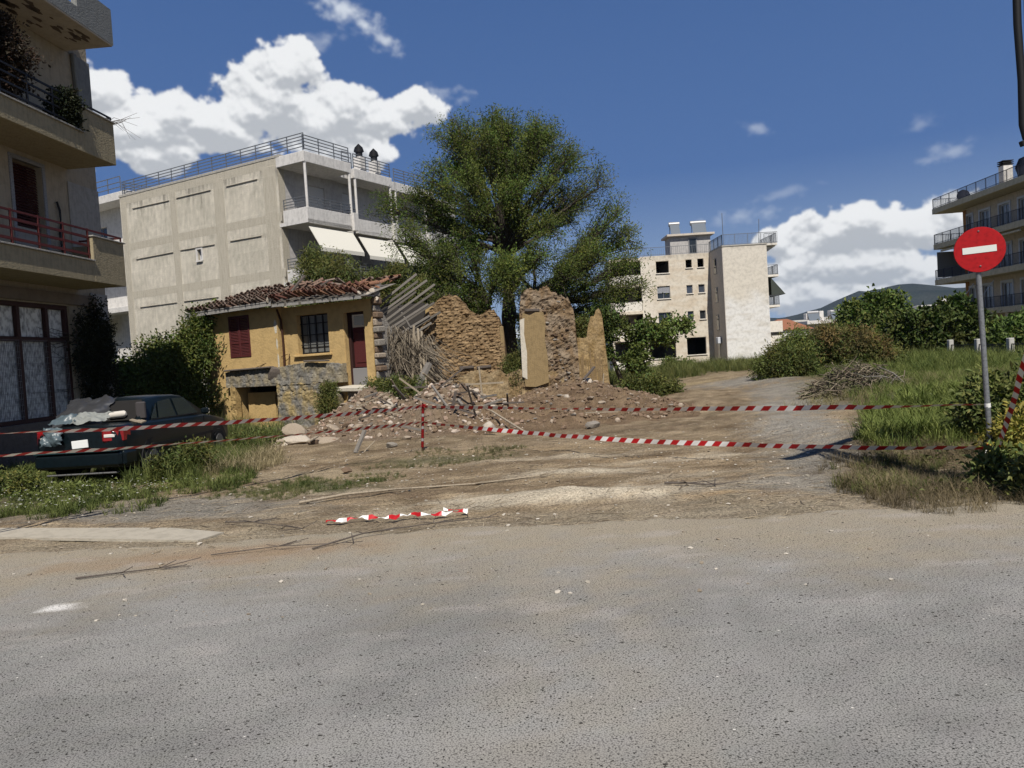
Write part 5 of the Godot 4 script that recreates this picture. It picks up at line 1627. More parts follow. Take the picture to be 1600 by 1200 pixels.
# a broken wall: ragged top given as [x, height] pairs; courses > 0 lays it in earth blocks of that height
func ragged(top: Array, y0: float, thick: float, cell: float, col: Color, rough: float, course: float, col2 := Color(-1, 0, 0), smooth_below := -99.0) -> ArrayMesh:
	var m := MB.new()
	var xa: float = top[0][0]
	var xb: float = top[-1][0]
	var nx := maxi(2, roundi((xb - xa) / cell))
	var crest := func(x: float) -> float:
		for i in top.size() - 1:
			if x <= top[i + 1][0] + 0.0001:
				return lerpf(top[i][1], top[i + 1][1], (x - top[i][0]) / maxf(0.001, top[i + 1][0] - top[i][0]))
		return top[-1][1]
	var ymax := y0
	for s in top: ymax = maxf(ymax, s[1] + 0.15)
	var ny := maxi(2, roundi((ymax - y0) / cell))
	var tops := PackedFloat32Array()
	for i in nx + 1:
		var x := lerpf(xa, xb, float(i) / nx)
		tops.append(crest.call(x) + rough * 1.1 * fbm(x + xa * 7.0, 1.0, 6.0) + rough * 0.8 * fbm(x, 5.0, 17.0))
	var front := []
	var back := []
	var cols := []
	for j in ny + 1:
		for i in nx + 1:
			var x := lerpf(xa, xb, float(i) / nx)
			var y := minf(lerpf(y0, ymax, float(j) / ny), tops[i])
			var d := rough * (0.9 * fbm(x, y + 30.0, 2.0) + 0.5 * fbm(x + 11.0, y, 7.0))
			var k := 1.0 + 0.3 * fbm(x + 3.0, y, 3.0) + 0.22 * fbm(x, y, 12.0)
			if course > 0.0 and y > smooth_below:
				var yy := y + 0.05 * fbm(x, y, 1.2) + 0.02 * fbm(x, y, 5.0)
				var r := floori(yy / course)
				var fy := yy / course - r
				var bx := x / (course * 2.7) + (r % 2) * 0.5 + 0.25 * sin(r * 12.7)
				var fx := bx - floorf(bx)
				var h := sin(floorf(bx) * 91.7 + r * 37.3) * 43758.5
				h = h - floorf(h)
				d += (h - 0.5) * rough * 0.5 + rough * 0.45 * fbm(x, y * 2.2, 5.0)
				var joint := 0.45 * smoothstep(0.30, 0.0, minf(fy, 1.0 - fy)) * (0.55 + 0.7 * fbm(x + 9.0, y, 4.0)) + smoothstep(0.1, 0.0, minf(fx, 1.0 - fx)) * 0.55
				d -= rough * 1.0 * clampf(joint, 0.0, 1.2)
				k *= 0.86 + 0.28 * h
			front.append(Vector3(x, y, thick * 0.5 + d))
			back.append(Vector3(x, y, -thick * 0.5 - rough * fbm(x, y, 2.0)))
			var c := col * k
			if col2.r >= 0.0: c = col.lerp(col2, clampf(0.5 + 1.6 * fbm(x * 1.5, y, 1.4), 0.0, 1.0)) * k
			cols.append(c)
	var w := nx + 1
	for j in ny:
		for i in nx:
			var a := j * w + i
			var e := a + w
			if front[a].y >= tops[i] - 0.0005 and front[a + 1].y >= tops[i + 1] - 0.0005: continue
			m.col = cols[a]
			m.quad(front[a], front[a + 1], front[e + 1], front[e])
			m.quad(back[a + 1], back[a], back[e], back[e + 1])
	for i in nx:
		var e := ny * w + i
		m.col = cols[e]
		m.quad(front[e], front[e + 1], back[e + 1], back[e])
		m.quad(back[i], back[i + 1], front[i + 1], front[i])
	for j in ny:
		for i in [0, nx]:
			var a: int = j * w + i
			m.col = cols[a]
			if i == 0: m.quad(back[a], front[a], front[a + w], back[a + w])
			else: m.quad(front[a], back[a], back[a + w], front[a + w])
	return m.mesh()


# ------------------------------------------------------------------ what is left of the demolished house
func ruins() -> void:
	var earth := Color(0.185, 0.125, 0.068)
	var earth2 := Color(0.245, 0.172, 0.098)
	var ochre := plaster("old_ochre", Color(0.25, 0.18, 0.09), 0.7, 1.0)
	var m := MB.new()
	var t := thing("mudbrick_wall", "tall ragged brown mudbrick wall standing left of the tree trunk, plastered along its foot", "ruined wall", Vector3(0, 0, -26.5), -4)
	part("mudbrick", ragged([[-3.25, 2.2], [-3.1, 2.9], [-2.85, 3.25], [-2.6, 3.55], [-2.3, 3.85], [-1.95, 3.95], [-1.65, 3.85], [-1.45, 3.6], [-1.2, 3.3], [-0.95, 3.15], [-0.72, 3.3], [-0.5, 3.35], [-0.3, 3.1], [-0.18, 2.6], [-0.12, 1.6]], 0.1, 0.5, 0.035, earth, 0.06, 0.1, earth2), vcol_mat(), t)
	var low := MB.new()
	part("plaster_foot", ragged([[-1.75, 1.1], [-1.4, 1.25], [-1.0, 1.32], [-0.7, 1.15], [-0.4, 1.3], [-0.1, 1.1], [0.3, 1.25], [0.7, 1.15], [1.1, 1.25], [1.5, 1.1], [1.8, 1.2]], 0.0, 0.22, 0.045, Color(0.215, 0.152, 0.08), 0.03, 0.0, Color(0.29, 0.22, 0.13)), vcol_mat(), t, Vector3(0, 0, 0.56))
	m = MB.new()
	m.box(Vector3(-0.22, 2.1, 0.2), Vector3(0.14, 1.3, 0.12), Basis(Vector3.BACK, 0.02), 0.02)
	part("plaster_jamb", m, ochre, t)
	for s in [[-2.6, 1.35], [-1.5, 1.42], [-0.9, 1.4]]:
		m = MB.new()
		m.box(Vector3(s[0], s[1], 0.26), Vector3(0.5, 0.1, 0.12), Basis(Vector3.BACK, rf(-0.1, 0.1)), 0.02)
		part("lacing_timber", m, wood_mat("dark_timber", Color(0.12, 0.1, 0.085)), t)
	# the pier: plaster panel, then torn rubble core
	t = thing("stone_pier", "tall broken stone pier with a pale plaster panel, right of the tree trunk", "ruined wall", Vector3(0, 0, -26.2), -4)
	part("rubble_core", ragged([[0.42, 3.2], [0.5, 3.75], [0.75, 3.95], [1.05, 3.85], [1.4, 4.0], [1.55, 3.75], [1.8, 3.65], [2.05, 3.55], [2.2, 3.3], [2.28, 2.7], [2.3, 1.9]], 0.1, 0.75, 0.04, Color(0.17, 0.118, 0.07), 0.09, 0.0, Color(0.22, 0.172, 0.122)), vcol_mat(), t)
	var poly := PackedVector2Array()
	for p in [[0.47, 0.7], [0.8, 0.62], [1.25, 0.75], [1.27, 1.6], [1.22, 2.2], [1.3, 2.7], [1.24, 3.1], [0.95, 3.12], [0.75, 3.05], [0.5, 3.15], [0.46, 2.2]]:
		poly.append(Vector2(p[0] + rf(-0.03, 0.03), p[1] + rf(-0.04, 0.04)))
	m = MB.new()
	m.prism(poly, 0.3, 0.46)
	part("plaster_panel", m, ochre, t)
	poly = PackedVector2Array()
	for p in [[0.40, 1.0], [0.56, 0.9], [0.6, 1.8], [0.54, 2.4], [0.58, 2.95], [0.42, 2.9]]: poly.append(Vector2(p[0], p[1]))
	m = MB.new()
	m.prism(poly, 0.32, 0.475)
	part("lime_edge", m, plaster("lime_scar", Color(0.5, 0.46, 0.38)), t)
	m = MB.new()
	m.box(Vector3(0.85, 3.2, 0.4), Vector3(0.5, 0.1, 0.16), Basis(Vector3.BACK, -0.05), 0.02)
	part("lintel", m, wood_mat("dark_timber", Color(0.12, 0.1, 0.085)), t)
	var stones := stone_mats()
	for k in 70:
		var y := rf(0.6, 3.6)
		var x := rf(1.3, 2.0) if y < 3.1 else rf(0.55, 1.95)
		var s := rf(0.035, 0.1)
		part("stone", stone_meshes[k % 7], stones[[1, 2, 2, 1, 2, 2, 1][k % 7]], t, Vector3(x, y, 0.36 + rf(-0.04, 0.06)), rough_basis(1.0).scaled(Vector3(s, s * 0.6, s * 0.7)))
	# the thin ochre wall with a notch
	t = thing("ochre_wall_stub", "ochre plastered wall stub with a notch, right end of the demolished house", "ruined wall", Vector3(0, 0, -26.4), -4)
	part("wall", ragged([[1.84, 2.3], [1.95, 2.5], [2.1, 2.55], [2.26, 2.45], [2.31, 2.2], [2.63, 2.16], [2.68, 2.45], [2.75, 2.7], [2.81, 2.9], [2.92, 2.88], [3.0, 3.08], [3.1, 3.14], [3.19, 2.95], [3.23, 2.3], [3.28, 1.4], [3.32, 0.6]], -0.1, 0.34, 0.04, Color(0.235, 0.162, 0.076), 0.025, 0.0, Color(0.29, 0.21, 0.112)), vcol_mat(), t, Vector3(0, 0, 0.1))
	m = MB.new()
	for k in 16:
		var x := 1.92 + k * 0.08 + rf(-0.02, 0.02)
		var h := rf(0.5, 1.5)
		m.box(Vector3(x, 1.25 - h * 0.2 + rf(-0.2, 0.1), 0.28 + rf(0, 0.012)), Vector3(rf(0.02, 0.06), h, 0.012), Basis(Vector3.BACK, rf(-0.02, 0.02)))
	part("water_run", m, plaster("dun_run", Color(0.2, 0.138, 0.07), 0.7), t)
	# the fallen roof: rafters and laths leaning off the gable, dry canes hanging below
	t = thing("collapsed_roof", "fan of grey timber rafters and dry canes of a fallen roof, beside the yellow house", "collapsed roof", Vector3(-4.2, 0, -25.6), -14)
	for k in 11:
		var a := Vector3(-0.05 + 0.035 * k + rf(-0.06, 0.06), 3.62 - k * 0.14 + rf(-0.04, 0.04), 0.25 - k * 0.015)
		var b := a + Vector3(1.0, 0.74 - 0.016 * k + rf(-0.04, 0.04), -0.4).normalized() * (2.1 - absf(k - 5.0) * 0.07 + rf(-0.5, 0.2))
		m = MB.new()
		m.bar(a, b, 0.07 + 0.025 * (k % 3), 0.075, Vector3.UP, 0.006)
		part("rafter", m, [wood_mat(), wood_mat("grey_timber", Color(0.15, 0.135, 0.115))][k % 2], t)
	for k in 1:
		var a := Vector3(0.5 + k * 0.45, 3.75 + k * 0.33, -0.1)
		m = MB.new()
		m.bar(a, a + Vector3(0.5, -0.9, 0.05), 0.05, 0.03, Vector3.UP)
		part("lath", m, wood_mat(), t)
	m = MB.new()
	var gold := [Color(0.18, 0.152, 0.115), Color(0.11, 0.093, 0.07), Color(0.26, 0.22, 0.165), Color(0.06, 0.05, 0.037)]
	for k in 760:
		m.col = gold[k % 4]
		var x := rf(0.1, 1.7)
		var y := 2.9 - absf(x - 0.5) * 0.35 + rf(-1.1, 0.1)
		var lean := (x - 0.8) * 0.5 + rng.randfn() * 0.8
		var l := rf(0.5, 1.3)
		var z := rf(-0.3, 0.5)
		m.tube(PackedVector3Array([Vector3(x, y, z), Vector3(x + lean * l * 0.3, y - l * 0.5, z + 0.08), Vector3(x + lean * l * 0.75, y - l * 0.9, z + 0.2)]), PackedFloat32Array([0.011, 0.01, 0.006]), 4, false)
	tag(part("canes", m, mat("cane", Color(1, 1, 1), 0.85, {"vc": true, "spec": 0.2}), t), "", "", "", "stuff")
	for k in 3:
		m = MB.new()
		var x := 1.25 + k * 0.12
		m.bar(Vector3(x, 2.9 - k * 0.1, 0.3), Vector3(x + rf(-0.1, 0.25), 0.8, 0.6), 0.07, 0.05, Vector3.UP, 0.008)
		part("post", m, wood_mat("pale_timber", Color(0.36, 0.3, 0.22)), t)


func mound_h(x: float, z: float) -> float:
	var h := 0.0
	for b in [[2.0, -23.6, 2.5, 4.6, 0.72], [0.2, -22.4, 2.2, 3.6, 0.42], [-1.9, -21.6, 1.7, 3.0, 1.0], [-4.0, -21.9, 1.4, 1.9, 0.95], [-0.8, -19.6, 2.2, 2.0, 0.42], [3.4, -20.6, 1.8, 2.4, 0.3], [-3.2, -18.9, 1.5, 1.6, 0.38], [-2.8, -24.6, 2.2, 1.8, 0.6], [2.4, -26.0, 2.2, 2.0, 0.45], [-4.6, -19.2, 0.9, 1.0, 0.25], [1.4, -18.6, 1.6, 1.2, 0.25]]:
		var u: float = (x - b[0]) / b[2]
		var w: float = (z - b[1]) / b[3]
		h = maxf(h, b[4] * exp(-(u * u + w * w) * 1.25)) + 0.12 * b[4] * exp(-(u * u + w * w) * 2.0)
	var k := smoothstep(0.03, 0.3, h)
	return h + k * (0.16 * fbm(x, z, 0.9) + 0.10 * fbm(x, z, 2.4) + 0.05 * fbm(x, z, 6.0)) - 0.09


func floor_at(x: float, z: float) -> float:   # whichever lies on top
	return maxf(ground_h(x, z), mound_h(x, z)) if x > -6.0 and x < 6.5 and z < -15.6 and z > -29.0 else ground_h(x, z)


func dirt_mound() -> void:
	var xs := axis([[-6.0, 6.5, 0.07]])
	var zs := axis([[-15.6, -29.0, 0.09]])
	var p := PackedVector3Array()
	var c := PackedColorArray()
	for z in zs:
		for x in xs:
			p.append(Vector3(x, mound_h(x, z), z))
			var n := fbm(x, z, 1.3)
			var n3 := fbm(x, z, 8.0)
			var k := Color(0.15, 0.103, 0.064).lerp(Color(0.228, 0.162, 0.102), clampf(0.5 + n + n3 * 0.4, 0.0, 1.0))
			if x < -0.8: k = k.lerp(Color(0.21, 0.163, 0.118), clampf((-x - 0.8) * 0.5, 0.0, 0.7))
			c.append(k * (1.0 + 0.2 * n3))
	tag(part("dirt_mound", sheet(p, xs.size(), zs.size(), c), mats["soil"], self), "", "", "", "structure")


func rubble() -> void:
	var sm := stone_mats()
	var t := thing("rubble_heap", "heap of broken stones, bricks, tiles and splintered timber spilling from the demolished house", "rubble heap")
	var zones := [[-1.6, -20.8, 1.3, 1.7, 110, 0.085], [-3.9, -20.9, 1.2, 1.0, 95, 0.06], [-2.6, -18.6, 1.6, 1.0, 30, 0.06], [0.4, -19.8, 2.0, 2.4, 34, 0.065], [2.6, -21.0, 2.2, 2.4, 28, 0.06]]
	var cnt := 0
	for zn in zones:
		for k in zn[4]:
			var x: float = zn[0] + rng.randfn() * zn[2] * 0.6
			var z: float = zn[1] + rng.randfn() * zn[3] * 0.6
			var s: float = zn[5] * rf(0.5, 1.7)
			var pick := 0
			var red := rf(0, 1) < 0.3
			if x > 0.0: pick = [2, 2, 1, 0][rng.randi() % 4]
			else: pick = [0, 1, 3, 0, 4][rng.randi() % 5]
			if red and x < 0.5:
				part("brick", brick_meshes[k % 4], sm[4], t, Vector3(x, floor_at(x, z) + s * 0.35, z), rough_basis(1.2).scaled(Vector3.ONE * s * 1.1))
			else:
				part("stone", stone_meshes[cnt % 7], sm[pick], t, Vector3(x, floor_at(x, z) + s * 0.3, z), rough_basis(0.8).scaled(Vector3(s * rf(0.9, 1.7), s * rf(0.4, 0.9), s)))
			cnt += 1
	var wood := [wood_mat(), wood_mat("pale_timber", Color(0.36, 0.3, 0.22)), wood_mat("dark_timber", Color(0.12, 0.1, 0.085))]
	for k in 46:
		var x := -1.6 + rng.randfn() * 1.5
		var z := -20.2 + rng.randfn() * 1.3
		var l := rf(0.25, 1.05)
		var d := Vector3(rf(-1, 1), rf(-0.25, 0.55), rf(-0.6, 0.6)).normalized() * l
		var m := MB.new()
		m.bar(Vector3.ZERO, d, rf(0.025, 0.08), rf(0.02, 0.05))
		part("plank", m, wood[k % 3], t, Vector3(x, floor_at(x, z) + 0.08, z))
	var xs := []
	var cols := PackedColorArray()
	var pal := [Color(0.32, 0.26, 0.2), Color(0.18, 0.125, 0.085), Color(0.44, 0.37, 0.31), Color(0.27, 0.19, 0.14), Color(0.15, 0.105, 0.068)]
	for k in 9000:
		var x := rf(-5.4, 5.2)
		var z := rf(-28.0, -16.0)
		var h := mound_h(x, z)
		if h < ground_h(x, z) + 0.02: continue
		if x > -0.5 and rf(0, 1) < 0.45: continue
		var s := 0.018 + 0.07 * pow(rf(0, 1), 3.0)
		xs.append(Transform3D(rough_basis(1.5).scaled(Vector3(s * rf(0.7, 1.6), s, s)), Vector3(x, h + s * 0.3, z)))
		cols.append(pal[rng.randi() % 5] if x < 0.3 else pal[[1, 4, 1, 4, 1, 4, 0][rng.randi() % 7]])
	scatter("small_rubble", stone_meshes[1], mat("small_stone", Color(1, 1, 1), 0.95, {"vc": true}), t, xs, cols)
	# larger pieces that stand out, each on its own
	var big := [
		["boulder", "big pale yellowish boulder on the dirt mound before the ochre wall stub", Vector3(2.31, 0.62, -23.5), Vector3(0.30, 0.34, 0.28), 3, 2],
		["boulder", "rounded pale stone at the foot of the rubble, right of the red and white stake", Vector3(-0.55, 0.18, -16.9), Vector3(0.2, 0.17, 0.17), 3, 5],
		["concrete_lump", "tilted broken lump of masonry among stones right of the car's nose", Vector3(-5.55, 0.14, -19.3), Vector3(0.36, 0.26, 0.28), 0, 2],
		["concrete_slab", "flat pale slab lying in dirt nearest the car, left of the broken stones", Vector3(-5.9, 0.02, -18.2), Vector3(0.42, 0.2, 0.3), 1, 4],
		["concrete_slab", "broken pale slab in the middle of the stone row right of the car", Vector3(-5.1, 0.03, -18.0), Vector3(0.46, 0.26, 0.3), 3, 1],
		["concrete_slab", "pale slab at the right end of the stone row before the yellow house", Vector3(-4.35, 0.03, -17.7), Vector3(0.48, 0.22, 0.28), 0, 4],
		["boulder", "dark rounded stone lying alone on the dirt left of the stake", Vector3(-2.75, 0.03, -12.35), Vector3(0.1, 0.08, 0.09), 2, 0],
		["boulder", "grey broken stone beside the white chip, at the foot of the left rubble", Vector3(-2.55, 0.05, -15.6), Vector3(0.16, 0.12, 0.13), 1, 3],
		["boulder", "dark stone with a shadowed hollow low on the right dirt mound", Vector3(1.75, 0.06, -17.2), Vector3(0.22, 0.14, 0.16), 1, 6],
		["boulder", "small yellowish block halfway up the dirt mound below the big boulder", Vector3(1.5, 0.42, -21.4), Vector3(0.15, 0.15, 0.13), 3, 2],
	]
	for b in big:
		solo(b[0], stone_meshes[b[5]], sm[b[4]], b[1], "boulder" if b[0] == "boulder" else "slab", b[2], rough_basis(0.25).scaled(b[3]))
	for k in 26:
		var x := -5.2 + rng.randfn() * 0.9
		var z := -18.2 + rng.randfn() * 0.5
		var s := rf(0.06, 0.17)
		part("stone", stone_meshes[k % 7], sm[[0, 1, 3, 2][k % 4]], t, Vector3(x, floor_at(x, z) + s * 0.3, z), rough_basis(0.8).scaled(Vector3(s * 1.3, s, s)))
	var pl := [
		["plank", "short grey plank propped upright in dirt near the stone row", Vector3(-3.15, 0.0, -15.0), Vector3(-2.98, 0.42, -15.25), 0.08, 0],
		["plank", "thin pale stick leaning beside the upright grey plank", Vector3(-3.0, 0.0, -15.1), Vector3(-2.78, 0.2, -15.2), 0.03, 1],
		["plank", "long pale batten lying down the slope below the rubble, right of the stake", Vector3(-0.55, 0.42, -18.6), Vector3(0.2, 0.06, -16.6), 0.05, 1],
		["plank", "square timber end jutting up from the rubble before the mudbrick wall", Vector3(-2.75, 0.9, -21.8), Vector3(-2.35, 1.65, -22.2), 0.17, 0],
		["plank", "pale peg standing on the dirt mound right of the big boulder", Vector3(2.75, 0.45, -23.5), Vector3(2.82, 1.0, -23.5), 0.05, 1],
	]
	for b in pl:
		var m := MB.new()
		m.bar(Vector3.ZERO, b[3] - b[2], b[4], b[4] * 0.7, Vector3.UP, 0.006)
		solo(b[0], m, wood[b[5]], b[1], "plank", b[2])


# ------------------------------------------------------------------ plants
func leaf_clump(key: String, count: int, spread: float, len: float, wide: float, seed_n: int, droop := 0.2) -> ArrayMesh:
	if leaf_meshes.has(key): return leaf_meshes[key]
	var r := RandomNumberGenerator.new()
	r.seed = seed_n
	var m := MB.new()
	for k in count:
		var p := Vector3(r.randfn(), r.randfn(), r.randfn()) * spread * 0.55
		var d := (p.normalized() + Vector3(r.randf_range(-1, 1), r.randf_range(-0.7, 1), r.randf_range(-1, 1)) * 0.9 + Vector3(0, -droop, 0)).normalized()
		var s := d.cross(Vector3(r.randf_range(-1, 1), r.randf_range(0.2, 1.4), r.randf_range(-1, 1))).normalized()
		var l := len * r.randf_range(0.65, 1.25)
		var w := wide * r.randf_range(0.7, 1.2)
		var up := s.cross(d).normalized() * w * 0.35
		var g := r.randf_range(0.72, 1.25)
		m.col = Color(g * r.randf_range(0.92, 1.15), g, g * r.randf_range(0.7, 1.05))
		var mid := p + d * l * 0.45
		m.tri(p, mid + s * w * 0.5 + up, p + d * l)
		m.tri(p, p + d * l, mid - s * w * 0.5 + up)
	leaf_meshes[key] = m.mesh()
	return leaf_meshes[key]


func leaf_mat(key: String, col: Color, through := 0.55) -> StandardMaterial3D:
	return mat(key, col, 0.62, {"vc": true, "spec": 0.3, "backlight": Color(0.75, 1.0, 0.3) * through})


func bark_mat(key := "bark", col := Color(0.085, 0.07, 0.055)) -> StandardMaterial3D:
	var ridges := noise_tex("bark_ridges", FastNoiseLite.TYPE_SIMPLEX_SMOOTH, 0.04, 4, [[0.0, 0.5], [0.5, 0.9], [1.0, 1.0]], 256)
	return mat(key, col, 0.95, {"tex": ridges, "scale": Vector3(3.0, 0.7, 3.0), "bump": ridges, "bscale": 3.0})


func bend(a: Vector3, b: Vector3, lift: float, n: int, wob: float) -> PackedVector3Array:
	var out := PackedVector3Array()
	for i in n + 1:
		var t := float(i) / n
		var p := a.lerp(b, t) + Vector3.UP * lift * sin(PI * t)
		if i > 0 and i < n: p += Vector3(rf(-1, 1), rf(-1, 1), rf(-1, 1)) * wob
		out.append(p)
	return out


func taper(r0: float, r1: float, n: int) -> PackedFloat32Array:
	var out := PackedFloat32Array()
	for i in n + 1: out.append(lerpf(r0, r1, pow(float(i) / n, 0.8)))
	return out


# lobes: [centre, radius, shoots, shade]; every lobe hangs on a limb that leaves the trunk at fork height
func tree(called: String, label: String, cat: String, at: Vector3, forks: Array, r0: float, lobes: Array, lm: Material, clump: ArrayMesh, size: float, per: int, group := "", wispy := 0.0) -> Node3D:
	var t := thing(called, label, cat, at, 0, group)
	var wood := MB.new()
	var bark := bark_mat()
	for st in forks:   # stems: [foot, top, radius]
		var n := 6
		wood.tube(bend(st[0], st[1], 0.0, n, st[2] * 0.35), taper(st[2] * 1.25, st[2] * 0.62, n), 9)
	part("trunk", wood, bark, t)
	var limbs := MB.new()
	var twigs := MB.new()
	var xs := []
	var cols := PackedColorArray()
	for lb in lobes:
		var c: Vector3 = lb[0]
		var rr: float = lb[1]
		var st: Array = forks[0]
		var best := 1e9
		for f in forks:
			var q: float = (f[1] as Vector3).distance_to(c)
			if q < best:
				best = q
				st = f
		var root: Vector3 = st[0].lerp(st[1], rf(0.72, 1.0))
		var spine := bend(root, c + Vector3(0, rr * 0.1, 0), rr * 0.12, 7, rr * 0.07)
		limbs.tube(spine, taper(st[2] * 0.5, st[2] * 0.14, 7), 7, false)
		for k in int(lb[2]):
			var d := Vector3(rng.randfn(), rng.randfn() * 0.9 + wispy, rng.randfn()).normalized()
			var tip := c + d * rr * pow(rf(0.05, 1.0), 0.38) * Vector3(1.0, 0.92, 1.0)
			if wispy > 0.0 and d.y > 0.2: tip += Vector3(rng.randfn() * 0.1, rf(0.0, 0.55), rng.randfn() * 0.1) * rr * wispy
			var from: Vector3 = spine[rng.randi_range(3, 7)]
			var path := bend(from, tip, rr * 0.08, 4, rr * 0.05)
			(limbs if k % 4 == 0 else twigs).tube(path, taper(maxf(0.012, r0 * 0.085), 0.005, 4), 4, false)
			var shade := rf(0.62, 1.3) * float(lb[3])
			var warm := rf(0.85, 1.3)
			for j in per:
				var f := pow(rf(0.12, 1.0), 0.7)
				var i := f * 4.0
				var i0 := mini(int(i), 3)
				var p := path[i0].lerp(path[i0 + 1], i - i0) + Vector3(rng.randfn(), rng.randfn(), rng.randfn()) * (rr * 0.05 + 0.05)
				var s := size * rf(0.65, 1.3)
				xs.append(Transform3D(Basis.from_euler(Vector3(rf(-PI, PI), rf(-PI, PI), rf(-PI, PI))).scaled(Vector3.ONE * s), p))
				cols.append(Color(shade * warm, shade, shade * 0.9))
	part("limbs", limbs, bark, t)
	tag(part("twigs", twigs, bark, t), "", "", "", "stuff")
	scatter("foliage", clump, lm, t, xs, cols)
	return t


func bush(called: String, label: String, cat: String, at: Vector3, lobes: Array, lm: Material, clump: ArrayMesh, size: float, per: int, group := "", wispy := 0.3) -> Node3D:
	var forks := []
	for lb in lobes:
		var c: Vector3 = lb[0]
		forks.append([Vector3(c.x * 0.45, -0.1, c.z * 0.45), Vector3(c.x * 0.8, c.y * 0.5, c.z * 0.8), 0.05 + lb[1] * 0.018])
	return tree(called, label, cat, at, forks, 0.14, lobes, lm, clump, size, per, group, wispy)


func woods() -> void:
	var small := leaf_clump("small", 9, 0.20, 0.12, 0.055, 1)
	var broad := leaf_clump("broad", 7, 0.22, 0.2, 0.12, 2)
	var narrow := leaf_clump("narrow", 10, 0.2, 0.15, 0.038, 3)
	var oak := leaf_mat("tree_leaf", Color(0.125, 0.165, 0.044), 0.75)
	var laurel := leaf_mat("dark_leaf", Color(0.10, 0.135, 0.04), 0.55)
	var fig := leaf_mat("fig_leaf", Color(0.08, 0.115, 0.033))
	var olive := leaf_mat("olive_leaf", Color(0.105, 0.122, 0.042))
	# the big tree
	var fine := leaf_clump("fine", 7, 0.2, 0.105, 0.05, 6)
	var crown := [[Vector3(-1.6, 11.4, 0.2), 1.7, 90, 1.05], [Vector3(0.3, 11.4, -0.6), 1.6, 80, 1.0], [Vector3(2.0, 11.1, 0.3), 1.7, 90, 1.05], [Vector3(6.0, 6.9, -0.3), 1.0, 40, 1.1], [Vector3(-5.3, 9.0, 0.1), 0.9, 34, 1.0], [Vector3(0.3, 5.0, 2.4), 1.5, 100, 1.25], [Vector3(5.2, 4.0, 0.0), 1.1, 36, 0.95], [Vector3(5.9, 5.4, 0.2), 1.0, 40, 1.0], [Vector3(6.3, 4.4, 0.2), 0.9, 30, 1.0], [Vector3(4.4, 3.0, 0.6), 1.1, 40, 0.9], [Vector3(-4.5, 3.6, 1.0), 1.1, 44, 0.9]]
	var widths := [[3.2, 3.9], [4.5, 5.2], [6.0, 5.7], [7.5, 5.9], [9.0, 5.3], [10.3, 4.1], [11.4, 2.7], [12.2, 1.4]]
	var lr := RandomNumberGenerator.new()
	lr.seed = 12
	for i in widths.size():   # many small overlapping lobes fill one rounded crown
		var count := [7, 10, 12, 12, 11, 8, 5, 2][i] as int
		for k in count:
			var ang := TAU * (k + lr.randf_range(0.1, 0.9)) / count
			var far: float = widths[i][1] * (0.42 + 0.5 * sqrt(lr.randf())) - 0.2
			var p := Vector3(0.35 + cos(ang) * far, widths[i][0] + lr.randf_range(-0.55, 0.55), sin(ang) * far * 0.62 + 0.2)
			crown.append([p, lr.randf_range(0.85, 1.25), lr.randi_range(24, 42), lr.randf_range(0.8, 1.2) * (0.9 if widths[i][0] < 5.0 else 1.0)])
	tree("tree", "big spreading green tree rising behind the ruined walls in the middle", "tree", Vector3(-0.1, -0.2, -36.0),
		[[Vector3(0.1, 0, 0), Vector3(0.2, 4.9, 0.1), 0.34], [Vector3(-0.1, 0, 0.3), Vector3(-1.0, 5.0, 0.4), 0.24], [Vector3(0.35, 0, -0.2), Vector3(1.5, 5.0, -0.3), 0.24], [Vector3(0.1, 3.0, 0.0), Vector3(0.15, 7.8, 0.0), 0.24]], 0.3,
		crown,
		oak, fine, 1.05, 9, "", 0.7)
	# trees and shrubs round it
	tree("olive_tree", "lighter yellowish green tree between the yellow house roof and the balcony block", "tree", Vector3(-6.6, -0.3, -33.0), [[Vector3(0, 0, 0), Vector3(-0.3, 3.4, 0), 0.17], [Vector3(0.3, 0, 0), Vector3(1.0, 3.2, 0.2), 0.14]], 0.17,
		[[Vector3(-1.4, 6.3, 0), 0.85, 40, 1.1], [Vector3(-0.5, 5.5, 0.3), 1.2, 70, 1.1], [Vector3(0.9, 4.9, 0.2), 1.1, 60, 1.0], [Vector3(-1.2, 4.6, 0.5), 1.0, 50, 1.0], [Vector3(1.9, 4.3, 0), 0.9, 40, 0.9], [Vector3(0.3, 3.9, 0.6), 1.0, 45, 0.9], [Vector3(2.3, 3.2, 0.4), 0.8, 30, 0.85], [Vector3(1.9, 5.5, 0), 0.8, 36, 1.0], [Vector3(2.8, 4.8, 0.1), 0.85, 38, 0.95], [Vector3(3.4, 3.9, 0.2), 0.8, 34, 0.9], [Vector3(-2.2, 5.4, 0), 0.7, 26, 1.1]], olive, narrow, 1.1, 15, "", 0.5)
	tree("fig_tree", "fig tree with broad leaves reaching over the ochre wall stub before the cream block", "tree", Vector3(5.2, -0.3, -33.0), [[Vector3(0, 0, 0), Vector3(0.2, 1.6, 0), 0.13], [Vector3(-0.3, 0, 0), Vector3(-0.9, 1.9, 0.2), 0.12]], 0.13,
		[[Vector3(0.5, 2.6, 0.2), 0.85, 26, 1.1], [Vector3(1.5, 2.7, 0.3), 0.7, 18, 1.25], [Vector3(2.2, 2.8, 0.2), 0.42, 8, 1.3], [Vector3(-0.9, 3.1, 0.0), 1.0, 32, 0.9], [Vector3(-1.6, 2.0, 0.3), 0.9, 30, 0.9], [Vector3(0.1, 1.5, 0.5), 0.8, 24, 1.0]], fig, broad, 0.8, 9, "", 0.2)
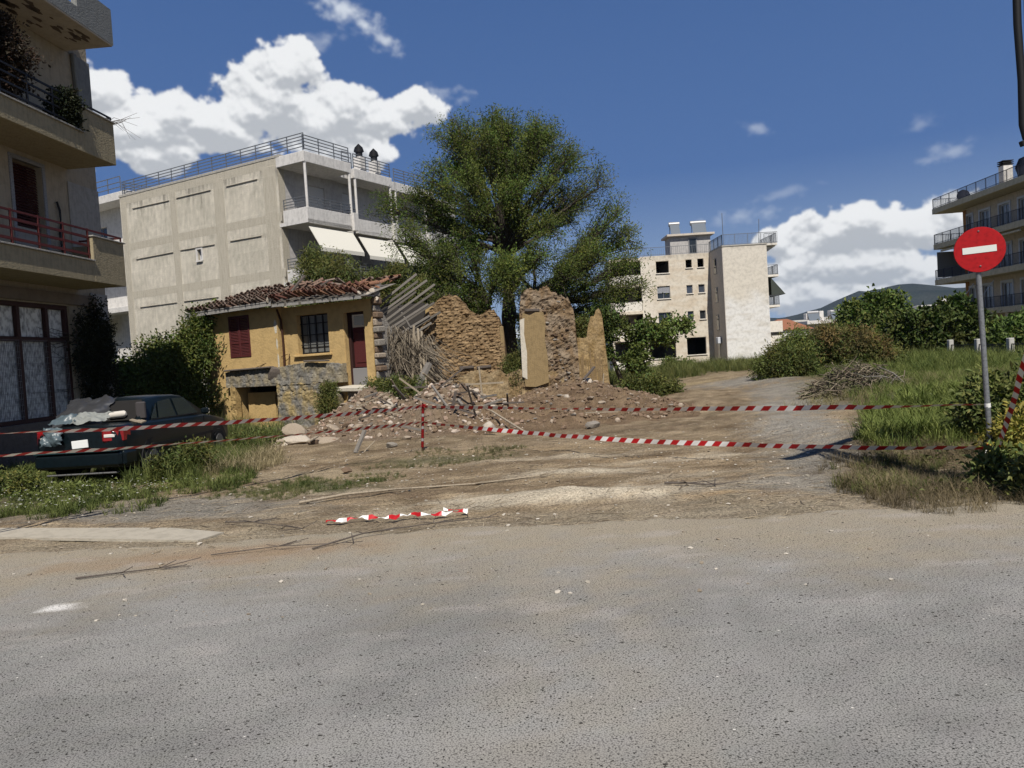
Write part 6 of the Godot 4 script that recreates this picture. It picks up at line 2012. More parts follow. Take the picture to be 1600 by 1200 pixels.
	bush("laurel_bush", "tall dense dark green bush between the left block and the yellow house", "bush", Vector3(-12.0, -0.4, -26.6), [[Vector3(-0.5, 1.3, 0.4), 1.3, 100, 0.9], [Vector3(0.7, 1.2, 0.2), 1.2, 90, 0.85], [Vector3(0.1, 2.4, 0), 1.2, 90, 1.0], [Vector3(0.9, 2.9, -0.2), 0.9, 60, 1.0], [Vector3(1.25, 3.9, -0.6), 0.55, 24, 1.0], [Vector3(-1.2, 2.0, 0), 0.8, 46, 1.05]], laurel, small, 1.25, 15)
	bush("laurel_bush", "leafy dark shoots rising behind the left end of the yellow house roof", "bush", Vector3(-10.6, -0.3, -30.5), [[Vector3(-0.2, 3.6, 0), 0.9, 50, 1.0], [Vector3(0.9, 3.9, 0.1), 0.8, 44, 1.1], [Vector3(1.9, 3.8, 0), 0.6, 26, 1.1], [Vector3(0.5, 2.4, 0), 1.3, 50, 0.8]], laurel, small, 1.2, 13, "", 0.8)
	# right-hand side
	bush("fig_bush", "large rounded green shrub left of the sign post, in front of the hills", "bush", Vector3(20.6, -0.3, -44.0), [[Vector3(-1.2, 1.5, 0.5), 1.6, 90, 1.0], [Vector3(0.6, 1.7, 0.6), 1.7, 100, 1.05], [Vector3(0.9, 3.2, 0), 1.25, 70, 1.1], [Vector3(-0.7, 2.9, 0), 1.0, 50, 1.05], [Vector3(2.2, 1.6, 0.4), 1.4, 70, 0.9]], fig, broad, 1.25, 13, "shrubs before the beige block")
	bush("fig_bush", "dark green shrub right behind the sign post, against the beige block", "bush", Vector3(23.6, -0.3, -41.0), [[Vector3(-1.3, 1.6, 0.3), 1.5, 85, 0.75], [Vector3(0.4, 1.8, 0.3), 1.5, 90, 0.7], [Vector3(0.2, 2.6, 0), 1.1, 50, 0.75], [Vector3(-2.3, 2.1, 0), 1.1, 50, 0.8]], fig, broad, 1.25, 13, "shrubs before the beige block")
	bush("fig_bush", "pale green shrub at the right edge by the white fence posts", "bush", Vector3(24.0, -0.2, -36.0), [[Vector3(-1.0, 1.1, 0.2), 1.1, 60, 1.15], [Vector3(0.5, 1.3, 0.2), 1.2, 60, 1.15], [Vector3(1.6, 1.2, 0), 1.0, 40, 1.1]], fig, broad, 1.1, 13, "shrubs before the beige block")
	var red := leaf_mat("russet_leaf", Color(0.135, 0.115, 0.052), 0.4)
	var weed := leaf_mat("weed_leaf", Color(0.105, 0.13, 0.042), 0.5)
	bush("bramble_mound", "big green and russet bramble mound beside the end of the track", "bush", Vector3(11.4, 0.3, -28.6), [[Vector3(-1.8, 0.4, 0.6), 0.9, 66, 1.0], [Vector3(-0.8, 0.8, 0.5), 1.0, 80, 1.1], [Vector3(0.4, 1.0, 0.4), 0.95, 80, 1.1], [Vector3(1.5, 0.65, 0.5), 0.9, 64, 1.05], [Vector3(2.3, 0.4, 0.4), 0.7, 40, 0.9], [Vector3(-1.2, 0.4, 1.2), 0.7, 50, 0.9]], weed, narrow, 1.0, 15, "", 0.1)
	bush("russet_shrub", "reddish brown dry shrub on top of the green bramble mound", "bush", Vector3(11.9, 0.55, -28.2), [[Vector3(-0.4, 0.9, 0.3), 0.75, 60, 1.0], [Vector3(0.6, 0.8, 0.3), 0.75, 60, 1.0], [Vector3(1.4, 0.4, 0.3), 0.6, 40, 0.9]], red, narrow, 0.85, 15, "", 0.3)
	bush("laurel_bush", "low leafy bush on the bank left of the cream block's corner", "bush", Vector3(9.6, -0.2, -46.0), [[Vector3(0, 0.5, 0), 0.7, 40, 1.0], [Vector3(1.0, 0.4, 0), 0.6, 30, 1.0]], weed, small, 1.2, 12)
	bush("nettle_patch", "dark green nettles at the right foot of the ochre wall stub", "weeds", Vector3(4.4, 0.0, -26.0), [[Vector3(-0.3, 0.25, 0), 0.4, 30, 1.0], [Vector3(0.4, 0.25, 0.1), 0.45, 36, 1.0], [Vector3(1.0, 0.15, 0), 0.35, 22, 1.0]], weed, small, 0.9, 12)
	bush("shrub", "grey green shrub growing in the notch of the ochre wall stub", "bush", Vector3(2.5, 0.6, -26.9), [[Vector3(0, 1.6, 0), 0.42, 40, 1.0], [Vector3(0.1, 2.0, 0), 0.32, 24, 1.0], [Vector3(-0.1, 1.2, 0), 0.4, 24, 1.0]], olive, narrow, 0.75, 13)
	bush("shrub", "scrubby bush filling the gap between mudbrick wall and stone pier", "bush", Vector3(0.15, 0.35, -26.6), [[Vector3(-0.1, 0.9, 0.3), 0.5, 36, 0.9], [Vector3(0.3, 1.1, 0.3), 0.4, 28, 0.9], [Vector3(0.1, 0.5, 0.5), 0.4, 28, 0.9]], olive, narrow, 0.75, 13)
	bush("shrub", "low green weeds under the fallen roof right of the yellow house door", "weeds", Vector3(-3.6, 0.7, -22.2), [[Vector3(-0.3, 0.25, 0), 0.3, 24, 1.0], [Vector3(0.2, 0.3, 0.1), 0.32, 24, 1.0], [Vector3(0.9, 0.2, 0.3), 0.3, 20, 1.0]], weed, small, 0.6, 12)
	bush("shrub", "tall dry weed before the masonry under the yellow house door", "weeds", Vector3(-5.25, -0.1, -21.8), [[Vector3(0, 0.7, 0), 0.3, 26, 1.0], [Vector3(0.05, 1.15, 0), 0.22, 18, 1.0], [Vector3(0, 0.3, 0), 0.3, 20, 1.0]], olive, narrow, 0.6, 12)
	bush("weed_clump", "leafy dark weeds growing up against the car's right rear wheel", "weeds", Vector3(-5.75, 0.0, -12.7), [[Vector3(-0.1, 0.15, 0), 0.25, 24, 0.8], [Vector3(0.25, 0.28, -0.4), 0.26, 22, 0.9]], weed, small, 0.55, 11, "", 0.4)
	bush("weed_clump", "leafy weeds before the left half of the car's rear bumper", "weeds", Vector3(-8.0, 0.0, -11.9), [[Vector3(-0.2, 0.15, 0), 0.26, 24, 1.0], [Vector3(0.4, 0.12, 0.1), 0.24, 20, 1.1]], weed, small, 0.5, 10, "", 0.3)
	bush("weed_clump", "low tangle of weeds at the car's front right wheel", "weeds", Vector3(-5.6, 0.0, -15.6), [[Vector3(0, 0.15, 0), 0.25, 22, 0.9], [Vector3(0.3, 0.2, -0.6), 0.25, 20, 1.0]], weed, small, 0.55, 10, "", 0.4)
	# roadside weeds at the right, close to the camera: broad leaves
	var near_leaf := leaf_clump("near", 8, 0.13, 0.085, 0.05, 5)
	var lime := leaf_mat("lime_leaf", Color(0.20, 0.20, 0.05), 0.6)
	bush("roadside_bush", "leafy roadside bush at the right edge just behind the asphalt", "bush", Vector3(5.25, 0.0, -7.75), [[Vector3(-0.25, 0.1, -0.2), 0.26, 36, 1.1], [Vector3(0.2, 0.1, -0.1), 0.26, 40, 1.1], [Vector3(0.7, 0.25, 0.1), 0.4, 60, 1.0], [Vector3(-0.2, 0.06, 0.3), 0.22, 30, 0.9], [Vector3(0.3, 0.08, 0.45), 0.25, 36, 0.8]], weed, near_leaf, 0.85, 14)
	bush("roadside_bush", "yellow green bush around the foot of the no entry sign post", "bush", Vector3(6.1, 0.0, -8.75), [[Vector3(-0.1, 0.3, -0.3), 0.36, 46, 1.1], [Vector3(0.4, 0.42, -0.2), 0.42, 50, 1.1], [Vector3(0.9, 0.45, -0.2), 0.45, 50, 1.0]], lime, near_leaf, 0.85, 14)
	bush("roadside_bush", "darker green weeds behind the sign post at the right edge", "bush", Vector3(7.0, 0.0, -10.6), [[Vector3(-0.4, 0.5, 0), 0.5, 50, 1.0], [Vector3(0.4, 0.65, 0), 0.6, 60, 0.9], [Vector3(1.2, 0.7, 0), 0.6, 50, 0.9]], weed, near_leaf, 1.1, 14)


# one tuft: blades that bend outwards
func tuft(key: String, blades: int, h: float, w: float, seed_n: int, flop := 0.5) -> ArrayMesh:
	if leaf_meshes.has(key): return leaf_meshes[key]
	var r := RandomNumberGenerator.new()
	r.seed = seed_n
	var m := MB.new()
	for k in blades:
		var a := r.randf() * TAU
		var p := Vector3(r.randfn(), 0, r.randfn()) * w * 5.0
		var l := h * r.randf_range(0.5, 1.15)
		var out := Vector3(cos(a), 0, sin(a)) * l * flop * r.randf_range(0.2, 1.2)
		var s := Vector3(-sin(a), 0, cos(a)) * w * r.randf_range(0.6, 1.1)
		var q := p + Vector3.UP * l * 0.6 + out * 0.35
		var tip := p + Vector3.UP * l * r.randf_range(0.8, 1.0) + out
		var g := r.randf_range(0.75, 1.2)
		m.col = Color(g, g, g)
		m.quad(p - s, p + s, q + s * 0.7, q - s * 0.7)
		m.tri(q - s * 0.7, q + s * 0.7, tip)
	leaf_meshes[key] = m.mesh()
	return leaf_meshes[key]


func inside(p: Vector2, poly: Array) -> bool:
	var pv := PackedVector2Array()
	for q in poly: pv.append(Vector2(q[0], q[1]))
	return Geometry2D.is_point_in_polygon(p, pv)


func field(called: String, poly: Array, n: int, m: Mesh, mt: Material, c0: Color, c1: Color, s0: float, s1: float, patchy := 0.0) -> void:
	var xs := []
	var cols := PackedColorArray()
	var lo := Vector2(1e9, 1e9)
	var hi := -lo
	for q in poly:
		lo = lo.min(Vector2(q[0], q[1]))
		hi = hi.max(Vector2(q[0], q[1]))
	var tries := 0
	while xs.size() < n and tries < n * 6:
		tries += 1
		var p := Vector2(rf(lo.x, hi.x), rf(lo.y, hi.y))
		var wob := Vector2(fbm(p.x, p.y, 0.9), fbm(p.x + 50.0, p.y, 0.9)) * 0.5
		if not inside(p + wob, poly): continue
		var d := fbm(p.x, p.y, 0.7)
		if patchy > 0.0 and d < rf(-1.0, 1.0) * 0.5 - 0.5 + patchy: continue
		var s := rf(s0, s1) * (1.0 + 0.5 * d)
		xs.append(Transform3D(Basis.from_euler(Vector3(rf(-0.15, 0.15), rf(-PI, PI), rf(-0.15, 0.15))).scaled(Vector3(s, s * rf(0.8, 1.2), s)), Vector3(p.x, floor_at(p.x, p.y) - 0.01, p.y)))
		cols.append(c0.lerp(c1, clampf(0.5 + fbm(p.x + 9.0, p.y, 1.6) + rf(-0.35, 0.35), 0.0, 1.0)))
	scatter(called, m, mt, self, xs, cols)


func grasses() -> void:
	var gm := mat("grass_blade", Color(1, 1, 1), 0.7, {"vc": true, "spec": 0.25, "backlight": Color(0.4, 0.5, 0.2)})
	var short := tuft("short", 13, 0.12, 0.004, 1, 0.9)
	var tall := tuft("tall", 14, 0.36, 0.0048, 2, 0.75)
	var straw := tuft("straw", 9, 0.24, 0.003, 3, 1.7)
	var g0 := Color(0.052, 0.075, 0.02)
	var g1 := Color(0.165, 0.185, 0.055)
	var lush := tuft("lush", 18, 0.2, 0.005, 4, 1.2)
	# round the car and up to the house
	field("grass", [[-12.0, -9.0], [-6.6, -9.6], [-5.2, -9.8], [-4.6, -10.6], [-4.0, -12.0], [-4.9, -13.6], [-5.6, -16.4], [-9.5, -16.8], [-13.0, -12.0]], 4600, lush, gm, g0, g1, 0.3, 0.85, 0.75)
	field("grass", [[-10.0, -10.2], [-6.0, -10.6], [-4.6, -12.0], [-5.2, -14.5], [-5.9, -17.5], [-9.0, -19.0], [-11.0, -15.0]], 420, tall, gm, g0, g1, 0.3, 0.7)
	field("grass", [[-6.3, -12.2], [-5.2, -12.4], [-4.9, -14.5], [-5.9, -17.5], [-6.3, -17.0], [-6.2, -14.0]], 420, tall, gm, g0, g1, 0.6, 1.3)
	field("grass", [[-12.0, -18.0], [-6.2, -18.0], [-5.6, -19.8], [-6.9, -22.5], [-10.2, -26.0], [-13.5, -26.0]], 2600, tall, gm, g0, Color(0.16, 0.165, 0.06), 0.7, 1.9)
	field("dry_grass", [[-5.9, -13.0], [-4.4, -12.6], [-4.2, -14.0], [-5.4, -16.5]], 420, straw, gm, Color(0.26, 0.21, 0.12), Color(0.36, 0.3, 0.18), 0.7, 1.4)
	# thin turf on the lot
	field("turf", [[-4.4, -10.2], [-2.4, -10.4], [-1.6, -11.6], [-2.6, -12.3], [-4.2, -11.6]], 900, short, gm, g0, Color(0.15, 0.145, 0.06), 0.3, 0.75, 0.35)
	field("turf", [[-2.6, -12.6], [-0.2, -12.6], [0.2, -14.2], [-1.6, -14.6]], 520, short, gm, Color(0.09, 0.095, 0.04), Color(0.16, 0.145, 0.075), 0.3, 0.65, 0.4)
	# the field on the right
	field("grass", [[4.9, -10.8], [7.5, -9.6], [13.0, -10.0], [16.0, -16.0], [8.6, -16.5], [6.2, -13.6]], 3600, lush, gm, Color(0.085, 0.115, 0.026), Color(0.19, 0.215, 0.06), 0.8, 1.7)
	field("grass", [[4.7, -10.4], [7.5, -9.4], [13.0, -10.0], [22.0, -24.0], [11.0, -24.0], [8.6, -19.5], [6.4, -14.2]], 4600, tall, gm, Color(0.085, 0.118, 0.026), Color(0.175, 0.215, 0.055), 0.4, 0.95)
	field("grass", [[9.6, -22.0], [24.0, -22.0], [42.0, -52.0], [14.0, -46.0], [13.5, -30.0], [10.5, -27.0]], 8000, tall, gm, Color(0.075, 0.105, 0.026), Color(0.17, 0.19, 0.055), 0.9, 1.5)
	field("grass", [[3.4, -34.5], [9.0, -35.5], [20.0, -36.0], [22.0, -60.0], [6.0, -66.0], [2.5, -40.0]], 6500, tall, gm, Color(0.07, 0.09, 0.025), Color(0.16, 0.16, 0.055), 1.0, 2.0)
	field("grass", [[-5.0, -28.0], [3.6, -28.4], [3.6, -40.0], [-9.0, -40.0]], 1800, tall, gm, g0, g1, 0.8, 1.8)
	field("dry_grass", [[6.0, -17.2], [12.5, -17.5], [17.0, -23.0], [10.5, -22.0]], 1300, straw, gm, Color(0.16, 0.15, 0.06), Color(0.27, 0.23, 0.12), 0.6, 1.1)
	field("dry_grass", [[3.4, -7.0], [5.6, -6.9], [6.4, -9.8], [5.2, -11.4], [3.9, -9.6]], 2600, straw, gm, Color(0.09, 0.07, 0.04), Color(0.24, 0.19, 0.11), 0.3, 0.75)
	field("weeds", [[3.9, -7.6], [5.6, -7.2], [6.4, -10.4], [4.6, -10.2]], 420, leaf_clump("near", 8, 0.13, 0.085, 0.05, 5), leaf_mat("weed_leaf", Color(0.105, 0.13, 0.042), 0.5), Color(0.5, 0.5, 0.4), Color(1.1, 1.0, 0.8), 0.35, 0.8, 0.3)
	field("weeds", [[6.0, -10.5], [12.0, -10.5], [17.0, -18.0], [9.0, -18.0]], 1500, leaf_clump("near", 8, 0.13, 0.085, 0.05, 5), leaf_mat("weed_leaf", Color(0.105, 0.13, 0.042), 0.5), Color(0.7, 0.7, 0.6), Color(1.2, 1.2, 0.9), 0.7, 1.5, 0.5)
	field("weeds", [[-10.5, -10.4], [-5.6, -10.6], [-4.9, -13.0], [-5.8, -16.5], [-6.2, -12.6], [-10.0, -12.2]], 900, leaf_clump("near", 8, 0.13, 0.085, 0.05, 5), leaf_mat("weed_leaf", Color(0.105, 0.13, 0.042), 0.5), Color(0.6, 0.6, 0.5), Color(1.2, 1.2, 0.9), 0.5, 1.1, 0.5)
	field("grass", [[3.7, -7.9], [4.6, -8.0], [5.4, -9.6], [4.3, -10.0], [3.6, -9.0]], 260, short, gm, g0, Color(0.17, 0.17, 0.06), 0.6, 1.3)
	# small white flowers in the grass by the car
	var fl := MB.new()
	for k in 5:
		var a := TAU * k / 5.0
		fl.tri(Vector3.ZERO, Vector3(cos(a), 0.25, sin(a)) * 0.02, Vector3(cos(a + 0.9), 0.25, sin(a + 0.9)) * 0.02)
	field("daisies", [[-9.0, -9.6], [-5.4, -10.0], [-4.6, -11.6], [-6.0, -12.4], [-9.5, -12.0]], 420, fl.mesh(), mat("petal", Color(0.7, 0.7, 0.62), 0.8), Color.WHITE, Color.WHITE, 0.4, 0.75)
	for c in get_children():
		if c is MultiMeshInstance3D and String(c.name).begins_with("daisies"):
			for i in c.multimesh.instance_count:
				c.multimesh.set_instance_transform(i, c.multimesh.get_instance_transform(i).translated(Vector3(0, rf(0.1, 0.2), 0)))


func litter() -> void:
	# straw, twigs and chips strewn over the bare ground
	var stick := MB.new()
	stick.tube(PackedVector3Array([Vector3(-0.5, 0, 0), Vector3(-0.1, 0.03, 0.03), Vector3(0.5, 0, -0.02)]), PackedFloat32Array([0.02, 0.022, 0.012]), 4)
	var xs := []
	var cols := PackedColorArray()
	for k in 5200:
		var z := -7.2 - 10.0 * pow(rf(0, 1), 1.4)
		var x := rf(-6.0, 5.2)
		if fbm(x, z, 0.6) + 0.2 * fbm(x, z, 3.0) < rf(-0.5, 0.35): continue
		var s := rf(0.05, 0.24)
		xs.append(Transform3D(Basis.from_euler(Vector3(0, rf(-PI, PI), rf(-0.15, 0.15))).scaled(Vector3(s, s * 0.55, s)), Vector3(x, floor_at(x, z) + 0.006, z)))
		cols.append([Color(0.3, 0.24, 0.16), Color(0.13, 0.1, 0.07), Color(0.22, 0.18, 0.12), Color(0.4, 0.33, 0.23)][rng.randi() % 4])
	scatter("twig_litter", stick.mesh(), mat("twig", Color(1, 1, 1), 0.9, {"vc": true}), self, xs, cols)
	xs = []
	cols = PackedColorArray()
	for k in 7000:
		var z := -5.2 - 11.0 * pow(rf(0, 1), 1.3)
		var x := rf(-7.5, 6.5)
		if z > -7.4 and rf(0, 1) < 0.8: continue
		var s := 0.005 + 0.024 * pow(rf(0, 1), 7.0)
		xs.append(Transform3D(rough_basis(1.0).scaled(Vector3(s * 1.2, s * 0.7, s)), Vector3(x, floor_at(x, z) + s * 0.25 + (0.012 if z > -7.4 else 0.0), z)))
		cols.append([Color(0.3, 0.27, 0.22), Color(0.42, 0.38, 0.32), Color(0.2, 0.165, 0.125), Color(0.24, 0.2, 0.15)][rng.randi() % 4])
	scatter("gravel", stone_meshes[0], mat("small_stone", Color(1, 1, 1), 0.95, {"vc": true}), self, xs, cols)
	# dark and pale grains standing in the worn asphalt
	for kind in 2:
		xs = []
		cols = PackedColorArray()
		for k in (5200 if kind == 0 else 900):
			var z := -2.3 - 4.6 * pow(rf(0, 1), 1.25)
			var x := rf(-0.85, 0.85) * (1.2 - z)
			if fbm(x, z, 0.8) < rf(-0.6, 0.4): continue
			var s := (0.0035 + 0.006 * pow(rf(0, 1), 3.0)) * (1.0 if kind == 0 else 0.8)
			xs.append(Transform3D(rough_basis(0.3).scaled(Vector3(s * rf(1.0, 2.0), s * 0.5, s)), Vector3(x, 0.0135 + 0.006 * fbm(x, z, 0.6), z)))
			cols.append(Color(0.035, 0.033, 0.03) if kind == 0 else Color(0.5, 0.48, 0.44))
		scatter("asphalt_grains", stone_meshes[3], mat("small_stone", Color(1, 1, 1), 0.95, {"vc": true}), self, xs, cols)
	# single branches and chips that catch the eye
	var wood := wood_mat("pale_timber", Color(0.36, 0.3, 0.22))
	var dark := wood_mat("dark_timber", Color(0.12, 0.1, 0.085))
	var br := [
		["long thin pale branch lying across the dirt behind the fallen tape", [Vector3(-2.75, 0.03, -9.55), Vector3(-2.2, 0.05, -9.75), Vector3(-1.7, 0.04, -9.95), Vector3(-0.6, 0.03, -10.3), Vector3(0.3, 0.02, -10.45)], 0.02, wood],
		["dark forked twig bundle on the dust just in front of the fallen tape", [Vector3(-1.95, 0.03, -7.1), Vector3(-1.55, 0.06, -7.5), Vector3(-0.9, 0.05, -7.85), Vector3(-0.35, 0.04, -8.05)], 0.009, dark],
		["thin brown branch near the pale kerb strip at left", [Vector3(-3.3, 0.03, -8.55), Vector3(-2.9, 0.06, -8.3), Vector3(-2.3, 0.03, -8.05)], 0.008, dark],
		["short dark stick on the asphalt below the reddish dust at left", [Vector3(-3.85, 0.03, -6.55), Vector3(-3.5, 0.03, -6.65), Vector3(-3.2, 0.03, -6.72)], 0.009, dark],
		["long dark twig lying on the left dust between strip and tape", [Vector3(-2.9, 0.03, -7.1), Vector3(-2.3, 0.05, -7.2), Vector3(-1.6, 0.03, -7.25)], 0.006, dark],
		["dark stick beside white chips right of the pale patch", [Vector3(1.75, 0.03, -9.15), Vector3(2.0, 0.04, -9.05), Vector3(2.3, 0.03, -8.95)], 0.014, dark],
	]
	for b in br:
		var m := MB.new()
		var pts := PackedVector3Array()
		for q in b[1]: pts.append(q - b[1][0] + Vector3(0, floor_at(q.x, q.z), 0))
		m.tube(pts, taper(b[2], b[2] * 0.5, pts.size() - 1), 6)
		for k in 9:
			var p: Vector3 = pts[rng.randi_range(1, pts.size() - 1)]
			m.tube(PackedVector3Array([p, p + Vector3(rf(-0.25, 0.35), rf(0.0, 0.06), rf(-0.2, 0.2))]), PackedFloat32Array([b[2] * 0.5, 0.003]), 4)
		solo("branch", m, b[3], b[0], "branch", b[1][0])
	for s in [["flat white chip of plaster left of the dark stick on the pale ground", Vector3(1.42, 0.02, -9.15), 0.12, 3], ["small white chip right of the larger one, behind the dark stick", Vector3(2.15, 0.02, -9.35), 0.08, 3], ["crumpled white scrap on the dirt just before the dark stick", Vector3(1.72, 0.02, -8.95), 0.07, 3], ["white chip on the dirt left of the orange patch near the track", Vector3(3.15, 0.02, -8.95), 0.06, 3]]:
		solo("plaster_chip", stone_meshes[4], stone_mats()[3], s[0], "chip", s[1], Basis(Vector3.UP, rf(0, 3)).scaled(Vector3(s[2], s[2] * 0.4, s[2] * 0.6)))
	# heap of cut brushwood beside the track
	var t := thing("brushwood_heap", "tangled heap of dry cut branches on the grass right of the track", "brushwood", Vector3(8.8, 0.2, -19.6))
	var m := MB.new()
	for k in 1300:
		var a := rf(0, TAU)
		var rr := sqrt(rf(0, 1))
		var p := Vector3(cos(a) * rr * 1.35, 0.8 * (1.0 - rr * rr) * rf(0.1, 1.0) * (1.0 + 0.5 * fbm(cos(a) * rr, sin(a) * rr, 2.0)), sin(a) * rr * 0.9)
		var d := Vector3(rf(-1, 1), rf(-0.25, 0.5), rf(-1, 1)).normalized() * rf(0.25, 0.7)
		m.col = [Color(0.15, 0.12, 0.088), Color(0.09, 0.075, 0.052), Color(0.21, 0.175, 0.125), Color(0.1, 0.1, 0.05)][k % 4]
		m.tube(PackedVector3Array([p - d * 0.5, p + Vector3(rf(-0.08, 0.08), rf(-0.05, 0.08), rf(-0.08, 0.08)), p + d * 0.5]), PackedFloat32Array([0.014, 0.011, 0.004]), 4, false)
	tag(part("twigs", m, mat("twig", Color(1, 1, 1), 0.9, {"vc": true}), t), "", "", "", "stuff")
	for k in 14:
		m = MB.new()
		var p := Vector3(rf(-1.0, 1.0), rf(0.1, 0.45), rf(-0.5, 0.6))
		var d := Vector3(rf(-1, 1), rf(-0.1, 0.35), rf(-0.5, 0.5)).normalized() * rf(0.7, 1.2)
		m.tube(PackedVector3Array([p - d * 0.5, p + Vector3(0, 0.07, 0.05), p + d * 0.5]), PackedFloat32Array([0.024, 0.02, 0.008]), 5)
		part("branch", m, wood_mat(), t)


# ------------------------------------------------------------------ barrier tape: a plastic ribbon with slanted red and white bars, hung in a sag
func tape(label: String, a: Vector3, b: Vector3, sag: float, twist: Array, w := 0.075, period := 0.22) -> void:
	var len := a.distance_to(b)
	var m := MB.new()
	var n := roundi(len / (period * 0.5))
	var along := (b - a).normalized()
	var side := along.cross(Vector3.UP).normalized()
	var at := func(t: float) -> Vector3:
		return a.lerp(b, t) - Vector3.UP * sag * 4.0 * t * (1.0 - t) + Vector3(0, 0.012 * fbm(t * len, a.x, 0.9), 0.03 * fbm(t * len, a.y + 4.0, 0.8))
	var across := func(t: float) -> Vector3:
		var k := t * (twist.size() - 1)
		var i := mini(int(k), twist.size() - 2)
		var ang := lerpf(twist[i], twist[i + 1], k - i) + 0.55 * fbm(t * len * 0.35, a.x * 3.0 + a.y * 7.0, 1.0) + 0.25 * fbm(t * len * 1.6, a.y * 9.0, 1.0)
		return (Vector3.UP * cos(ang) + side * sin(ang)) * w * 0.5
	var slant := 0.30 / n
	for i in n:
		m.col = TAPE_RED if i % 2 == 0 else TAPE_WHITE
		for j in 3:
			var t0 := (i + j / 3.0) / n
			var t1 := (i + (j + 1) / 3.0) / n
			var lo0 := clampf(t0 - slant, 0.0, 1.0)
			var lo1 := clampf(t1 - slant, 0.0, 1.0)
			var hi0 := clampf(t0 + slant, 0.0, 1.0)
			var hi1 := clampf(t1 + slant, 0.0, 1.0)
			m.quad(at.call(lo0) - across.call(lo0), at.call(lo1) - across.call(lo1), at.call(hi1) + across.call(hi1), at.call(hi0) + across.call(hi0))
	solo("barrier_tape", m, tape_mat(), label, "tape", Vector3.ZERO, Basis(), "red and white barrier tapes")


func tape_mat() -> StandardMaterial3D:
	return mat("tape_film", Color(1, 1, 1), 0.45, {"vc": true, "spec": 0.4, "backlight": Color(0.25, 0.25, 0.25)})


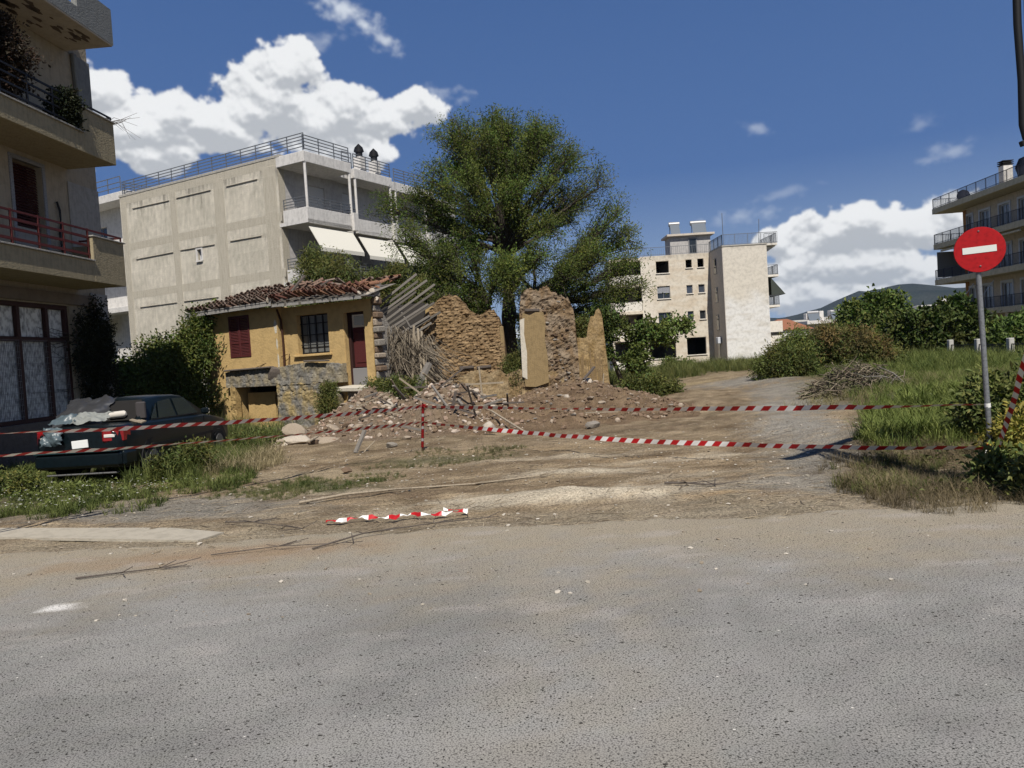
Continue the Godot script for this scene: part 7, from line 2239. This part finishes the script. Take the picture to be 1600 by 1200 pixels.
func barrier() -> void:
	var stake_top := Vector3(-1.7, 0.86, -14.5)
	var t := thing("stake", "thin stake wrapped in red and white tape standing in the dirt mid-lot", "stake", Vector3(-1.78, ground_h(-1.78, -14.5), -14.5))
	var m := MB.new()
	m.tube(PackedVector3Array([Vector3(0, -0.1, 0), Vector3(0.05, 0.45, 0), Vector3(0.07, 0.92, 0)]), PackedFloat32Array([0.022, 0.02, 0.018]), 8)
	part("shaft", m, metal("rust_brown", Color(0.07, 0.032, 0.02)), t)
	m = MB.new()
	for k in 14:
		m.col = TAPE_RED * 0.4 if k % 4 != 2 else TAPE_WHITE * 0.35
		var y := 0.08 + k * 0.058
		m.tube(PackedVector3Array([Vector3(0.006 + y * 0.08, y, 0), Vector3(0.006 + (y + 0.06) * 0.08, y + 0.062, 0)]), PackedFloat32Array([0.03, 0.025]), 8)
	part("wrapping", m, tape_mat(), t)
	m = MB.new()
	m.col = TAPE_RED
	for k in 6:
		m.xf = Transform3D(Basis.from_euler(Vector3(k * 0.9, k * 1.3, 0)), Vector3(0.05, 0.86, 0.02))
		m.quad(Vector3(-0.06, -0.02, 0), Vector3(0.06, -0.03, 0.01), Vector3(0.08, 0.03, 0), Vector3(-0.05, 0.02, 0.02))
	part("knot", m, tape_mat(), t)
	var sign_foot := Vector3(5.66, 0, -9.13)
	tape("upper tape, from the stake across the car to the left edge", Vector3(-7.1, 1.40, -6.5), stake_top, 0.09, [1.2, 0.9, 1.1, 0.6, 0.8, 0.5, 0.6])
	tape("lower tape, from the stake past the car's bumper to the left edge", Vector3(-7.1, 1.14, -6.5), stake_top - Vector3(0.02, 0.3, 0), 0.06, [0.8, 1.2, 1.0, 1.1, 0.8, 0.9])
	tape("upper tape, from the stake to the no entry sign post", stake_top, sign_foot + Vector3(-0.06, 0.78, 0), 0.05, [1.1, 0.9, 1.2, 0.8, 0.4, 0.8, 1.35])
	tape("lower tape, from the stake to the foot of the no entry sign post", stake_top - Vector3(0.02, 0.3, 0), sign_foot + Vector3(-0.05, 0.26, 0), 0.13, [1.2, 0.6, 0.15, 0.0, 0.1, 0.3, 0.7, 0.9])
	tape("slanting tape tied from the sign post foot up to the pole at the right edge", sign_foot + Vector3(0.0, 0.12, 0.02), Vector3(4.83, 1.95, -6.95), 0.1, [1.57, 0.9, 1.7, 1.2, 1.5], 0.055, 0.2)
	tape("short loose end of tape hanging at the sign post foot", sign_foot + Vector3(-0.05, 0.32, 0.04), sign_foot + Vector3(-0.16, 0.02, 0.16), 0.0, [0.2, 0.9], 0.07, 0.16)
	t = thing("barrier_stake", "rusty iron stake past the left edge that carries the ends of both tapes", "stake", Vector3(-7.12, 0, -6.5))
	m = MB.new()
	m.rod(Vector3(0, -0.1, 0), Vector3(0.01, 1.5, 0), 0.016, 8)
	part("shaft", m, metal("rust_brown", Color(0.07, 0.032, 0.02)), t)
	# fallen tape on the ground, crumpled
	m = MB.new()
	var pts := []
	for k in 41:
		var x := -2.12 + k * 0.0385
		var pz := -8.33 + 0.05 * sin(k * 0.45) + 0.02 * sin(k * 1.7)
		pts.append(Vector3(x, maxf(0.0, ground_h(x, pz)) + 0.02 + 0.018 * absf(sin(k * 1.1)), pz))
	for k in 6: pts.append(Vector3(-0.56 - k * 0.05, 0.06 + 0.012 * k, -8.24 + 0.03 * sin(k * 2.0) + 0.03 * k))
	for k in pts.size() - 1:
		m.col = TAPE_RED if (k / 3) % 2 == 0 else TAPE_WHITE
		var w0 := Vector3(0.0, -0.011 + 0.012 * sin(k * 0.9), 0.014 + 0.008 * sin(k * 0.67))
		var w1 := Vector3(0.0, -0.011 + 0.012 * sin((k + 1) * 0.9), 0.014 + 0.008 * sin((k + 1) * 0.67))
		m.quad(pts[k] + w0, pts[k + 1] + w1, pts[k + 1] - w1, pts[k] - w0)
	solo("barrier_tape", m, tape_mat(), "crumpled length of tape lying on the ground at the asphalt's edge", "tape", Vector3(0, 0.01, 0), Basis(), "red and white barrier tapes")


func sign_and_pole() -> void:
	var t := thing("no_entry_sign", "red round no entry sign with a white bar on a leaning grey post", "sign", Vector3(5.7, 0, -9.18))
	var steel := metal("galvanised", Color(0.24, 0.25, 0.26), 0.5, 0.4)
	var m := MB.new()
	m.rod(Vector3(0, -0.1, 0), Vector3(-0.115, 2.82, 0.045), 0.03, 14)
	part("post", m, steel, t)
	var face := Basis(Vector3.UP, deg_to_rad(-31.0)) * Basis(Vector3.BACK, 0.018)
	var disc := Transform3D(face, Vector3(-0.1, 2.615, 0.085))
	m = MB.new()
	m.tube(PackedVector3Array([Vector3(0, 0, -0.004), Vector3(0, 0, 0.0), Vector3(0, 0, 0.004)]), PackedFloat32Array([0.262, 0.266, 0.262]), 56)
	m.tube(PackedVector3Array([Vector3(0, 0, -0.02), Vector3(0, 0, -0.004)]), PackedFloat32Array([0.262, 0.266]), 56, false)
	var plate := part("plate", m, mat("sign_red", Color(0.40, 0.008, 0.01), 0.45, {"spec": 0.4, "tex": noise_tex("sun_fade", FastNoiseLite.TYPE_SIMPLEX_SMOOTH, 0.03, 5, [[0.0, 0.8], [0.4, 0.94], [1.0, 1.0]], 256), "scale": Vector3.ONE * 2.0}), t, disc.origin, disc.basis)
	m = MB.new()
	m.box(Vector3(0, 0, 0.0065), Vector3(0.345, 0.076, 0.003))
	part("bar", m, mat("sign_white", Color(0.66, 0.68, 0.64), 0.45), plate)
	m = MB.new()
	for y in [-0.195, 0.215]: m.tube(PackedVector3Array([Vector3(0, y, 0.004), Vector3(0, y, 0.009), Vector3(0, y, 0.012)]), PackedFloat32Array([0.011, 0.011, 0.005]), 8)
	part("bolt", m, steel, plate)
	m = MB.new()
	for y in [-0.19, 0.21]: m.box(Vector3(0, y, -0.035), Vector3(0.09, 0.035, 0.05), Basis(), 0.005)
	part("bracket", m, steel, plate)
	m = MB.new()
	m.col = TAPE_WHITE
	m.tube(PackedVector3Array([Vector3(-0.03, 0.74, 0.01), Vector3(-0.033, 0.79, 0.012)]), PackedFloat32Array([0.034, 0.034]), 14)
	m.col = TAPE_RED
	m.tube(PackedVector3Array([Vector3(-0.008, 0.2, 0.003), Vector3(-0.013, 0.3, 0.005)]), PackedFloat32Array([0.038, 0.036]), 14)
	m.col = TAPE_WHITE
	m.tube(PackedVector3Array([Vector3(-0.004, 0.12, 0.003), Vector3(-0.008, 0.2, 0.004)]), PackedFloat32Array([0.037, 0.038]), 14)
	part("tape_wrap", m, tape_mat(), t)
	# utility pole just past the right edge; its cables run down the near side into the picture
	t = thing("utility_pole", "dark utility pole at the right edge with black cables clipped down its side", "pole", Vector3(5.0, 0, -7.0))
	m = MB.new()
	m.tube(PackedVector3Array([Vector3(0, -0.3, 0), Vector3(0, 2, 0), Vector3(0, 6.1, 0)]), PackedFloat32Array([0.13, 0.12, 0.1]), 14)
	part("shaft", m, wood_mat("dark_timber", Color(0.12, 0.1, 0.085)), t)
	m = MB.new()
	m.bar(Vector3(-0.75, 5.65, 0.55), Vector3(0.75, 5.65, -0.55), 0.16, 0.2, Vector3.UP, 0.02)  # unseen arm, added so its shadow falls as a streak by the sign
	part("added_crossarm", m, wood_mat("dark_timber", Color(0.12, 0.1, 0.085)), t)
	var black := mat("cable_black", Color(0.008, 0.008, 0.009), 0.6)
	m = MB.new()
	m.tube(PackedVector3Array([Vector3(-0.24, 6.0, 0.0), Vector3(-0.262, 5.0, 0.0), Vector3(-0.268, 4.4, 0), Vector3(-0.25, 3.9, 0), Vector3(-0.255, 3.5, 0), Vector3(-0.20, 3.25, 0), Vector3(-0.19, 2.6, 0), Vector3(-0.18, 0.2, 0)]), PackedFloat32Array([0.03, 0.034, 0.034, 0.033, 0.033, 0.03, 0.03, 0.03]), 10)
	part("cable", m, black, t)
	m = MB.new()
	m.tube(PackedVector3Array([Vector3(-0.165, 6.0, 0.02), Vector3(-0.185, 5.0, 0.02), Vector3(-0.2, 4.2, 0.02), Vector3(-0.16, 3.4, 0.02), Vector3(-0.15, 0.2, 0.02)]), PackedFloat32Array([0.02, 0.022, 0.022, 0.022, 0.02]), 8)
	part("cable", m, black, t)
	m = MB.new()
	m.bar(Vector3(-0.3, 3.32, 0.03), Vector3(0.0, 3.42, 0.03), 0.05, 0.05, Vector3.UP, 0.006)
	part("bracket", m, black, t)
	# fence with white posts at the far right
	t = thing("fence", "dark railing fence with white concrete posts by the shrubs at the right edge", "fence", Vector3(20.7, 0.0, -34.0))
	m = MB.new()
	m.box(Vector3(0, 0.55, 0), Vector3(0.22, 1.3, 0.22), Basis(), 0.02)
	var pm := m.mesh()
	var dir := Vector3(-0.12, 0, 1.0)
	for k in 4:
		part("post", pm, plaster("post_grey", Color(0.42, 0.41, 0.38)), t, dir * (k * 2.7 - 2.7) + Vector3(k * 0.0, 0, 0))
	for k in 3:
		pickets(t, dir * (k * 2.7 - 2.7), dir * (k * 2.7), 0.95, 0.13, metal("black_iron", Color(0.018, 0.018, 0.02)))
	# pale concrete strip along the left verge
	m = MB.new()
	m.prism(PackedVector2Array([Vector2(-9.5, 9.4), Vector2(-6.3, 8.72), Vector2(-3.3, 7.78), Vector2(-3.15, 8.1), Vector2(-3.9, 8.52), Vector2(-6.4, 9.2), Vector2(-9.5, 10.0)]), 0.0, 0.03)
	tag(part("concrete_strip", m, plaster("pale_concrete", Color(0.36, 0.325, 0.26), 0.7, 0.0), self, Vector3(0, 0.0, 0), Basis(Vector3.RIGHT, -PI / 2)), "", "", "", "structure")


func potted(called: String, label: String, at: Vector3, h: float, lm: Material, clump: ArrayMesh, lobes: Array, per: int) -> void:
	var t := bush(called, label, "potted plant", at, lobes, lm, clump, 0.9, per, "", 0.2)
	var m := MB.new()
	m.tube(PackedVector3Array([Vector3(0, -0.1, 0), Vector3(0, 0.0, 0), Vector3(0, h, 0), Vector3(0, h + 0.03, 0)]), PackedFloat32Array([0.1, 0.14, 0.18, 0.17]), 12)
	part("pot", m, metal("terracotta", Color(0.16, 0.07, 0.045), 0.9, 0.0), t)


func balcony_life() -> void:
	var dark := leaf_mat("shaded_balcony_leaf", Color(0.018, 0.026, 0.011), 0.2)  # leaf colour darkened to stand for the shade under the balcony above
	var rust := leaf_mat("shaded_bougainvillea", Color(0.034, 0.025, 0.018), 0.2)  # balcony shade put into this leaf colour as well
	var near := leaf_clump("near", 8, 0.13, 0.085, 0.05, 5)
	var broad := leaf_clump("broad", 7, 0.22, 0.2, 0.12, 2)
	var lb := Transform3D(Basis(Vector3.UP, deg_to_rad(86.2)), Vector3(-10.48, 0, -20.2))
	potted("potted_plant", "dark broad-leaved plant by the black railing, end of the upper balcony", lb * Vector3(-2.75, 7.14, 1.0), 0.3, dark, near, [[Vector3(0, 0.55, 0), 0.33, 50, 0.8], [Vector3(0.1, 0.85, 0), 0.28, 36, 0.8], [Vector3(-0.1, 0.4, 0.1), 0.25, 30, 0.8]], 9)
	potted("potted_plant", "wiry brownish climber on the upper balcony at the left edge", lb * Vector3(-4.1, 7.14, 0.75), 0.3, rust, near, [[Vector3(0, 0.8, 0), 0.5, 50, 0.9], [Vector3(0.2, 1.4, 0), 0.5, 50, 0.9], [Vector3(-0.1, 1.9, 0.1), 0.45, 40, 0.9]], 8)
	var m := MB.new()
	for k in 10:
		var p := lb * Vector3(-1.25 + k * 0.02, 7.95, 1.0)
		m.tube(PackedVector3Array([p, p + Vector3(rf(0.05, 0.3), rf(0.1, 0.25), -rf(0.1, 0.5)), p + Vector3(rf(0.2, 0.8), rf(-0.3, 0.4), -rf(0.2, 0.9))]), PackedFloat32Array([0.008, 0.006, 0.003]), 4)
	solo("dry_stems", m, wood_mat("dark_timber", Color(0.12, 0.1, 0.085)), "thin dry stems poking out over the end of the upper balcony", "stems")
	# creeper over the end of the shopfront
	var t := thing("climbing_vine", "dark creeper hanging over the right end of the shuttered shopfront", "vine", lb * Vector3(-0.9, 0.0, 0.05), 86.2)
	var xs := []
	var cols := PackedColorArray()
	var stems := MB.new()
	for k in 26:
		var x := rf(-0.75, 0.62)
		var y := rf(2.6, 3.75)
		var pts := PackedVector3Array()
		var len := rf(1.0, 3.3)
		if x > 0.1: len *= 0.55
		for j in 7:
			pts.append(Vector3(x + rf(-0.1, 0.1) + j * rf(-0.05, 0.05), maxf(0.1, y - len * j / 6.0), 0.06 + rf(0, 0.12)))
		stems.tube(pts, taper(0.016, 0.006, 6), 4, false)
		for j in 60:
			var i := rng.randi_range(0, 5)
			var p := pts[i].lerp(pts[i + 1], rf(0, 1)) + Vector3(rng.randfn() * 0.1, rng.randfn() * 0.1, absf(rng.randfn()) * 0.06)
			xs.append(Transform3D(rough_basis(1.2).scaled(Vector3.ONE * rf(0.6, 1.1)), p))
			var g := rf(0.5, 1.0)
			cols.append(Color(g, g, g))
	for k in 9:   # bare runners across the panes
		var pts := PackedVector3Array()
		var x := rf(-0.6, -0.2)
		var y := rf(0.9, 3.2)
		for j in 6: pts.append(Vector3(x - j * rf(0.15, 0.4), y + rf(-0.2, 0.15), 0.02 + rf(0, 0.04)))
		stems.tube(pts, taper(0.012, 0.004, 5), 4, false)
	part("stems", stems, bark_mat(), t)
	scatter("foliage", near, leaf_mat("vine_leaf", Color(0.025, 0.03, 0.014), 0.2), t, xs, cols)


# ------------------------------------------------------------------ the abandoned saloon; -z is its nose, its tail is towards the camera
func car() -> void:
	var t := thing("car", "abandoned dark green saloon car in the weeds, seen from behind, at the left", "car", Vector3(-7.06, 0.0, -14.75), -3.0)
	t.scale.x = 0.92
	var dust := noise_tex("rust", FastNoiseLite.TYPE_SIMPLEX_SMOOTH, 0.03, 5, [[0.0, 0.6], [0.4, 0.92], [1.0, 1.0]], 512)
	var paint := mat("green_paint", Color(0.0035, 0.008, 0.0105), 0.38, {"metal": 0.1, "spec": 0.35, "clearcoat": 0.15, "tex": dust, "scale": Vector3.ONE * 0.8})
	var black := mat("black_trim", Color(0.012, 0.012, 0.013), 0.6)
	var gl := glass("car_glass", Color(0.025, 0.03, 0.032))
	# lower body as rings of points from sill to sill
	var st := [[-2.2, 0.56, 0.32, 0.62], [-2.14, 0.7, 0.25, 0.7], [-1.9, 0.8, 0.22, 0.77], [-1.4, 0.84, 0.2, 0.86], [-0.95, 0.85, 0.2, 0.93], [-0.3, 0.855, 0.2, 0.95], [0.5, 0.855, 0.2, 0.97], [1.2, 0.85, 0.2, 0.985], [1.7, 0.835, 0.22, 0.985], [2.0, 0.81, 0.25, 0.975], [2.12, 0.77, 0.3, 0.95], [2.17, 0.7, 0.36, 0.9]]
	var ring := func(s: Array) -> Array:
		var w: float = s[1]
		var lo: float = s[2]
		var hi: float = s[3]
		var out := []
		for p in [[0.86, 0.0], [0.97, 0.06], [1.0, 0.3], [1.012, 0.55], [1.0, 0.78], [0.965, 0.92], [0.9, 0.985], [0.55, 1.0], [0.0, 1.015]]:
			out.append(Vector3(w * p[0], lo + (hi - lo) * p[1], s[0]))
		for k in range(7, -1, -1): out.append(out[k] * Vector3(-1, 1, 1))
		return out
	var pts := PackedVector3Array()
	var nx := 17
	for s in st:
		for p in ring.call(s): pts.append(p)
	part("body", sheet(pts, nx, st.size()), paint, t)
	var m := MB.new()
	var r0: Array = ring.call(st[-1])
	for k in range(1, 16): m.tri(r0[0], r0[k], r0[k + 1])
	r0 = ring.call(st[0])
	for k in range(1, 16): m.tri(r0[0], r0[k + 1], r0[k])
	part("end_panel", m, paint, t)
	# cabin
	var cab := [[-1.12, 0.70, 0.93, 0.70, 0.95], [-0.42, 0.74, 0.93, 0.57, 1.345], [-0.1, 0.75, 0.93, 0.57, 1.385], [0.4, 0.75, 0.94, 0.57, 1.395], [0.85, 0.74, 0.95, 0.56, 1.355], [1.42, 0.69, 0.96, 0.66, 1.0]]
	pts = PackedVector3Array()
	for s in cab:
		for p in [[s[1], s[2]], [lerpf(s[1], s[3], 0.92), lerpf(s[2], s[4], 0.9)], [s[3] * 0.9, lerpf(s[2], s[4], 0.985)], [0.0, s[4] + 0.012]]: pts.append(Vector3(p[0], p[1], s[0]))
		for p in [[s[3] * 0.9, lerpf(s[2], s[4], 0.985)], [lerpf(s[1], s[3], 0.92), lerpf(s[2], s[4], 0.9)], [s[1], s[2]]]: pts.append(Vector3(-p[0], p[1], s[0]))
	part("cabin", sheet(pts, 7, cab.size()), paint, t)
	for sx in [1.0, -1.0]:
		for w in [[[-0.72, 0.975], [0.1, 0.975], [0.1, 1.31], [-0.36, 1.30]], [[0.18, 0.975], [0.82, 0.985], [0.66, 1.28], [0.18, 1.31]], [[0.88, 0.99], [1.08, 1.0], [0.78, 1.23], [0.72, 1.27]]]:
			m = MB.new()
			var q := []
			for p in w:
				var k: float = (p[1] - 0.93) / 0.45
				q.append(Vector3(sx * (lerpf(0.745, 0.59, k) + 0.012), p[1], p[0]))
			if sx > 0: m.quad(q[0], q[3], q[2], q[1])
			else: m.quad(q[0], q[1], q[2], q[3])
			part("side_window", m, gl, t)
		m = MB.new()
		m.bar(Vector3(sx * 0.757, 0.965, -0.75), Vector3(sx * 0.757, 0.98, 1.1), 0.015, 0.022)
		m.bar(Vector3(sx * 0.86, 0.55, -1.5), Vector3(sx * 0.865, 0.55, 1.6), 0.016, 0.05)
		part("trim", m, black, t)
		m = MB.new()
		for z in [-0.75, 0.14, 0.98]: m.bar(Vector3(sx * 0.862, 0.3, z), Vector3(sx * 0.845, 0.9, z), 0.006, 0.01)
		part("door_gap", m, black, t)
		m = MB.new()
		m.box(Vector3(sx * 0.87, 0.82, 0.0), Vector3(0.025, 0.03, 0.17), Basis(), 0.008)
		part("door_handle", m, black, t)
		m = MB.new()
		m.box(Vector3(sx * 0.87, 0.82, 0.85), Vector3(0.025, 0.03, 0.17), Basis(), 0.008)
		part("door_handle", m, black, t)
		m = MB.new()
		m.box(Vector3(sx * 0.93, 1.0, -0.66), Vector3(0.17, 0.12, 0.09), Basis(), 0.03)
		part("wing_mirror", m, paint, t)
		for z in [-1.36, 1.3]:
			m = MB.new()
			m.tube(PackedVector3Array([Vector3(sx * 0.66, 0.3, z), Vector3(sx * 0.7, 0.3, z), Vector3(sx * 0.85, 0.3, z), Vector3(sx * 0.868, 0.3, z)]), PackedFloat32Array([0.27, 0.3, 0.3, 0.26]), 22)
			var wh := part("wheel", m, mat("tyre", Color(0.014, 0.014, 0.014), 0.9), t)
			m = MB.new()
			m.tube(PackedVector3Array([Vector3(sx * 0.85, 0.3, z), Vector3(sx * 0.874, 0.3, z)]), PackedFloat32Array([0.19, 0.17]), 16)
			part("rim", m, metal("alloy", Color(0.2, 0.2, 0.2), 0.5, 0.6), wh)
			m = MB.new()
			m.tube(PackedVector3Array([Vector3(sx * 0.6, 0.33, z), Vector3(sx * 0.856, 0.33, z)]), PackedFloat32Array([0.36, 0.36]), 24)
			part("wheel_arch", m, black, t)
		# lamp clusters
		m = MB.new()
		m.box(Vector3(sx * 0.6, 0.82, 2.13), Vector3(0.3, 0.24, 0.09), Basis(Vector3.UP, sx * 0.22), 0.03)
		m.box(Vector3(sx * 0.775, 0.82, 2.0), Vector3(0.07, 0.25, 0.24), Basis(Vector3.UP, sx * -0.1), 0.03)
		var lamp := part("tail_light", m, mat("lamp_red", Color(0.22, 0.006, 0.008), 0.2, {"spec": 0.6}), t)
		m = MB.new()
		m.box(Vector3(sx * 0.6, 0.81, 2.178), Vector3(0.2, 0.055, 0.02), Basis(Vector3.UP, sx * 0.22), 0.008)
		part("reversing_lamp", m, mat("lamp_clear", Color(0.6, 0.56, 0.52), 0.2), lamp)
	# missing rear screen: a near-black plate stands for the unlit opening, wrecked things on it
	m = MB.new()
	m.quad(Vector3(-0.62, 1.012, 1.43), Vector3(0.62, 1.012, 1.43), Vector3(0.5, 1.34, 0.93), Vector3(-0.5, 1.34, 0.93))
	part("dark_opening_plate", m, mat("dark_inside", Color(0.012, 0.011, 0.01)), t)
	m = MB.new()
	m.quad(Vector3(-0.64, 0.975, -1.11), Vector3(-0.52, 1.33, -0.49), Vector3(0.52, 1.33, -0.49), Vector3(0.64, 0.975, -1.11))
	part("windscreen", m, gl, t)
	m = MB.new()
	m.box(Vector3(0, 0.43, 2.16), Vector3(1.6, 0.26, 0.16), Basis(), 0.05)
	m.box(Vector3(-0.8, 0.43, 1.98), Vector3(0.1, 0.25, 0.38), Basis(), 0.04)
	m.box(Vector3(0.8, 0.43, 1.98), Vector3(0.1, 0.25, 0.38), Basis(), 0.04)
	part("rear_bumper", m, paint, t)
	m = MB.new()
	m.box(Vector3(0, 0.57, 2.2), Vector3(1.56, 0.025, 0.12), Basis(), 0.01)
	part("bumper_top", m, mat("teal_sheen", Color(0.02, 0.05, 0.055), 0.35, {"metal": 0.4}), t)
	m = MB.new()
	m.box(Vector3(0, 0.905, 2.16), Vector3(0.9, 0.03, 0.03), Basis(), 0.008)
	part("chrome_strip", m, metal("chrome", Color(0.5, 0.5, 0.5), 0.25, 0.9), t)
	m = MB.new()
	m.box(Vector3(0.05, 0.7, 2.19), Vector3(0.3, 0.13, 0.02), Basis(Vector3.BACK, 0.06), 0.004)
	part("number_plate", m, mat("plate_white", Color(0.7, 0.7, 0.68), 0.5), t)
	m = MB.new()
	m.box(Vector3(0, 0.2, 2.1), Vector3(1.3, 0.03, 0.1), Basis(), 0.01)
	part("valance", m, metal("alloy", Color(0.2, 0.2, 0.2)), t)
	# things dumped on it
	var foil := mat("black_plastic", Color(0.03, 0.031, 0.034), 0.35, {"spec": 0.6})
	crumple("plastic_sheet", "crumpled black plastic sheet over the car's rear window pillar", "plastic sheet", t.to_global(Vector3(-0.45, 1.13, 1.32)), Vector2(0.85, 1.0), Basis(Vector3.RIGHT, 0.6), 0.03, foil, 3)
	crumple("plastic_bag", "pale blue wrapped bag lying on the left of the car's boot", "bag", t.to_global(Vector3(-0.42, 1.06, 1.75)), Vector2(0.5, 0.45), Basis(Vector3.RIGHT, 0.2), 0.07, mat("blue_bag", Color(0.075, 0.1, 0.112), 0.35), 5)
	crumple("paper_bag", "scalloped whitish bundle in the middle of the car's boot", "bag", t.to_global(Vector3(0.05, 1.07, 1.8)), Vector2(0.55, 0.4), Basis(Vector3.RIGHT, 0.35), 0.065, mat("white_bag", Color(0.2, 0.21, 0.195), 0.6), 9)
	crumple("cloth", "bluish rag hanging over the left of the car's boot edge", "cloth", t.to_global(Vector3(-0.42, 0.84, 2.2)), Vector2(0.34, 0.3), Basis(Vector3.RIGHT, 1.35), 0.06, mat("blue_bag", Color(0.075, 0.1, 0.112), 0.35), 12)
	m = MB.new()
	m.tube(PackedVector3Array([Vector3(-0.15, 0, 0), Vector3(-0.12, 0, 0), Vector3(0.12, 0, 0), Vector3(0.15, 0, 0)]), PackedFloat32Array([0.03, 0.06, 0.06, 0.03]), 12)
	solo("cushion_roll", m, mat("cream_cloth", Color(0.5, 0.47, 0.42), 0.9), "cream roll of padding lying in the car's rear window opening", "cushion", t.to_global(Vector3(0.28, 1.115, 1.4)), Basis(Vector3.BACK, 0.06))
	m = MB.new()
	m.box(Vector3.ZERO, Vector3(0.16, 0.3, 0.2), Basis(), 0.02)
	solo("cardboard_box", m, mat("card", Color(0.05, 0.045, 0.045), 0.9), "upright dark box standing at the right of the rear window opening", "box", t.to_global(Vector3(0.62, 1.16, 1.2)), Basis(Vector3.UP, 0.4))
	for k in 5:
		m = MB.new()
		m.bar(Vector3(0, 0, 0), Vector3(0.22, -0.05, 0.16), 0.025, 0.02)
		var lab: String = ["nearest the rear window", "second from the rear window", "third from the rear window", "fourth from the rear window", "nearest the tail light"][k]
		solo("wood_strip", m, wood_mat("pale_timber", Color(0.36, 0.3, 0.22)), "thin strip of wood on the car's right rear wing, " + lab, "wood strip", t.to_global(Vector3(0.5 + k * 0.035, 1.02, 1.25 + k * 0.09)), Basis(Vector3.UP, 0.25), "wood strips on the car wing")


func crumple(called: String, label: String, cat: String, at: Vector3, size: Vector2, turn: Basis, rough: float, m: Material, seed_n: int) -> void:
	var n := 30
	var p := PackedVector3Array()
	for j in n:
		for i in n:
			var u := i / (n - 1.0) - 0.5
			var w := j / (n - 1.0) - 0.5
			var edge := 1.0 - pow(maxf(absf(u), absf(w)) * 2.0, 3.0)
			var y := rough * (absf(fbm(u * size.x + seed_n, w * size.y, 1.9)) * 1.9 + 0.35 * absf(fbm(u + seed_n, w, 2.6))) + edge * rough * 0.7
			p.append(Vector3(u * size.x * (1.0 + 0.25 * fbm(w, seed_n, 3.0)), y, -w * size.y * (1.0 + 0.25 * fbm(u, seed_n + 3.0, 3.0))))
	solo(called, sheet(p, n, n), m, label, cat, at, turn)


func _ready() -> void:
	rng.seed = 4242
	air_and_eye()
	make_ground()
	dirt_mound()
	hills()
	left_block()
	tan_block()
	behind_left()
	white_block()
	right_block()
	far_things()
	rubble_shapes()
	yellow_house()
	ruins()
	rubble()
	car()
	sign_and_pole()
	barrier()
	woods()
	grasses()
	balcony_life()
	litter()
